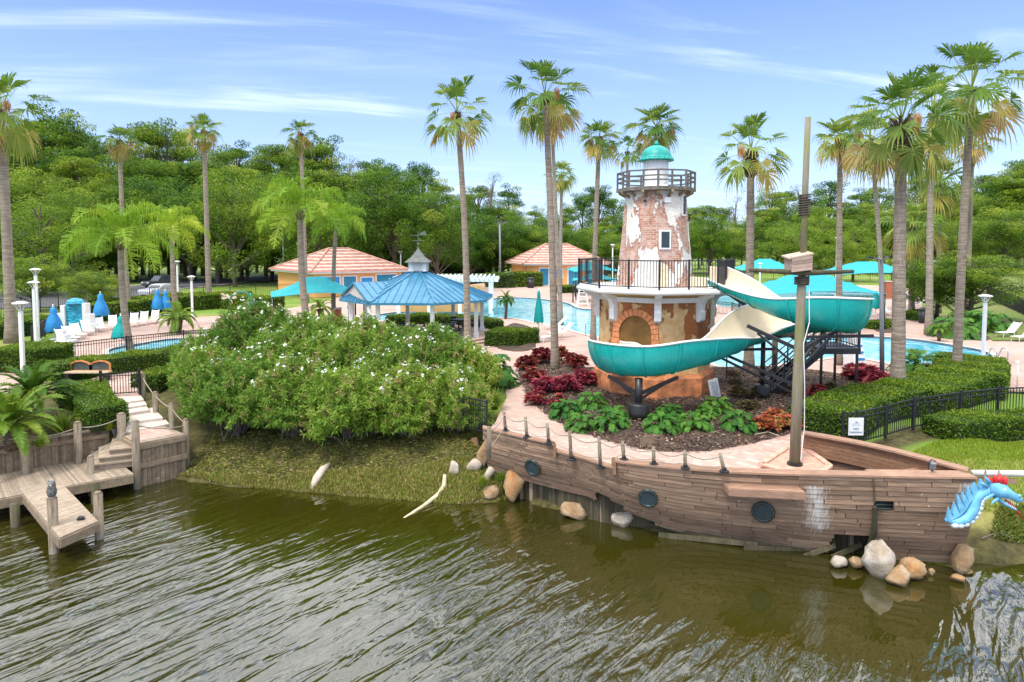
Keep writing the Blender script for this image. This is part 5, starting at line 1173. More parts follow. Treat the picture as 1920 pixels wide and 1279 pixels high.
# low feather plants: pygmy palms, sagos, philodendrons
def rosette(name,seed,n,L_,el,mat,nl=30,ll=.2,lw=.03,dr=1.0,hang=.4,t0=(.2,.9),z=0,vee=.3):
    r=np.random.default_rng(seed); a=LA()
    for i in range(n):
        f=i/n; pinnate(a,(0,0,z),i*2.4+r.uniform(-.3,.3),R(el[0]+(el[1]-el[0])*f+r.uniform(-8,8)),r.uniform(*L_),r,nl=nl,ll=ll,lw=lw,droop=dr,hang=hang,t0=t0,vee=vee)
    o=a.build(name,mat); d=o.data; bpy.data.objects.remove(o); return d
pyg=[rosette('crown',5,24,(.9,1.2),(75,-10),K['sago'],34,.22,.03,1.3,.45),rosette('crown',6,20,(.8,1.1),(75,-20),K['sago'],30,.2,.03,1.3,.45)]
def small_palm(label,u,v,h,s_,vi=0,twin=0,Y=None):
    B_=P(u,v,0.0); t=T('pygmy_palm',label,'small palm',B_); MB().tube([B_,B_+Vector((.05,0,h*.5)),B_+Vector((.02,0,h))],[.12*s_,.13*s_,.19*s_],10).build('trunk',K['boots'],t,True)
    c=bpy.data.objects.new('crown',pyg[vi]); C.objects.link(c); c.parent=t; c.location=(.02,0,h); c.scale=(s_,)*3; c.rotation_euler=(0,0,u*.1)
small_palm('small palm with bulbous trunk in the bed between gazebo and pool',948,598,1.55,.95); small_palm('small palm half hidden by the gazebo column near the pool hedge',903,594,1.3,.5,1)
small_palm('pygmy palm at the end of the row of white loungers',335,625,1.0,1.5,0); small_palm('pygmy palm under the turquoise canopy left of the gazebo',600,600,.9,1.5,1); small_palm('pygmy palm in the hedge bed right of the palm trunks by the lagoon pool',1760,640,.7,.8,1)
sago=[rosette('fronds',8,44,(1.1,1.5),(72,6),K['sago'],56,.19,.024,.75,.2,(.2,.9),.45),rosette('fronds',9,40,(1.1,1.5),(72,4),K['sago'],56,.19,.024,.75,.2,(.2,.9),.4)]
for lb,u,v,zz,s_,vi in (('upper sago palm with stiff arching fronds beside the wooden steps',62,778,-.1,1.25,0),('lower sago palm above the dock retaining wall, cut by the left edge',22,835,-.35,1.3,1)):
    B_=P(u,v,zz); t=T('sago_palm',lb,'cycad',B_); MB().lathe((B_.x,B_.y,B_.z-.15),[(.2,0),(.24,.3),(.2,.6)],12).build('stem',K['boots'],t,True); c=bpy.data.objects.new('fronds',sago[vi]); C.objects.link(c); c.parent=t; c.location=(0,0,.1); c.scale=(s_,)*3
def leafplant(seed,n,L_,mat,ll,lw,el=(80,5),dr=1.0,stem=.45,t0=(.2,.8)):
    """broad lobed leaves on stalks: philodendron"""
    r=np.random.default_rng(seed); a=LA()
    for i in range(n):
        f=i/n; az=i*2.4+r.uniform(-.3,.3); e=R(el[0]+(el[1]-el[0])*f+r.uniform(-9,9)); s_=r.uniform(*L_)*stem/.45*.5
        tip=np.array([math.cos(e)*math.cos(az),math.cos(e)*math.sin(az),math.sin(e)])*s_
        w=np.array([-math.sin(az),math.cos(az),0])*.012; a.add(np.array([-w,w,tip+w,tip-w]),np.arange(4).reshape(1,4),np.full(4,.7))
        pinnate(a,tip,az,e-R(35),r.uniform(*L_)*.62,r,nl=12,ll=ll,lw=lw,droop=dr,hang=.35,t0=t0,vee=.15)
    o=a.build('leaves',mat); d=o.data; bpy.data.objects.remove(o); return d
phil=[leafplant(s,40,(.6,.85),K['philo'],.16,.042) for s in (1,2,3)]
philb=[leafplant(s,48,(1.2,1.8),K['philo'],.34,.085) for s in (4,5)]
def plant(name,label,cat,xy,mesh,s_,z=0,grp=None,part='leaves',rz=None):
    t=T(name,label,cat,(xy[0],xy[1],z),grp); c=bpy.data.objects.new(part,mesh); C.objects.link(c); c.parent=t; c.scale=(s_,s_,s_); c.rotation_euler=(0,0,rz if rz is not None else (xy[0]*7.3)%6.28)
    return t
def bz(x,y): return float(bed_z(np.array([x]),np.array([y]))[0])
G1='green philodendrons around the lighthouse plinth'
for lb,u,v,s_ in (('leafy green plant furthest left in front of the lighthouse',1060,775,.95),('green plant second from left in front of the lighthouse, slightly lower',1092,798,.9),('green plant behind and between the two leftmost green plants',1108,765,1.0),('green plant just left of the black drum footing',1148,800,1.0),('small green plant behind the left drum footing plant, by the plinth',1152,783,.7),('green plant touching the right side of the black drum footing',1240,808,1.0),('green plant against the plinth behind the drum footing',1255,785,.85),('green plant midway along the plinth front',1303,806,.95),('green plant at the right corner of the plinth under the white board',1342,775,1.0),('lone green plant right of the plinth with yellow leaf',1384,803,.95),('green plant partly hidden by the plinth right corner',1325,783,.7)):
    x,y=PX(u,v,.15); plant('philodendron',lb,'leafy plant',(x,y),phil[int(u)%3],s_,bz(x,y),G1)
for lb,u,v,s_,zz in (('large philodendron at the right end of the oleanders',905,722,1.25,0),('large philodendron right of the thickest palm trunk',1722,700,.95,0),('large philodendron behind the thin right trunks near the lawn',1790,632,1.2,0),('spreading philodendron beside the white lamp at the right lawn',1850,622,1.3,0),('philodendron left of the white loungers on the right lawn',1815,612,1.1,0)):
    x,y=PX(u,v,zz); plant('large_philodendron',lb,'leafy plant',(x,y),philb[int(u)%2],s_,zz)
# red shrubs
def redbush(seed,mat,n=46,nl=13,Rr=.42,H=.62,ll=.26,lw=.10):
    r=np.random.default_rng(seed); a=LA()
    for i in range(n):
        az=r.uniform(0,2*PI); rr_=Rr*math.sqrt(r.random()); c=np.array([rr_*math.cos(az),rr_*math.sin(az),H*(.35+.65*r.random())*(1-.5*(rr_/Rr)**2)])
        aa=r.uniform(0,2*PI,nl); up=r.uniform(-.1,.9,nl); D=np.stack([np.cos(aa),np.sin(aa),up],-1); V,Fc,t=leaf_arrays(np.tile(c,(nl,1))-[0,0,.03],D,r.uniform(.7,1.1,nl)*ll,lw,np.clip(r.normal(.45 if r.random()<.6 else .75,.16,nl),0,1),r=r,flat=.5,droop=.25); a.add(V,Fc,t)
        w=np.array([.008,0,0]); b0=np.array([c[0]*.3,c[1]*.3,0]); a.add(np.array([b0-w,b0+w,c+w,c-w]),np.arange(4).reshape(1,4),np.full(4,.1))
    o=a.build('foliage',mat); d=o.data; bpy.data.objects.remove(o); return d
red=[redbush(1,K['redleaf']),redbush(2,K['redleaf'],38)]; cor=[redbush(3,K['coral'],40,13,.40,.45),redbush(4,K['coral'],34,12,.36,.42)]; dul=[redbush(5,K['dull'],34,10,.34,.42,.2,.06),redbush(6,K['dull'],26,9,.3,.36,.2,.05)]
def place(lst,name,label,cat,meshes,grp,z=.15):
    for i,(lb,u,v,s_) in enumerate(lst):
        x,y=PX(u,v,z); plant(name,label%lb if '%' in label else lb,cat,(x,y),meshes[i%len(meshes)],s_,bz(x,y) if z else 0,grp,'foliage')
place([('at the top left tip of the mulch bed',985,690,1.1),('second along the left edge of the bed',1002,712,1.0),('left of the tall palm trunk, behind the first two',1015,682,1.3),('directly behind the tall palm trunk',1050,672,1.2),('right of the tall palm trunk near the pool deck',1078,690,1.15),('just left of the tall palm trunk base',1022,735,1.15),('low and dark, at the left edge below the palm base',1005,752,.85),('right of the tall palm trunk base',1062,735,1.2),('under the left end of the slide',1095,722,1.1),('below the palm base nearest the pink path',1048,762,.8)],'red_ti_shrub','dark red shrub %s','red shrub',red,'red shrubs left of the lighthouse')
place([('by the landing legs of the metal staircase',1600,712,1.1),('left of the grey lamp pole',1625,718,1.3),('right under the grey lamp pole',1648,728,1.15),('in front of the grey lamp pole, low',1612,745,1.15),('between hedge and mast, nearest the hedge',1580,760,1.0),('highest one behind the landing legs',1612,700,1.0),('right of the drum footing behind the mast',1545,765,1.05),('touching the thickest palm trunk',1665,742,1.05),('small, just right of the drum footing',1532,745,.8)],'crimson_shrub','crimson shrub %s','red shrub',red,'crimson shrubs right of the mast')
place([('coral leaved shrub left of the mast, leftmost',1440,802,1.0),('coral leaved shrub left of the mast, touching it',1475,797,1.05),('coral leaved shrub left of the mast, in the middle at the back',1458,788,.85)],'coral_shrub','%s','coral shrub',cor,'coral shrubs beside the mast')
place([('bronze shrub just right of the white board',1385,745,1.1),('bronze shrub between white board and stout palm',1378,722,.9),('bronze shrub in the middle of the bare mulch',1420,745,1.0),('bronze shrub near the coral shrubs',1405,768,1.15),('bronze shrub right of the stout palm trunk',1462,718,1.0),('bronze shrub behind the mast base',1478,738,1.0),('bronze shrub in front of the stout palm trunk',1432,722,.8),('bronze shrub under the black slide truss',1375,705,.8),('bronze shrub below the stairs',1555,735,1.0)],'bronze_shrub','%s','small shrub',dul,'sparse bronze shrubs in the mulch')
# ---------------- oleander thicket ----------------
def oleander(seed,Rx,H,ntip,flowers=17):
    r=np.random.default_rng(seed); a=LA(); nl=20
    n=ntip; az=r.uniform(0,2*PI,n); u=r.random(n)**.42; ph=np.arccos(r.uniform(-.25,1,n)); 
    bumps=1+.16*np.sin(az*3+seed)+.12*np.sin(az*5+ph*4+seed*2)
    x=Rx*u*np.sin(ph)*np.cos(az)*bumps; y=Rx*u*np.sin(ph)*np.sin(az)*bumps; z=H*.47+H*.55*u*np.cos(ph)*(1+.14*np.sin(az*4+seed*3))
    z=np.maximum(z,-.12+r.uniform(0,.5,n)); tips=np.stack([x,y,z],-1); outd=unit(np.stack([x/Rx,y/Rx,(z-H*.3)/H+.5],-1))
    P0=np.repeat(tips,nl,0); oo=np.repeat(outd,nl,0); back=np.tile(np.linspace(0,.30,nl),n)[:,None]
    D=unit(oo*.55+r.normal(size=P0.shape)*.75); Pt=P0-oo*back
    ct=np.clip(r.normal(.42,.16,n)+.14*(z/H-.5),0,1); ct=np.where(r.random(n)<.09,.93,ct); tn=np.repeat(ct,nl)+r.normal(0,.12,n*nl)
    V,Fc,t=leaf_arrays(Pt,D,r.uniform(.13,.23,len(Pt)),r.uniform(.035,.05,len(Pt)),tn,r=r,droop=.12); a.add(V,Fc,t)
    fol=a.build('foliage',K['bush']); fd=fol.data; bpy.data.objects.remove(fol)
    b=MB()
    for i in range(60):
        k=r.integers(n); tp=tips[k]*1.02; base=Vector((r.normal()*.25,r.normal()*.25,-.3)); m_=Vector((tp[0]*.45,tp[1]*.45,tp[2]*.45)); b.tube([base,m_+Vector((0,0,.15)),Vector(tp)],[.035,.022,.007],5)
    bo=b.build('branches',K['bark_grey']); bd=bo.data; bpy.data.objects.remove(bo)
    k=[i for i in np.argsort(-(z+r.uniform(0,1.3,n)-y*.25)) if u[i]>.8][:flowers*2]; k=r.choice(k,min(flowers,len(k)),replace=False); fl=LA()
    for i in k:
        c=tips[i]+outd[i]*.07
        for q in range(r.integers(2,5)):
            c2=c+r.normal(size=3)*.05; aa=np.arange(5)*2*PI/5+r.random(); nn=unit(outd[i]+r.normal(size=3)*.5); e1=unit(np.cross(nn,[.3,.2,1.])); e2=np.cross(nn,e1)
            D=np.cos(aa)[:,None]*e1+np.sin(aa)[:,None]*e2+nn*.25
            sz=r.uniform(.035,.065); V,Fc,t=leaf_arrays(np.tile(c2,(5,1)),D,sz,sz*.95,np.full(5,.5),r=r,flat=0,droop=0); fl.add(V,Fc,t)
    fo=fl.build('blossoms',K['flower']); fod=fo.data; bpy.data.objects.remove(fo); return fd,bd,fod
ole=[oleander(1,1.9,3.1,1750),oleander(2,2.1,2.9,1850),oleander(5,1.8,2.6,1550,16)]
for lb,u,Y,zz,vi,sx,sz in (('oleander at the left end above the wooden platform',395,26.3,-.35,2,.85,.95),('tallest oleander at the back left, reaching above the terrace fence',485,29.2,-.1,0,1.12,1.18),('oleander in the back row third from left',590,28.4,-.1,1,1.0,1.10),('oleander in the back row in front of the gazebo porch',690,28.2,-.1,0,1.0,1.0),('oleander in the back row in front of the gazebo columns',800,27.4,-.1,1,1.0,.98),('oleander in the front row second from left, hanging over the bank',450,25.0,-1.1,1,.98,1.02),('oleander in the middle of the front row',555,24.5,-1.15,0,1.0,1.0),('oleander in the front row right of the middle',665,24.1,-1.25,2,1.12,1.12),('oleander in the front row overhanging the right part of the bank',775,24.2,-1.2,0,.95,.95),('oleander at the right end next to the black fence',852,24.2,-1.05,1,.72,.92),('small oleander behind the right end, by the tall palm trunk',868,27.4,-.2,2,.85,.88),('low oleander at the back left near the pool fence',400,28.6,-.1,2,1.0,.95),('oleander filling the centre of the thicket',640,26.6,-.5,1,1.0,1.08),('oleander filling the thicket below the gazebo',760,26.2,-.5,2,1.05,1.06),('oleander filling the thicket at left centre',525,26.9,-.45,2,1.15,1.15)):
    q=P(u,800,Y=Y); t=T('oleander_bush',lb,'flowering shrub',(q.x,q.y,zz),'white flowering oleanders on the bank')
    for nm,md in zip(('foliage','branches','blossoms'),ole[vi]): c=bpy.data.objects.new(nm,md); C.objects.link(c); c.parent=t; 
    t.scale=(sx,sx,sz); t.rotation_euler=(0,0,(u*.37)%6.28 if vi else 0)
# ---------------- hedges ----------------
def hedge(label,pl,w,h,z=0,dens=420,ls=.075,name='clipped_hedge',top=.0):
    r=np.random.default_rng(len(label)+int(abs(pl[0][0])*10)); t=T(name,label,'hedge',(pl[0][0],pl[0][1],z)); b=MB(); a=LA()
    L_=[];R_=[]
    for i,p in enumerate(pl):
        A=pl[max(i-1,0)];B_=pl[min(i+1,len(pl)-1)];tx,ty=B_[0]-A[0],B_[1]-A[1];l=math.hypot(tx,ty);L_.append((p[0]-ty/l*w/2,p[1]+tx/l*w/2));R_.append((p[0]+ty/l*w/2,p[1]-tx/l*w/2))
    for i in range(len(pl)-1):
        q=[R_[i],R_[i+1],L_[i+1],L_[i]]; m_=.92; c=(sum(x[0] for x in q)/4,sum(x[1] for x in q)/4)
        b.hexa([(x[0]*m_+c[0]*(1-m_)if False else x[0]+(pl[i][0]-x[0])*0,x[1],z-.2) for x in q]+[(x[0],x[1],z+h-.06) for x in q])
        seg=math.hypot(pl[i+1][0]-pl[i][0],pl[i+1][1]-pl[i][1])
        for kind in range(3):
            ar=seg*(w if kind==0 else h); n=int(ar*dens); s_=r.random(n); 
            if kind==0:
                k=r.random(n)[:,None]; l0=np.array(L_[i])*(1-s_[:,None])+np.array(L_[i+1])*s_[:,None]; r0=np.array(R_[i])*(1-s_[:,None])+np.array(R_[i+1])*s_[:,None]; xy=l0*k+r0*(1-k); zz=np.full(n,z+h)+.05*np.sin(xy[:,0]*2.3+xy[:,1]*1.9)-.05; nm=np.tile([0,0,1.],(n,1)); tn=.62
            else:
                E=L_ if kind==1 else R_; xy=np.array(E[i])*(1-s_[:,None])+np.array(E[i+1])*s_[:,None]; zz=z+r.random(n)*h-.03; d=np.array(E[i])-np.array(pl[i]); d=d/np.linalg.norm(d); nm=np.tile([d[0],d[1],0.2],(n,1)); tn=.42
            Pt=np.column_stack([xy,zz])+nm*r.uniform(-.07,.05,n)[:,None]; D=unit(nm*.5+r.normal(size=(n,3))*.7); V,Fc,tt=leaf_arrays(Pt,D,r.uniform(.8,1.3,n)*ls*1.6,ls,r.normal(tn,.17,n)+.12*np.sin(Pt[:,0]*1.7+Pt[:,1]*2.3),r=r); a.add(V,Fc,tt)
    for e,i in ((0,0),(-1,len(pl)-1)):
        n=int(w*h*dens); k=r.random(n)[:,None]; xy=np.array(L_[i])*k+np.array(R_[i])*(1-k); zz=z+r.random(n)*h; A=pl[0 if e==0 else -1];B_=pl[1 if e==0 else -2]; d=np.array([A[0]-B_[0],A[1]-B_[1]]); d/=np.linalg.norm(d); nm=np.tile([d[0],d[1],.2],(n,1)); Pt=np.column_stack([xy,zz])+nm*r.uniform(-.05,.06,n)[:,None]; V,Fc,tt=leaf_arrays(Pt,unit(nm*.5+r.normal(size=(n,3))*.7),r.uniform(.8,1.3,n)*ls*1.6,ls,r.normal(.42,.17,n),r=r); a.add(V,Fc,tt)
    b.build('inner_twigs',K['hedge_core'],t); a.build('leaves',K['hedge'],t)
    return t
hedge('knee high hedge between the lawn and the black fence at right',[(13.7,21.6),(15.5,22.1),(18,22.3),(24,22.4)],1.25,.62,-.15,1100,.05)
hedge('hedge behind the no trespassing fence, left part beside the mast',[PX(1535,812),PX(1590,785),PX(1640,768),PX(1700,760)],1.9,.78,0,900,.05)
hedge('broad hedge around the tall grey palm behind the fence',[PX(1700,764),PX(1760,745),PX(1810,730)],2.3,.8,0,800,.055)
hedge('rounded hedge reaching back to the lagoon pool',[PX(1810,736),PX(1822,712),PX(1816,698)],2.6,.85,0,700,.055)
hedge('long clipped hedge in front of the terrace fence at left',[PX(95,712),PX(180,702),PX(270,690),PX(370,676)],1.5,.8,0,800,.055)
hedge('big rounded hedge behind the nearest white lamp',[PX(25,700),PX(70,690),PX(105,684)],2.4,1.15,0,700,.06)
hedge('hedge at the left edge behind the tall palm',[PX(-80,640),PX(20,628),PX(90,618)],3,1.0,0,420,.08)
hedge('hedge running beside the steps above the gate',[PX(110,748),PX(170,742),PX(180,775),PX(205,790)],1.1,.65,-.1,900,.055)
hedge('tall dark hedge behind the terrace umbrellas',[PX(150,604),PX(230,596),PX(330,583),PX(420,577),PX(520,585)],1.6,1.35,0,240,.10)
hedge('lower hedge between dark hedge and parking fence',[PX(180,590),PX(330,573),PX(470,568)],1.4,1.2,0,200,.11)
hedge('hedge along the pool behind the gazebo',[PX(735,612),PX(800,606),PX(880,612),PX(925,622)],1.6,.75,0,360,.08)
hedge('round hedge right of the gazebo step',[PX(938,650),PX(960,642),PX(990,646)],2.0,.9,0,600,.065)
hedge('low hedge at the far pool deck right of the small palm',[PX(1042,549),PX(1082,547)],2.2,.8,0,140,.12)
hedge('left square hedge before the peach block',[PX(922,539),PX(952,538)],4,1.9,0,90,.16); hedge('right square hedge before the peach block, beside the bin',[PX(966,537),PX(1006,536)],4,2.0,0,90,.16)
hedge('grassy low planting in the bed behind the slide bend',[PX(1625,616),PX(1680,614)],1.4,.5,0,300,.1); hedge('low hedge between the white lamps at right edge',[PX(1705,600),PX(1732,596)],1.5,.6,0,300,.1)
hedge('small hedge patch above the steps right of the gate',[PX(272,728),PX(300,720),PX(335,712)],1.3,.6,0,700,.06)
# ornamental grass
def tuft(n,L_,seed,mat):
    r=np.random.default_rng(seed); a=LA()
    for i in range(n): 
        az=r.uniform(0,2*PI); el=R(r.uniform(35,88)); l=r.uniform(*L_); d=np.array([math.cos(el)*math.cos(az),math.cos(el)*math.sin(az),math.sin(el)]); w=np.array([-math.sin(az),math.cos(az),0])*.008; p0=np.array([r.normal()*.06,r.normal()*.06,0]); p1=p0+d*l*.55; p2=p1+unit(d+np.array([0,0,-.6]))*l*.5; t=r.uniform(.2,1)
        a.add(np.array([p0-w,p0+w,p1+w,p1-w,p1-w,p1+w,p2,p2]),np.arange(8).reshape(2,4),np.full(8,t))
    o=a.build('blades',mat); d=o.data; bpy.data.objects.remove(o); return d
tf=[tuft(420,(.5,.95),1,K['grassb']),tuft(300,(.3,.6),2,K['grassb'])]
for lb,u,v,s_,zz,m_ in (('fountain grass clump by the path behind the black fence',925,768,1.0,0,0),('grass tuft among the rocks left of the stern',905,908,.6,-1.4,1),('second grass tuft beside the orange boulder',938,902,.6,-1.3,1),('grass clump below the steps hedge',175,795,.9,-.2,0),('grass clump right of the lower sago palm',118,812,.9,-.3,0),('grass clump above the retaining wall',205,806,.7,-.3,1),('grass clump beside the sago palms near the hedge',135,770,.9,-.1,0),('grass clump at left above the wall',75,838,.7,-.3,1),('grass tuft behind the bow rock',1812,990,.5,-1.5,1)):
    x,y=PX(u,v,zz); plant('grass_clump',lb,'grass clump',(x,y),tf[m_],s_,zz,None,'blades')
x,y=PX(1660,1000,-1.5); x,y=7.9+2.0-.0,17.55; q=P(1642,1010,Y=17.35); plant('fern','fern growing out of the broken hole in the hull','fern',(q.x,q.y),phil[0],.6,-1.45)
# ---------------- forest ----------------
def tree_mesh(seed,kind):
    r=np.random.default_rng(seed); a=LA(); b=MB(); b.tube([(0,0,-.02),(.01,0,.3),(0.0,.01,.62),(0,0,.85)],[.022,.017,.011,.004],7)
    cl=[]
    if kind=='oak':
        for i in range(120):
            u=r.random()**.4; ph=math.acos(r.uniform(-.75,1)); az=r.uniform(0,2*PI); cl.append((.40*u*math.sin(ph)*math.cos(az),.40*u*math.sin(ph)*math.sin(az),.56+.40*u*math.cos(ph),.062,.040,210))
    elif kind=='cypress':
        for i in range(62):
            z=.40+.58*r.random(); w=.27*(1-((z-.5)/.55)**2*.55 if z>.5 else .8); az=r.uniform(0,2*PI); u=r.random()**.6; cl.append((w*u*math.cos(az),w*u*math.sin(az),z,.062,.022,200))
    elif kind=='bare':
        for i in range(30):
            z=.45+.52*r.random(); w=.13; az=r.uniform(0,2*PI); u=r.random()**.5; cl.append((w*u*math.cos(az),w*u*math.sin(az),z,.05,.03,60))
    else:  # bushy low
        for i in range(110):
            u=r.random()**.4; ph=math.acos(r.uniform(-.9,1)); az=r.uniform(0,2*PI); cl.append((.5*u*math.sin(ph)*math.cos(az),.5*u*math.sin(ph)*math.sin(az),.48+.46*u*math.cos(ph),.065,.045,190))
    for j,(x,y,z,sx,sz,n) in enumerate(cl):
        n=int(n*1.15); g=r.normal(size=(n,3)); g/=np.maximum(1,np.linalg.norm(g,axis=1,keepdims=True)/1.35); Pt=np.array([x,y,z])+g*[sx,sx,sz]; D=unit(r.normal(size=(n,3))*[1,1,.45]+[0,0,.1]); base=r.normal(.45,.2)
        if kind=='bare': ln=r.uniform(.008,.014,n)
        else: ln=r.uniform(.011,.020,n)
        V,Fc,t=leaf_arrays(Pt,D,ln,ln*.62,base+r.normal(0,.12,n)+.16*g[:,2]*.5,r=r,flat=.5,droop=.1); a.add(V,Fc,t)
        if j%3==0: b.tube([(0,0,max(.15,z-.22)),(x*.5,y*.5,z-.08),(x,y,z)],[.008,.005,.002],5)
    mat=K['moss'] if kind=='bare' else K['tree_light'] if kind=='light' else K['tree']
    o=a.build('foliage',mat); fd=o.data; bpy.data.objects.remove(o); o=b.build('trunk',K['bark_grey'] if kind=='bare' else K['bark']); td=o.data; bpy.data.objects.remove(o); return fd,td
TM={'oak':[tree_mesh(1,'oak'),tree_mesh(2,'oak'),tree_mesh(3,'oak')],'cypress':[tree_mesh(4,'cypress'),tree_mesh(5,'cypress'),tree_mesh(6,'cypress')],'bare':[tree_mesh(7,'bare'),tree_mesh(8,'bare')],'light':[tree_mesh(9,'light')]}
tl={'oak':('round_crown_tree','dense round crowned green tree in the wood behind the resort','tree','round crowned trees of the wood'),'cypress':('cypress_tree','tall cypress with flat layered foliage rising above the wood','tree','layered cypresses of the wood'),'bare':('moss_draped_tree','thin grey tree draped with moss at the skyline','tree','moss draped trees of the wood'),'light':('light_green_tree','yellow green bushy tree at the foot of the wood','tree','yellow green trees of the wood')}
LMK=[(2,'the palm at the left edge'),(72,'the tallest left lamp'),(143,'the blue waterfall wall'),(228,'the slender leaning palm'),(325,'the smaller left feather palm'),(385,'the seed tufted palm'),(470,'the green spray arch'),(532,'the plain grey pole'),(565,'the central feather palm'),(640,'the left tile roof'),(710,'the left tile roof corner'),(785,'the gazebo cupola'),(865,'the tall gazebo palm'),(938,'the side arm pole'),(985,'the right tile roof'),(1035,'the tall red shrub palm'),(1122,'the pool edge palm'),(1175,'the tower palm'),(1238,'the lighthouse tower'),(1330,'the slide entry'),(1408,'the stout palm'),(1508,'the ship mast'),(1575,'the slide bend palm'),(1635,'the thin leaning palm'),(1688,'the thickest palm'),(1746,'the second thick palm'),(1800,'the grey hedge palm'),(1845,'the right lawn lamp'),(1885,'the lone park oak'),(1925,'the right photo edge')]
KN={'oak':'round crowned tree','cypress':'flat layered cypress','bare':'thin moss draped tree','light':'yellow green tree'}
seen={}
def tlabel(kind,u,row):
    l=min(LMK,key=lambda a:abs(a[0]-u)); d=u-l[0]; rel='directly behind' if abs(d)<9 else ('just right of' if 0<d<24 else 'further right of' if d>0 else 'just left of' if d>-24 else 'further left of'); return KN[kind]+' '+row+' '+rel+' '+l[1]
rt_=random.Random(5)
def tree(kind,u,ytop,d,wid=1.0,z0=-.2,label=None,row=None):
    if row: lab=tlabel(kind,u,row)
    x=(u-960)/F*d; h=CAMZ+(HOR-ytop)*d/F-z0; nm,lb,ct,gr=tl[kind]; fd,td=rt_.choice(TM[kind]); t=T(nm,label or lab,ct,(x,d,z0),None if label else gr); 
    for n_,m_ in (('foliage',fd),('trunk',td)): c=bpy.data.objects.new(n_,m_); C.objects.link(c); c.parent=t
    t.scale=(h*wid,h*wid,h*.99); t.rotation_euler=(0,0,rt_.uniform(0,6.28)); return t
sky_=[(-200,215),(0,225),(60,205),(140,225),(200,240),(280,232),(350,240),(420,248),(480,255),(530,250),(570,240),(620,250),(680,268),(740,290),(770,312),(820,325),(880,325),(930,330),(1000,345),(1050,340),(1110,352),(1160,365),(1290,378),(1335,392),(1380,372),(1430,350),(1480,352),(1560,350),(1640,345),(1700,330),(1780,335),(1850,318),(1900,298),(1960,285),(2150,280)]
def skyl(u): return float(np.interp(u,[a for a,b_ in sky_],[b_ for a,b_ in sky_]))
def rowf(u0,u1,kf,yf,df,wf,sf,row):
    u=u0
    while u<u1: tree(kf(),u,yf(u),df(),wf(),row=row); u+=sf()
U=rt_.uniform
rowf(-60,1160,lambda:'cypress' if rt_.random()<.76 else 'bare',lambda u:skyl(u)+6+U(-20,36),lambda:U(142,165),lambda:U(.55,.82),lambda:U(20,34),'on the skyline')
rowf(-60,1180,lambda:'cypress' if rt_.random()<.6 else 'oak',lambda u:skyl(u)+U(46,82),lambda:U(128,140),lambda:U(.85,1.1),lambda:U(28,46),'below the skyline')
rowf(-60,1190,lambda:'oak' if rt_.random()<.85 else 'light',lambda u:skyl(u)+(84 if u<760 else 62)+U(-8,40),lambda:U(108,120),lambda:U(.95,1.25),lambda:U(42,64),'amid the wood')
rowf(-60,1200,lambda:'light' if rt_.random()<.3 else 'oak',lambda u:U(398,440) if u<760 else U(418,440),lambda:U(112,122),lambda:U(1.3,1.7),lambda:U(34,52),'low in the wood')
rowf(1290,1980,lambda:'cypress' if rt_.random()<.6 else 'bare',lambda u:skyl(u)+U(-14,18),lambda:U(210,240),lambda:U(.8,1.0),lambda:U(22,36),'on the skyline')
rowf(1270,1980,lambda:'oak' if rt_.random()<.7 else 'cypress',lambda u:skyl(u)+U(16,50),lambda:U(175,200),lambda:U(1.0,1.3),lambda:U(30,46),'below the skyline')
rowf(1150,1980,lambda:'oak' if rt_.random()<.6 else 'light',lambda u:U(398,432),lambda:U(152,168),lambda:U(1.3,1.7),lambda:U(34,52),'low by the far field')
tree('light',80,352,82,1.15,0,'large yellow green tree with bare lower branches behind the left terrace')
tree('oak',60,470,62,1.3,0,'low dark spreading tree beside the parking fence behind the left terrace'); tree('oak',175,500,60,1.5,0,'low dark spreading tree behind the blue waterfall wall')
tree('light',440,300,100,.8,0,'bright yellow green tree right of the seed tufted palm')
tree('oak',740,300,92,.95,0,'large dark green oak behind the gazebo cupola'); tree('oak',820,345,88,.9,0,'medium oak between gazebo palm and cupola'); tree('oak',600,330,95,1.0,0,'oak directly behind the left peach building roof')
tree('oak',1880,378,135,1.25,-.2,'broad park oak standing alone on the right hand field')
tree('oak',1822,462,54,1.6,0,'dense low dark tree behind the right hand palms'); tree('oak',1760,470,56,1.4,0,'dark shrubby tree left of the right hand lawn fence')
tree('oak',1330,392,140,.9,-.2,'oak in the gap right of the lighthouse'); tree('light',1490,415,120,1.3,-.2,'light green tree right behind the mast'); tree('light',1600,420,118,1.2,-.2,'light green tree behind the turquoise canopy with black posts')
# ---------------- dock ----------------
ZB=-1.2
bwk=T('boardwalk','weathered grey boardwalk along the retaining wall at the left edge','boardwalk',(P(100,900,ZB).x,P(100,900,ZB).y,ZB))
nA,nB,fA,fB=P(-110,955,ZB),P(251,888,ZB),P(-110,908,ZB),P(205,853,ZB); b=MB(); NB=66
for i in range(NB):
    k0=i/NB;k1=(i+.93)/NB; q=[nA.lerp(nB,k0),nA.lerp(nB,k1),fA.lerp(fB,k1),fA.lerp(fB,k0)]; dz=Vector((0,0,rr.uniform(-.006,.006))); b.hexa([x+dz+Vector((0,0,-.045)) for x in q]+[x+dz for x in q],t=rr.random())
b.build('deck_boards',K['deckwood'],bwk)
MB().beam(nA+Vector((0,-.03,-.16)),nB+Vector((0,-.03,-.16)),.06,.26,t=.5).build('edge_beam',K['greywood'],bwk)
for u,v in ((172,905),(20,945),(-60,955)): q=P(u,v,ZB); MB().tube([(q.x,q.y+.15,-3),(q.x,q.y+.15,ZB-.05)],.12,10).build('piling',K['mossy'],bwk,True)
MB().beam(fA+Vector((0,.2,-.1)),fB+Vector((0,0.2,-.1)),.4,.1,t=0).build('rear_beam',K['mossy'],bwk)
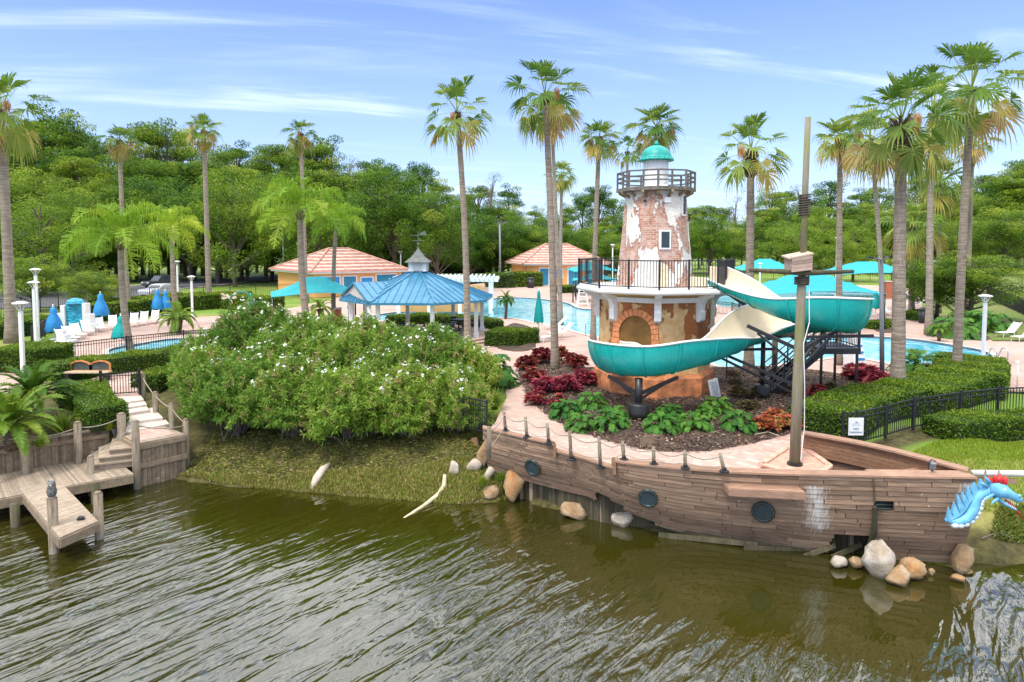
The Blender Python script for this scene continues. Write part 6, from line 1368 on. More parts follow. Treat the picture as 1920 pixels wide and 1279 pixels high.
rw=T('retaining_wall','grey timber retaining wall of upright boards behind the boardwalk','retaining wall',(fA.lerp(fB,.6).x,fA.lerp(fB,.6).y,ZB))
b=MB(); NW=84
for i in range(NW):
    k0=i/NW;k1=(i+.92)/NW; q=[fA.lerp(fB,k0)+Vector((0,.02,0)),fA.lerp(fB,k1)+Vector((0,.02,0)),fA.lerp(fB,k1)+Vector((0,.06,0)),fA.lerp(fB,k0)+Vector((0,.06,0))]; b.hexa([Vector((x.x,x.y,-2.2)) for x in q]+[Vector((x.x,x.y,-.30)) for x in q],t=rr.random())
b.build('wall_boards',K['greywood'],rw)
MB().beam(fA+Vector((0,.06,.93)),fB+Vector((0,.06,.93)),.24,.05,t=.7).build('cap_board',K['deckwood'],rw); MB().beam(fA+Vector((0,-.03,.70)),fB+Vector((0,-.03,.70)),.05,.14,t=.6).build('waler',K['greywood'],rw)
def post(label,u,v,vtop,z,r_=.12,grp='grey timber posts of the dock and steps',mat='post',depth=1.2):
    r_*=.8; a=P(u,v,z); tp=P(u,vtop,Y=a.y); t=T('timber_post',label,'post',(a.x,a.y,z),grp); MB().tube([(a.x,a.y,z-depth),(a.x,a.y,tp.z-.03)],r_,12).lathe((a.x,a.y,tp.z-.03),[(r_,0),(r_*.8,.03)],12).build('shaft',K[mat],t,True); MB().lathe((a.x,a.y,tp.z),[(r_*.82,0),(r_*.6,.02)],12).build('end_grain',K['greywood'],t,True); return Vector((a.x,a.y,tp.z))
pt=[post('post at the retaining wall nearest the left edge',49,888,808,ZB,.17,depth=1),post('second post along the retaining wall',148,868,791,ZB,.15),post('thick post at the back of the plank steps',229,822,775,-.55,.17),post('tall front post where steps meet the platform',257,905,789,-1.7,.15),post('short post with a dark cap at the foot of the plank steps',171,888,855,ZB,.12),post('post at the far right corner of the platform',350,850,786,-1.2,.13),post('post beside the stone steps, lower one',322,800,757,-.35,.11),post('post beside the stone steps, middle one',292,768,735,-.2,.13),post('post beside the gate, at the top of the stone steps',268,738,700,0,.13),post('short post on the left of the gate',178,738,710,0,.12)]
pe=[post('mooring pile at the jetty end carrying the owl decoy',102,1040,932,-1.95,.15,None,depth=2),post('mooring pile at the right corner of the jetty end',187,1013,923,-1.95,.14,None,depth=2)]
def ropething(label,pts,sag,name='guard_rope'):
    b=MB()
    for i in range(len(pts)-1): A,B_=pts[i],pts[i+1]; b.tube([A.lerp(B_,k/10)+Vector((0,0,-sag*math.sin(PI*k/10))) for k in range(11)],.018,6)
    o=b.build(name,K['rope'],None,True); tag(o,label,'rope'); return o
up_=Vector((0,0,-.15))
ropething('rope sagging between the retaining wall posts',[pt[0]+Vector((-2.2,0,-.25)),pt[0]+up_*1.3,pt[1]+up_*1.3,pt[2]+up_],.10); ropething('rope running down beside the plank steps',[pt[3]+up_,pt[4]+Vector((0,0,0))],.03); ropething('rope beside the stone steps and platform',[pt[8]+up_,pt[7]+up_,pt[6]+up_,pt[5]+up_],.06); ropething('rope across the front of the platform',[pt[3]+up_,pt[5]+up_*1.5],.10)
def owl(q,label,s_=1.0):
    t=T('owl_decoy',label,'owl decoy',q); MB().lathe(q,[(.05*s_,0),(.10*s_,.05*s_),(.12*s_,.16*s_),(.09*s_,.27*s_),(.10*s_,.31*s_),(.09*s_,.38*s_),(.03*s_,.42*s_)],12).build('body',simple('grey_mottled_plastic',(.16,.16,.15),.6,.6,30),t,True)
    for sg in(-1,1): MB().tube([q+Vector((sg*.06*s_,0,.38*s_)),q+Vector((sg*.08*s_,0,.46*s_))],[.025,.004],6).build('ear_tuft',K['grey'],t,True); MB().ball(q+Vector((sg*.035*s_,-.085*s_,.33*s_)),.02*s_,6,4).build('eye',K['cream'],t,True)
owl(pe[0],'grey owl decoy perched on the left jetty pile')
# jetty
je=T('jetty','small plank jetty jutting from the boardwalk over the water','jetty',(P(110,960,ZB).x,P(110,960,ZB).y,ZB))
a0,a1,b0,b1=P(36,916,ZB+.03),P(111,901,ZB+.03),P(112,1008,ZB+.03),P(184,977,ZB+.03); b=MB(); n=25
for i in range(n):
    k0=i/n;k1=(i+.94)/n; q=[a0.lerp(b0,k0),a0.lerp(b0,k1),a1.lerp(b1,k1),a1.lerp(b1,k0)]; b.hexa([x+Vector((0,0,-.045)) for x in q]+[x+Vector((0,0,rr.uniform(-.004,.004))) for x in q],t=.5+.5*rr.random())
b.build('deck_boards',K['deckwood'],je)
for A,B_ in ((a0,b0),(a1,b1),(b0,b1)): MB().beam(A+Vector((0,0,-.16)),B_+Vector((0,0,-.16)),.06,.22,t=.5).build('side_beam',K['greywood'],je)
q=P(152,974,ZB+.04); tag(MB().box((q.x,q.y,q.z+.03),(.16,.12,.05),rz=.3).tube([q+Vector((-.06,0,.05)),q+Vector((-.03,0,.09)),q+Vector((.03,0,.09)),q+Vector((.06,0,.05))],.01,5).build('mooring_cleat',K['black']),'small dark cleat on the jetty end','cleat')
# platform and plank steps
pl_=[P(258,832,-.45),P(347,814,-.45),P(300,796,-.45),P(222,812,-.45)]
pf_=T('timber_platform','square timber platform with boarded sides between stone steps and dock','platform',(pl_[0].x+.5,pl_[0].y+.4,-1.7))
c=sum(pl_,Vector())/4; 
MB().hexa([Vector((x.x,x.y,-.52)) for x in pl_]+[x for x in pl_],t=.6).build('deck_frame',K['deckwood'],pf_)
q=[c+(x-c)*.72+Vector((0,0,.012)) for x in pl_]; MB().hexa([x+Vector((0,0,-.03)) for x in q]+q).build('paver_inset',K['paver'],pf_)
for A,B_ in ((pl_[0],pl_[1]),(pl_[3],pl_[0]),(pl_[1],pl_[2])):
    b=MB(); n=11
    for i in range(n):
        x=A.lerp(B_,i/n);y=A.lerp(B_,(i+.92)/n); nn=(y-x).cross(Vector((0,0,1))).normalized()*.03; b.hexa([Vector((x.x,x.y,-2.1)),Vector((y.x,y.y,-2.1)),Vector((y.x,y.y,-2.1))-nn,Vector((x.x,x.y,-2.1))-nn,Vector((x.x,x.y,-.53)),Vector((y.x,y.y,-.53)),Vector((y.x,y.y,-.53))-nn,Vector((x.x,x.y,-.53))-nn],t=rr.random())
    b.build('side_boards',K['greywood'],pf_)
    nn=(B_-A).cross(Vector((0,0,1))).normalized()*.05
    for z in (-.12,-.75): MB().beam(A+nn+Vector((0,0,z)),B_+nn+Vector((0,0,z)),.05,.16,t=.7).build('rail_board',K['greywood'],pf_)
ps=T('plank_steps','three wide plank steps descending from the platform to the boardwalk','steps',(P(215,860,-1).x,P(215,860,-1).y,ZB))
for i,(z,pp) in enumerate(((-.98,[(166,872),(252,862),(240,832),(172,846)]),(-.80,[(186,858),(252,850),(236,822),(186,838)]),(-.62,[(205,843),(254,838),(240,812),(212,820)]))):
    q=[P(u,v,z) for u,v in pp]; b=MB(); b.hexa([Vector((x.x,x.y,ZB+.01*i)) for x in q]+[Vector((x.x,x.y,z-.05)) for x in q],t=.3); c=sum(q,Vector())/4
    for j in range(3): k0=j/3;k1=(j+.93)/3; r_4=[q[0].lerp(q[3],k0),q[1].lerp(q[2],k0),q[1].lerp(q[2],k1),q[0].lerp(q[3],k1)]; r_4=[x+(x-c)*.04 for x in r_4]; b.hexa([x+Vector((0,0,-.048)) for x in r_4]+r_4,t=.5+.4*rr.random())
    b.build('step',K['deckwood'],ps)
# stone steps
ss=T('stone_steps','pale stone steps rising from the timber platform to the black gate','steps',(P(250,770,-.2).x,P(250,770,-.2).y,-.4))
for i,(z,pp) in enumerate(((-.40,[(228,812),(318,794),(300,776),(214,790)]),(-.30,[(214,795),(306,783),(288,764),(205,776)]),(-.18,[(203,780),(280,768),(273,758),(200,768)]),(-.10,[(198,770),(276,758),(270,750),(195,759)]),(-.02,[(192,760),(270,749),(262,738),(187,745)]))):
    q=[P(u,v,z) for u,v in pp]; MB().hexa([Vector((x.x,x.y,z-.5)) for x in q]+q,t=.5).build('step',K['conc'],ss,bevel=.015)
# ---------------- fences ----------------
def fence(label,pts,h,sp=.12,cat='fence',name='picket_fence',th=.02,mat=None,post_every=2.4):
    t=T(name,label,cat,pts[len(pts)//2]); dense=[]
    for i in range(len(pts)-1):
        A,B_=Vector(pts[i]),Vector(pts[i+1]); n=max(1,round((B_-A).length/post_every)); dense+=[tuple(A.lerp(B_,k/n)) for k in range(n)]
    dense.append(tuple(pts[-1])); b=MB();bp=MB(); mat=mat or K['black']
    for i in range(len(dense)-1):
        A,B_=Vector(dense[i]),Vector(dense[i+1])
        for z in (.12,h-.16,h): b.beam(A+Vector((0,0,z)),B_+Vector((0,0,z)),.04,.045 if z==h else .03)
        n=max(1,int((B_-A).length/sp))
        for k in range(1,n): q=A.lerp(B_,k/n); bp.box((q.x,q.y,q.z+h/2+.03),(th,th,h-.1))
    b.build('rails',mat,t); bp.build('pickets',mat,t)
    for q in dense: MB().box((q[0],q[1],q[2]+h/2+.03),(.065,.065,h+.1)).build('post',mat,t)
    return t
f1=[P(1579,838,-.12),P(1605,836,-.1),P(1660,822,-.05),P(1712,806,0),P(1800,792,0),P(1870,783,0),P(1960,779,0),(24,24.8,0),(34,25,0)]
fence('black picket fence climbing right from the ship with the white sign',f1,1.02,.115)
b=MB(); t=T('warning_sign','white NO TRESPASSING sign hung on the black fence beside the mast','sign',(f1[1].x,f1[1].y,.4)); sc_=P(1605,800,Y=f1[1].y-.06)
MB().box((sc_.x,sc_.y,sc_.z),(.46,.015,.54)).build('board',K['white'],t,bevel=.004)
def text(s_,size,loc,mat,parent,name='lettering',rot=(PI/2,0,0),ext=.002):
    cu=bpy.data.curves.new('t','FONT'); cu.body=s_; cu.size=size; cu.align_x='CENTER'; cu.align_y='CENTER'; cu.extrude=ext; o=bpy.data.objects.new('t',cu); C.objects.link(o); bpy.context.view_layer.update(); me=bpy.data.meshes.new_from_object(o); bpy.data.objects.remove(o); me.materials.clear(); me.materials.append(mat); o=bpy.data.objects.new(name,me); C.objects.link(o); o.parent=parent; o.location=Vector(loc)-rootloc(parent); o.rotation_euler=rot; return o
K['signblue']=simple('sign_blue',(.02,.14,.36),.5,.02,bump=0); K['signgrey']=simple('sign_pale_blue',(.35,.45,.58),.5,.02,bump=0)
text('NO',.105,(sc_.x,sc_.y-.012,sc_.z-.07),K['signblue'],t); text('TRESPASSING',.068,(sc_.x,sc_.y-.012,sc_.z-.175),K['signblue'],t)
MB().lathe((sc_.x,sc_.y,sc_.z),[(0.03,.13),(.05,.16),(.02,.20)],5).build('emblem',K['signgrey'],t); b=MB()
for i,w_ in enumerate((.24,.26)): b.box((sc_.x,sc_.y-.01,sc_.z+.09-.04*i),(w_,.004,.012))
b.build('small_print_lines',K['signgrey'],t)
fence('black fence around the left terrace pool in front of the loungers',[P(132,683,0),P(238,668,0),P(345,655,0),P(430,648,0)],1.05,.13)
fence('long black fence between the car park and the left terrace',[P(-150,604,0),P(0,596,0),P(110,580,0),P(230,568,0),P(330,563,0),P(480,558,0),P(560,556,0)],1.5,.2,post_every=3)
fence('dark mesh fence between the terrace and the left hedge',[P(60,648,0),P(95,624,0),P(140,612,0)],1.1,.1)
fence('black fence running away to the right behind the lounge lawn',[P(1850,560,0),P(1920,592,0),P(1990,630,0)],1.4,.11)
fence('black fence piece between oleanders and ship stern',[P(868,806,-.3),P(913,818,-.3)],1.15,.1); fence('black fence with gate behind the slide near the pool',[P(1330,588,0),P(1372,592,0),P(1400,600,0)],1.1,.13)
fence('black pool fence in front of the peach blocks',[P(950,541,0),P(966,540,0)],2.2,.3)
fence('black fence under the far canopies beyond the pool',[P(1400,524,0),P(1500,524,0),P(1700,527,0)],1.2,.35,post_every=5)
# gate
g0_,g1_=P(190,743,0),P(262,740,0); gt=T('metal_gate','black metal gate standing closed at the top of the stone steps','gate',g0_.lerp(g1_,.5)); b=MB(); g0i=g0_.lerp(g1_,.06);g1i=g0_.lerp(g1_,.94)
for z in(.08,.78,.9): b.beam(g0i+Vector((0,0,z)),g1i+Vector((0,0,z+.04)),.03,.035)
for k in range(13): q=g0i.lerp(g1i,k/12); b.box((q.x,q.y,.5),(.02,.02,.86))
b.build('gate_leaf',K['black'],gt)
for q in(g0_,g1_): o=MB().box((q.x,q.y,.5),(.08,.08,1.06)).build('gate_post',K['black'],gt)
MB().box((g1i.x-.1,g1i.y-.03,.6),(.06,.05,.1)).build('latch',K['grey'],gt)
# book shaped bench
q=P(166,714,0); bn=T('book_back_bench','bench with an orange framed double arched dark back by the hedge','bench',(q.x,q.y,0)); K['orange']=simple('orange_wood_frame',(.55,.20,.05),.5,.15)
for sg in(-1,1):
    pts=[(0,.0),(.88,.0),(.88,.30),(.66,.42),(.40,.44),(.15,.38),(0,.28)]; pv=[Vector((q.x+sg*x,q.y+.2,.42+z)) for x,z in pts]; o=MB().add(pv+[p+Vector((0,.04,0)) for p in pv],[tuple(range(7)) if sg<0 else tuple(range(6,-1,-1)),tuple(range(13,6,-1))if sg<0 else tuple(range(7,14))]+[(i,(i+1)%7,7+(i+1)%7,7+i) for i in range(7)]).build('back_panel',simple('dark_slate_panel',(.05,.07,.06),.5,.3,8),bn)
    b=MB()
    for i in range(7): b.beam(pv[i]+Vector((0,-.03,0)),pv[(i+1)%7]+Vector((0,-.03,0)),.07,.06)
    b.build('panel_frame',K['orange'],o)
MB().box((q.x,q.y-.02,.40),(1.9,.42,.06)).build('seat',simple('tan_seat_board',(.55,.42,.28),.6),bn)
for sg in(-1,1): MB().box((q.x+sg*.82,q.y,.19),(.1,.4,.38)).build('leg',K['black'],bn)
# ---------------- lamps ----------------
def lamp(label,u,v,vt,r_=.07,z=0):
    a=P(u,v,z); tp=P(u,vt,Y=a.y); h=tp.z-z; t=T('garden_lamp',label,'lamp post',a,'white garden lamps'); MB().box((a.x,a.y,z+(h-.45)/2),(r_*2,r_*2,h-.45)).box((a.x,a.y,z+.1),(r_*3,r_*3,.2)).build('post',K['white'],t)
    for k in range(4): aa=k*PI/2+.6; MB().tube([(a.x,a.y,tp.z-.48),(a.x+.09*math.cos(aa),a.y+.09*math.sin(aa),tp.z-.34),(a.x+.24*math.cos(aa),a.y+.24*math.sin(aa),tp.z-.10)],.022,6).build('arm',K['white'],t,True)
    o=MB().lathe((a.x,a.y,tp.z-.12),[(.30,0),(.33,.02),(.30,.06),(.14,.11),(.03,.13)],20).build('lamp_shade',K['white'],t,True); MB().lathe((a.x,a.y,tp.z-.26),[(.07,0),(.09,.06),(.07,.14)],10).build('lamp_glass',K['cream'],o,True)
for a in (('white lamp nearest the camera at far left, in front of the round hedge',44,712,565),('white lamp at the left with the tallest post, by the dark fence',72,642,503),('white lamp standing just before the tallest left post',68,652,527),('white lamp between the two left feather palms and the seed tufted palm',361,596,517),('white lamp behind the pygmy palm of the left terrace',334,568,489),('white lamp on the right beside the loungers on the lawn edge',1843,676,552),('white lamp between the thin trunks behind the lagoon pool',1749,592,489),('white lamp above the changing room roof corner beside the cupola',752,545,471),('small white lamp left of the lighthouse tower',1148,545,458),('white lamp beyond the slide start, far side of the pool',1424,548,493),('white lamp left of the brick pillar by the far canopy',1567,530,445)): lamp(*a)
def pole(label,u,v,vt,arms,r_=.09):
    a=P(u,v,0); tp=P(u-1,vt,Y=a.y); t=T('light_pole',label,'light pole',a); MB().tube([a,tp],[r_,r_*.7],10).build('shaft',K['grey'],t,True)
    for k,(dx,dz) in enumerate(arms): o=MB().tube([tp,tp+Vector((dx*.6,-.05,dz*.6)),tp+Vector((dx,-.1,dz))],.035,8).build('arm',K['grey'],t,True); MB().box(tp+Vector((dx*1.12,-.1,dz)),(.45*min(1,abs(dx)),.2,.07),ry=-.15*np.sign(dx)).build('lamp_head',K['black'],o,bevel=.02)
pole('grey pole with two flood lamp arms between slide and thickest palm',1654,728,488,((-.48,.12),(.25,.15)),.10)
pole('grey pole with side arm rising behind the gazebo',938,540,420,((1.2,.3),(-.3,.3)),.16); pole('grey pole behind the large feather palm',532,540,425,((.7,.1),),.16); pole('dark thin pole at the foot of the wood above the peach block',995,520,412,((.5,.1),),.12)
# ---------------- umbrellas, loungers ----------------
def umbrella(label,u,v,vt,mat,w=1.0):
    a=P(u,v,0); tp=P(u,vt,Y=a.y); h=tp.z; t=T('folded_umbrella',label,'umbrella',a); n=16; L_=min(2.0,h*.75)
    prof=[(.03,h),(.10*w,h-.12),(.13*w,h-.35),(.12*w,h-.42),(.26*w,h-L_*.55),(.36*w,h-L_*.96),(.33*w,h-L_)]
    vs=[];
    for r_,z in prof:
        for k in range(n): an=2*PI*k/n; rr2=r_*(1+.5*(k%2)-.12*(1 if r_>.1*w else 0)-.08*math.sin(k*3)); vs.append((a.x+rr2*math.cos(an),a.y+rr2*math.sin(an),z+(.06*math.sin(k*2.1) if z<h-L_*.9 else 0)))
    MB().add(vs,[(i*n+k,(i+1)*n+k,(i+1)*n+(k+1)%n,i*n+(k+1)%n) for i in range(len(prof)-1) for k in range(n)]).build('canopy',mat,t,True)
    MB().tube([a,(a.x,a.y,h+.08)],.03,8).build('pole',K['white'],t,True); MB().ball((a.x,a.y,h+.1),.05,8,5).build('finial',K['white'],t,True); MB().lathe(a,[(.25,0),(.25,.06),(.06,.1)],16).build('base',K['white'],t)
umbrella('folded blue umbrella left of the blue waterfall wall',102,637,575,K['canvas_blue'],1.15); umbrella('folded blue umbrella right of the blue waterfall wall',190,606,550,K['canvas_blue'],1.25); umbrella('folded blue umbrella at the hedge, left of its pair',296,592,543,K['canvas_blue'],1.1); umbrella('folded blue umbrella at the hedge, right of its pair',311,591,545,K['canvas_blue'],1.1); umbrella('folded teal umbrella between loungers and feather palm trunk',228,648,592,K['canvas_teal'],1.2); umbrella('folded teal umbrella by the curved pool edge',1010,640,545,K['canvas_teal'],.7); umbrella('folded teal umbrella beyond the slide bend',1641,590,545,K['canvas_teal'],1.0)
lgp=T('sun_lounger','white sling lounger at the left end of the curved terrace row','sun lounger',(0,0,0),'white sling loungers')
def bld(mb,n,m_,p=lgp): return mb.build(n,m_,p)
for s_ in(-.3,.3): MB().beam((s_,-.9,.33),(s_,.35,.33),.04,.04).build('side_rail',K['white'],lgp); 
for s_ in(-.3,.3):
    for y in(-.7,.4): MB().tube([(s_,y-.08,0),(s_,y,.33)],.02,6).build('leg',K['white'],lgp)
b=MB()
for i in range(11): b.box((0,-.85+i*.115,.35),(.56,.10,.012))
b.build('seat_straps',K['chair'],lgp); b=MB()
for i in range(8): b.box((0,.42+i*.085,.39+i*.075),(.56,.10,.012),rx=.72)
b.build('back_straps',K['chair'],lgp)
for s_ in(-.3,.3): MB().beam((s_,.33,.34),(s_,1.1,1.0),.04,.04).build('back_rail',K['white'],lgp)
first=True
lgs=[(124,648,-2.2,'at the left end of the curved terrace row'),(135,641,-2.25,'second in the curved terrace row'),(148,635,-2.3,'third in the curved terrace row'),(165,628,-2.4,'fourth in the curved terrace row'),(188,622,-2.5,'left of the teal umbrella top'),(212,617,-2.6,'directly behind the teal umbrella'),(251,612,-2.7,'right of the feather palm trunk'),(269,609,-2.75,'second from the right end of the terrace row'),(289,606,-2.8,'at the right end of the terrace row'),
(1888,632,1.9,'on the lawn edge, nearer the white lamp'),(1918,640,1.9,'on the lawn edge, cut by the right side'),
(1712,576,.3,'behind the thickest palm, left one'),(1728,574,.2,'behind the thickest palm, right one'),(1745,570,.4,'left of the tall thin trunks'),(1768,568,.6,'between the thin trunks'),(1783,566,.6,'right of the thin trunks'),(1048,633,2.0,'on the pink deck near the tall palm, first'),(1030,640,2.2,'on the pink deck near the tall palm, second'),(1040,617,1.8,'at the pool edge by the white umbrella pole'),(1660,590,3,'left of the lamp pole on the far deck'),(1625,588,3,'on the deck just above the slide bend')]
rand_=random.Random(8)
for i,(u,v,rz,lb) in enumerate(lgs):
    q=P(u,v,0.0); lb='white sling lounger '+lb
    if i==0: lgp.scale=(.82,.9,.95); lgp.location=(q.x,q.y,0.005); lgp.rotation_euler=(0,0,rz+PI); lgp['label']=lb
    else: dup(lgp,(q.x,q.y,.005),rz+PI,lb)
# ---------------- other furniture ----------------
a=P(143,622,0); ww=T('waterfall_wall','white stepped wall with a blue waterfall panel among the loungers','water feature',a); K['fallblue']=simple('blue_painted_falls',(.04,.38,.62),.4,.75,3,bump=0,sc=(1,1,7))
for dx,h_ in ((-.75,1.85),(.75,2.0),(-1.05,1.3),(1.05,1.25),(-1.35,.75),(1.3,.6)): MB().box((a.x+dx,a.y,h_/2),(.31,.5,h_)).build('pillar',K['white'],ww,bevel=.03)
MB().box((a.x,a.y+.05,1.0),(1.2,.3,2.0)).lathe((a.x,a.y+.05,1.98),[(.58,0),(.5,.2),(.3,.32),(.1,.36)],14).build('falls_panel',K['fallblue'],ww)
a=P(125,678,0); o=T('white_pedestal','white stepped pedestal at the left end of the terrace fence','pedestal',a); MB().box((a.x,a.y,.5),(.6,.6,1.0)).build('body',K['white'],o,bevel=.02); MB().box((a.x,a.y,1.05),(.75,.75,.12)).box((a.x-.1,a.y,1.25),(.45,.5,.3)).box((a.x-.15,a.y,1.5),(.25,.3,.25)).build('stepped_cap',K['white'],o,bevel=.02)
a=P(1612,694,0); o=T('kids_slide','small white play slide with blue steps behind the black landing','play slide',a); MB().hexa([(a.x-.3,a.y-.2,0),(a.x+.3,a.y-.2,0),(a.x+.3,a.y+1.1,0),(a.x-.3,a.y+1.1,0),(a.x-.15,a.y+.5,1.5),(a.x+.3,a.y+.5,1.5),(a.x+.3,a.y+1.1,1.5),(a.x-.15,a.y+1.1,1.5)]).build('body',K['white'],o,bevel=.04); b=MB()
for i in range(4): b.box((a.x+.05,a.y-.14+.14*i+.02,.25+.3*i),(.34,.14,.07))
b.build('steps',K['canvas_blue'],o)
a=P(1339,748,.15); o=T('leaning_board','white panel leaning against the right corner of the orange plinth','panel',a); MB().box((a.x,a.y,.55),(.42,.05,.72),rz=.35,ry=-.18,rx=-.12).build('sheet',simple('grey_white_board',(.60,.62,.62),.5,.1),o); MB().box((a.x,a.y-.035,.55),(.28,.02,.56),rz=.35,ry=-.18,rx=-.12).build('faded_print',simple('pale_grey_print',(.48,.51,.52),.5,.3,12),o)
def bin_(label,u,v,h_,r_): a=P(u,v,0); o=T('litter_bin',label,'bin',a); MB().lathe(a,[(r_*.85,0),(r_,.1),(r_,h_)],16).build('drum',K['rubber'],o,True); MB().lathe((a.x,a.y,h_),[(r_*1.1,0),(r_*1.1,.08),(r_*.5,.2)],16).build('lid',K['rubber'],o,True)
bin_('black litter bin beside the square hedge of the peach block',995,540,1.3,.5); bin_('black litter bin left of the tall trunks behind the lagoon pool',1730,606,1.0,.3)
def brick(label,u,v,h_,w_): a=P(u,v,0); o=T('brick_pillar',label,'pillar',a); MB().box((a.x,a.y,h_/2),(w_,w_,h_)).build('shaft',simple('orange_red_brick',(.42,.13,.06),.85,.4,14,bump=.5),o); MB().box((a.x,a.y,h_+.05),(w_*1.15,w_*1.15,.1)).build('cap',K['conc'],o)
brick('red brick pillar by the far canopy left of the thickest palm',1664,560,1.9,.75); brick('rough red pillar among the palms left of the gazebo porch',634,614,1.35,.42)
a=P(1092,574,0); o=T('lifeguard_chair','tall white lifeguard chair beside the pool under the deck edge','lifeguard chair',a)
for sx in(-.45,.45):
    for sy in(-.5,.5): MB().beam((a.x+sx*1.2,a.y+sy,0),(a.x+sx*.7,a.y+sy*.6,1.6),.08,.08).build('leg',K['white'],o)
MB().box((a.x,a.y,1.6),(.8,.8,.08)).build('seat',K['white'],o); MB().box((a.x,a.y+.36,2.0),(.8,.06,.8)).build('backrest',K['white'],o); b=MB()
for i in range(4): b.box((a.x,a.y-.45+.02*i,.3+.35*i),(.9,.05,.06))
b.build('rungs',K['white'],o)
K['steel']=simple('stainless_tube',(.55,.56,.57),.25,.05,metal=1,bump=0)
def prail(label,u,v,s_=1): 
    a=P(u,v,0); o=T('pool_handrail',label,'handrail',a)
    for dx in(0,.55): MB().tube([a+Vector((dx,-.0,0)),a+Vector((dx,0,.75*s_)),a+Vector((dx,.12,.88*s_)),a+Vector((dx+.02,.45,.86*s_)),a+Vector((dx+.05,.8,.3)),a+Vector((dx+.05,.95,-.3))],.028,8).build('rail',K['steel'],o,True)
prail('steel handrails into the pool left of the lighthouse',1098,629,1.1); prail('steel handrail at the right end of the lagoon pool',1868,688,1)
a=P(1907,728,0); o=T('foot_shower','thin white tap stand on the paving at the right edge','tap',a); MB().tube([a,a+Vector((0,0,1.1))],.025).build('pipe',K['white'],o,True); MB().box(a+Vector((-.05,0,1.1)),(.18,.08,.1)).build('tap_head',K['white'],o)
for lb,u,v,vt,r_ in (('thick mossy post behind the slide run, left of the mast',1452,700,600,.16),('thin dark post behind the slide run by the stout palm',1362,712,650,.04)): post(lb,u,v,vt,.1,r_,None,'mossy',.3)
# play features on the left
a=P(440,606,0); o=T('dragonfly_arch','green arched spray pipe with a cream dragonfly at its end','spray feature',a); K['gpipe']=simple('green_pipe',(.03,.20,.12),.4); n=12; Yd=a.y; s0=P(432,560,Y=Yd);s1=P(470,548,Y=Yd)
MB().tube([P(430,566,Y=Yd),P(434,556,Y=Yd),P(446,548,Y=Yd),P(458,547,Y=Yd),P(468,553,Y=Yd),P(470,572,Y=Yd),Vector((P(470,600,Y=Yd).x,Yd,0))],.09,8).build('arch_pipe',K['gpipe'],o,True)
c=P(430,558,Y=Yd); bo_=MB().tube([c+Vector((-.2,0,.25)),c,c+Vector((.25,0,-.45))],[.05,.10,.03],8).build('dragonfly_body',K['cream'],o,True)
for sg,dz in((-1,.25),(1,.3),(-1,-.05),(1,.0)): MB().add([c,c+Vector((sg*.5,-.1,dz+.15)),c+Vector((sg*.62,-.1,dz)),c+Vector((sg*.4,-.1,dz-.1))]+[c+Vector((0,.03,0)),c+Vector((sg*.5,-.07,dz+.15)),c+Vector((sg*.62,-.07,dz)),c+Vector((sg*.4,-.07,dz-.1))],[(0,1,2,3),(7,6,5,4),(0,4,5,1),(1,5,6,2),(2,6,7,3),(3,7,4,0)]).build('wing',K['cream'],bo_)
a=P(471,604,0); o=T('teal_hydrant','teal play hydrant with a pointed cap beside the green arch','spray feature',a); MB().lathe(a,[(.28,0),(.28,.1),(.2,.15),(.2,1.4),(.3,1.45),(.3,1.55),(.22,1.8),(.08,2.05),(.1,2.15),(.02,2.3)],14).build('body',K['teal'],o,True); 
for sg in(-1,1): MB().tube([a+Vector((sg*.15,0,1.1)),a+Vector((sg*.42,0,1.1))],.12,10).build('nozzle',K['white'],o,True)
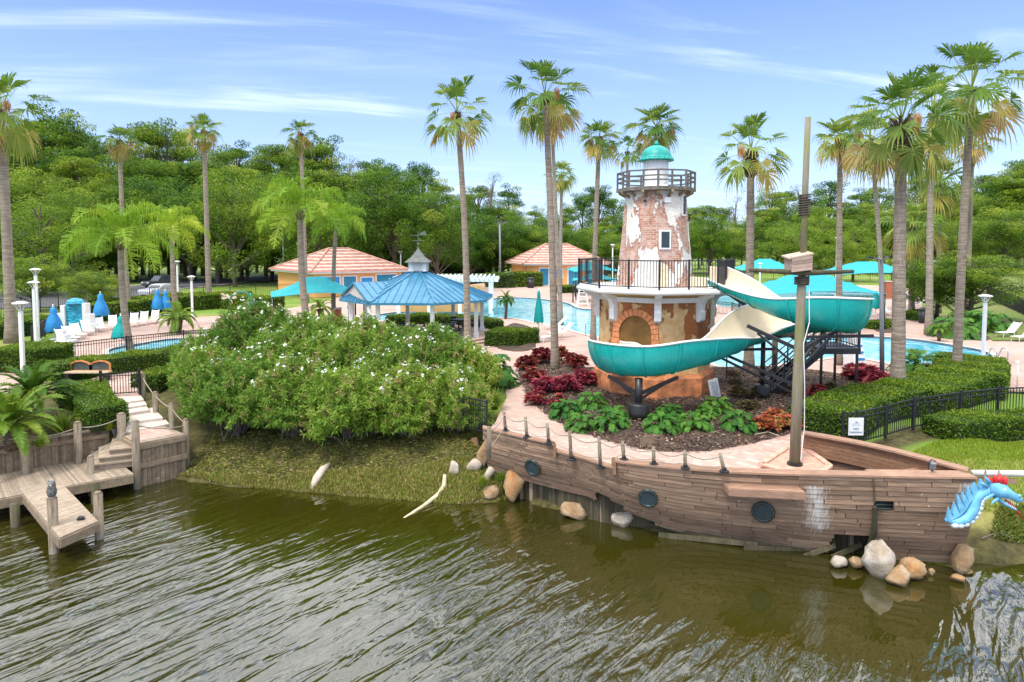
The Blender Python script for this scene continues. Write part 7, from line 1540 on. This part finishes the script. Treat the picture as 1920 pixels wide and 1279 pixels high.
# vehicles
def car(label,u,v,rz,paint,pick=False,name='parked_car',cat='car'):
    a=P(u,v,0); t=T(name,label,cat,(0,0,0)); L_,Wd,H=4.7,1.85,1.75 if pick else 1.5
    prof=[(-2.3,.35),(-2.35,.75),(-2.2,.95),(-1.0,1.02),(-.45,H-.06),(.2,H),(1.6,H-.04),(2.15,1.05),(2.3,.9),(2.32,.35)]
    def side(y,sh=0): return [(x,y*(1 if z<1.03 else .86),z) for x,z in prof]
    n=len(prof); MB().add(side(-Wd/2)+side(Wd/2),[tuple(range(n)),tuple(range(2*n-1,n-1,-1))]+[(i,n+i,n+(i+1)%n,(i+1)%n) for i in range(n)]).build('body',paint,t,bevel=.05)
    gl=[(-.88,1.08),(-.42,H-.14),(1.5,H-.14),(1.9,1.08)]
    for sg in(-1,1): y1,y2=sg*Wd*.487,sg*Wd*.437; MB().add([(gl[0][0],y1*.96,gl[0][1]),(gl[3][0],y1*.96,gl[3][1]),(gl[2][0],y2,gl[2][1]),(gl[1][0],y2,gl[1][1])]+[(x,y+sg*-.1,z) for x,y,z in [(gl[0][0],y1,gl[0][1]),(gl[3][0],y1,gl[3][1]),(gl[2][0],y2,gl[2][1]),(gl[1][0],y2,gl[1][1])]],[(0,1,2,3),(7,6,5,4),(0,4,5,1),(1,5,6,2),(2,6,7,3),(3,7,4,0)]).build('side_window',K['glass'],t)
    MB().add([(-.98,-.75,1.05),(-.98,.75,1.05),(-.5,.68,H-.1),(-.5,-.68,H-.1)],[(0,1,2,3)]).build('windscreen',K['glass'],t); MB().add([(2.17,-.75,1.1),(2.17,.75,1.1),(1.7,.68,H-.1),(1.7,-.68,H-.1)],[(3,2,1,0)]).build('rear_window',K['glass'],t)
    for x in(-1.45,1.45):
        for sg in(-1,1):
            w_=MB().tube([(x,sg*.82,.34),(x,sg*.98,.34)],.34,16).build('wheel',K['rubber'],t,True); MB().tube([(x,sg*.97,.34),(x,sg*.99,.34)],.19,10).build('rim',K['grey'],w_,True)
    for sg in(-1,1): MB().box((-2.3,sg*.65,.78),(.12,.35,.14)).build('headlight',K['white'],t); MB().box((2.25,sg*.7,.85),(.12,.2,.25)).build('tail_light',K['red'],t)
    t.location=(a.x,a.y,.05); t.rotation_euler=(0,0,rz); return t
car('dark grey vehicle with a tall rear, parked behind the fence at left',302,540,R(60),simple('dark_grey_paint',(.05,.055,.06),.25,.05,bump=0),True,'parked_suv','car'); car('silver car in front of the dark grey vehicle by the fence',300,557,R(75),simple('silver_paint',(.45,.47,.48),.25,.05,bump=0))
a=P(850,516,0); b=T('court_screen','long dark windscreen fence of the sports court behind the pergola','court fence',a); MB().box((a.x,a.y,2.2),(15,.12,3.8)).build('screen_cloth',simple('dark_screen_cloth',(.025,.03,.03),.9,.3,1),b)
for i in range(7): MB().tube([(a.x-7.5+2.5*i,a.y-.12,0),(a.x-7.5+2.5*i,a.y-.12,4.3)],.06,8).build('post',K['black'],b,True)
# ---------------- rocks and driftwood ----------------
def og(u,v,dz=0):
    for z in np.arange(0,-1.92,-.02):
        p=P(u,v,float(z))
        if float(ground_z(np.array([p.x]),np.array([p.y]))[0])>=z: break
    return Vector((p.x,p.y,max(p.z,-1.9)+dz))

def boulder(label,u,v,wp,hp,z,mat,seed,fl=1.0,Yo=0,cut=.3):
    """u,v = pixel of the boulder's foot centre"""
    q=P(u,v,z); q.y+=Yo; r=np.random.default_rng(seed); sx=wp*q.y/F/2; sz=hp*q.y/F/2*1.15; sy=sx*.8*fl; n,m_=18,12; vs=[]
    pl=[(unit(r.normal(size=3)+[0,-.3,.3]),r.uniform(.56,.86)) for _ in range(15)]
    for i in range(m_+1):
        for j in range(n):
            d=np.array([math.sin(PI*i/m_)*math.cos(2*PI*j/n),math.sin(PI*i/m_)*math.sin(2*PI*j/n),math.cos(PI*i/m_)]); s_=1.0
            for nn,o in pl:
                k=float(d@nn); 
                if k>1e-3: s_=min(s_,o/k)
            s_*=1+.03*math.sin(d[0]*9+seed)+.03*math.sin(d[2]*8+d[1]*7); vs.append((q.x+d[0]*s_*sx,q.y+d[1]*s_*sy,q.z+sz*(.75)+d[2]*s_*sz))
    o=MB().add(vs,[(i*n+j,(i+1)*n+j,(i+1)*n+(j+1)%n,i*n+(j+1)%n) for i in range(m_) for j in range(n)]).build('boulder',K[mat],None,True); 
    c=Vector(q); o.data.transform(Matrix.Translation(-c)); o.location=c; o.rotation_euler=(0,r.uniform(-.25,.25),0); tag(o,label,'rock','boulders at the waterline'); return o
for k,a in enumerate((('tan boulder standing in the water below the broken stern boards',1075,972,58,34,-1.95,'rock',0),('whitish boulder against the hull right of the broken boards',1170,988,54,32,-1.95,'rock_white',0),('flat little stone touching the whitish hull boulder',1207,990,26,12,-1.95,'rock',0),('big orange streaked boulder left of the stern',957,934,48,66,-1.8,'rock_orange',0),('tall tan boulder leaning on the stern corner',903,872,34,56,-1.2,'rock',0),('small orange block under the stern fence',892,846,22,32,-1.1,'rock_orange',0),('white angular stone on the grass left of the driftwood',886,890,38,34,-1.5,'rock_white',0),('rounded grey white stone, leftmost of the stern rocks',851,894,30,36,-1.5,'rock_white',0),('tiny white stone on the grassy bank edge',881,918,16,16,-1.8,'rock_white',0),('small tan stone at the waterline under the tiny white one',884,930,22,12,-1.9,'rock',0),('dull flat boulder beside the orange streaked one',925,934,44,30,-1.85,'rock',0),
 ('largest bow boulder, tall and pale, under the hull hole',1655,1082,70,82,-1.9,'rock_white',0),('pointed yellow boulder lowest in the water at the bow',1688,1100,56,42,-1.95,'rock',0),('round yellow boulder right of the largest bow boulder',1714,1086,56,44,-1.9,'rock_orange',0),('steep pale boulder right of the stem',1799,1068,44,62,-1.8,'rock',0),('flat yellow stone in the water right of the stem',1796,1090,36,16,-1.9,'rock_orange',0),('tiny stone between the round boulder and the stem',1747,1078,16,13,-1.9,'rock',0),('mossy white stone left of the hull hole',1571,1064,40,22,-1.9,'rock_white',0),('greenish stone under the hull hole',1606,1066,32,24,-1.9,'rock',0),('thin flat stone behind the stem waterline',1812,1074,34,8,-1.9,'rock_orange',0),
 ('flat grey stone below the platform wall',286,898,30,12,-1.8,'rock_white',0),('pale stone right of the flat one by the platform',308,890,18,14,-1.75,'rock',0),('small stone on the bank above the waterline left',262,900,14,10,-1.85,'rock',0),('stone half sunk in the litter beside the stern rocks',823,880,28,10,-1.5,'rock',0),('pinkish stone by the path foot at the stern',912,822,14,10,-.9,'rock',0))):
    boulder(*a[:7],seed=k*7+3)
def log(label,pts,rs,mat,name='driftwood_log'):
    t=MB().tube(pts,rs,10).build(name,mat,None,True); c=Vector(pts[0]); t.data.transform(Matrix.Translation(-c)); t.location=c; tag(t,label,'driftwood'); return t
K['drift']=wood('bleached_driftwood',(.55,.46,.36),(6,6,6),.3,0)
log('thick split log leaning among the stern rocks',[P(909,900,-1.45),P(928,872,-1.0),P(948,853,-.75)],[.11,.15,.12],K['drift']); log('short bleached log at the waterline in the middle of the bank',[og(584,918,.0),og(594,903,.10),og(606,887,.12),og(618,874,.08)],[.08,.14,.13,.05],K['drift'])
log('bent white pipe like branch dipping into the water',[og(834,898,.12),og(833,916,.08),og(820,932,.05),P(795,948,-1.88),P(757,972,-1.92)],[.06,.08,.07,.055,.03],simple('yellowed_white_pipe',(.62,.54,.34),.6,.2,4),'bent_branch')
b=MB()
for i,(u,v,u2,v2) in enumerate(((1828,985,1900,1010),(1850,965,1915,985),(1840,1010,1880,1000),(1865,950,1890,990))): b.tube([P(u,v,-1.45),P((u+u2)/2,(v+v2)/2-3,-1.4),P(u2,v2,-1.45)],[.018,.015,.006],5)
tag(b.build('dead_twigs',K['bark_grey']),'thin dead twigs scattered on the bare bank under the figurehead','twigs',kind='stuff')
ropething('short dark hose lying on the mulch under the coral shrubs',[P(1415,815,.12),P(1440,810,.12),P(1462,818,.12)],0,'garden_hose')
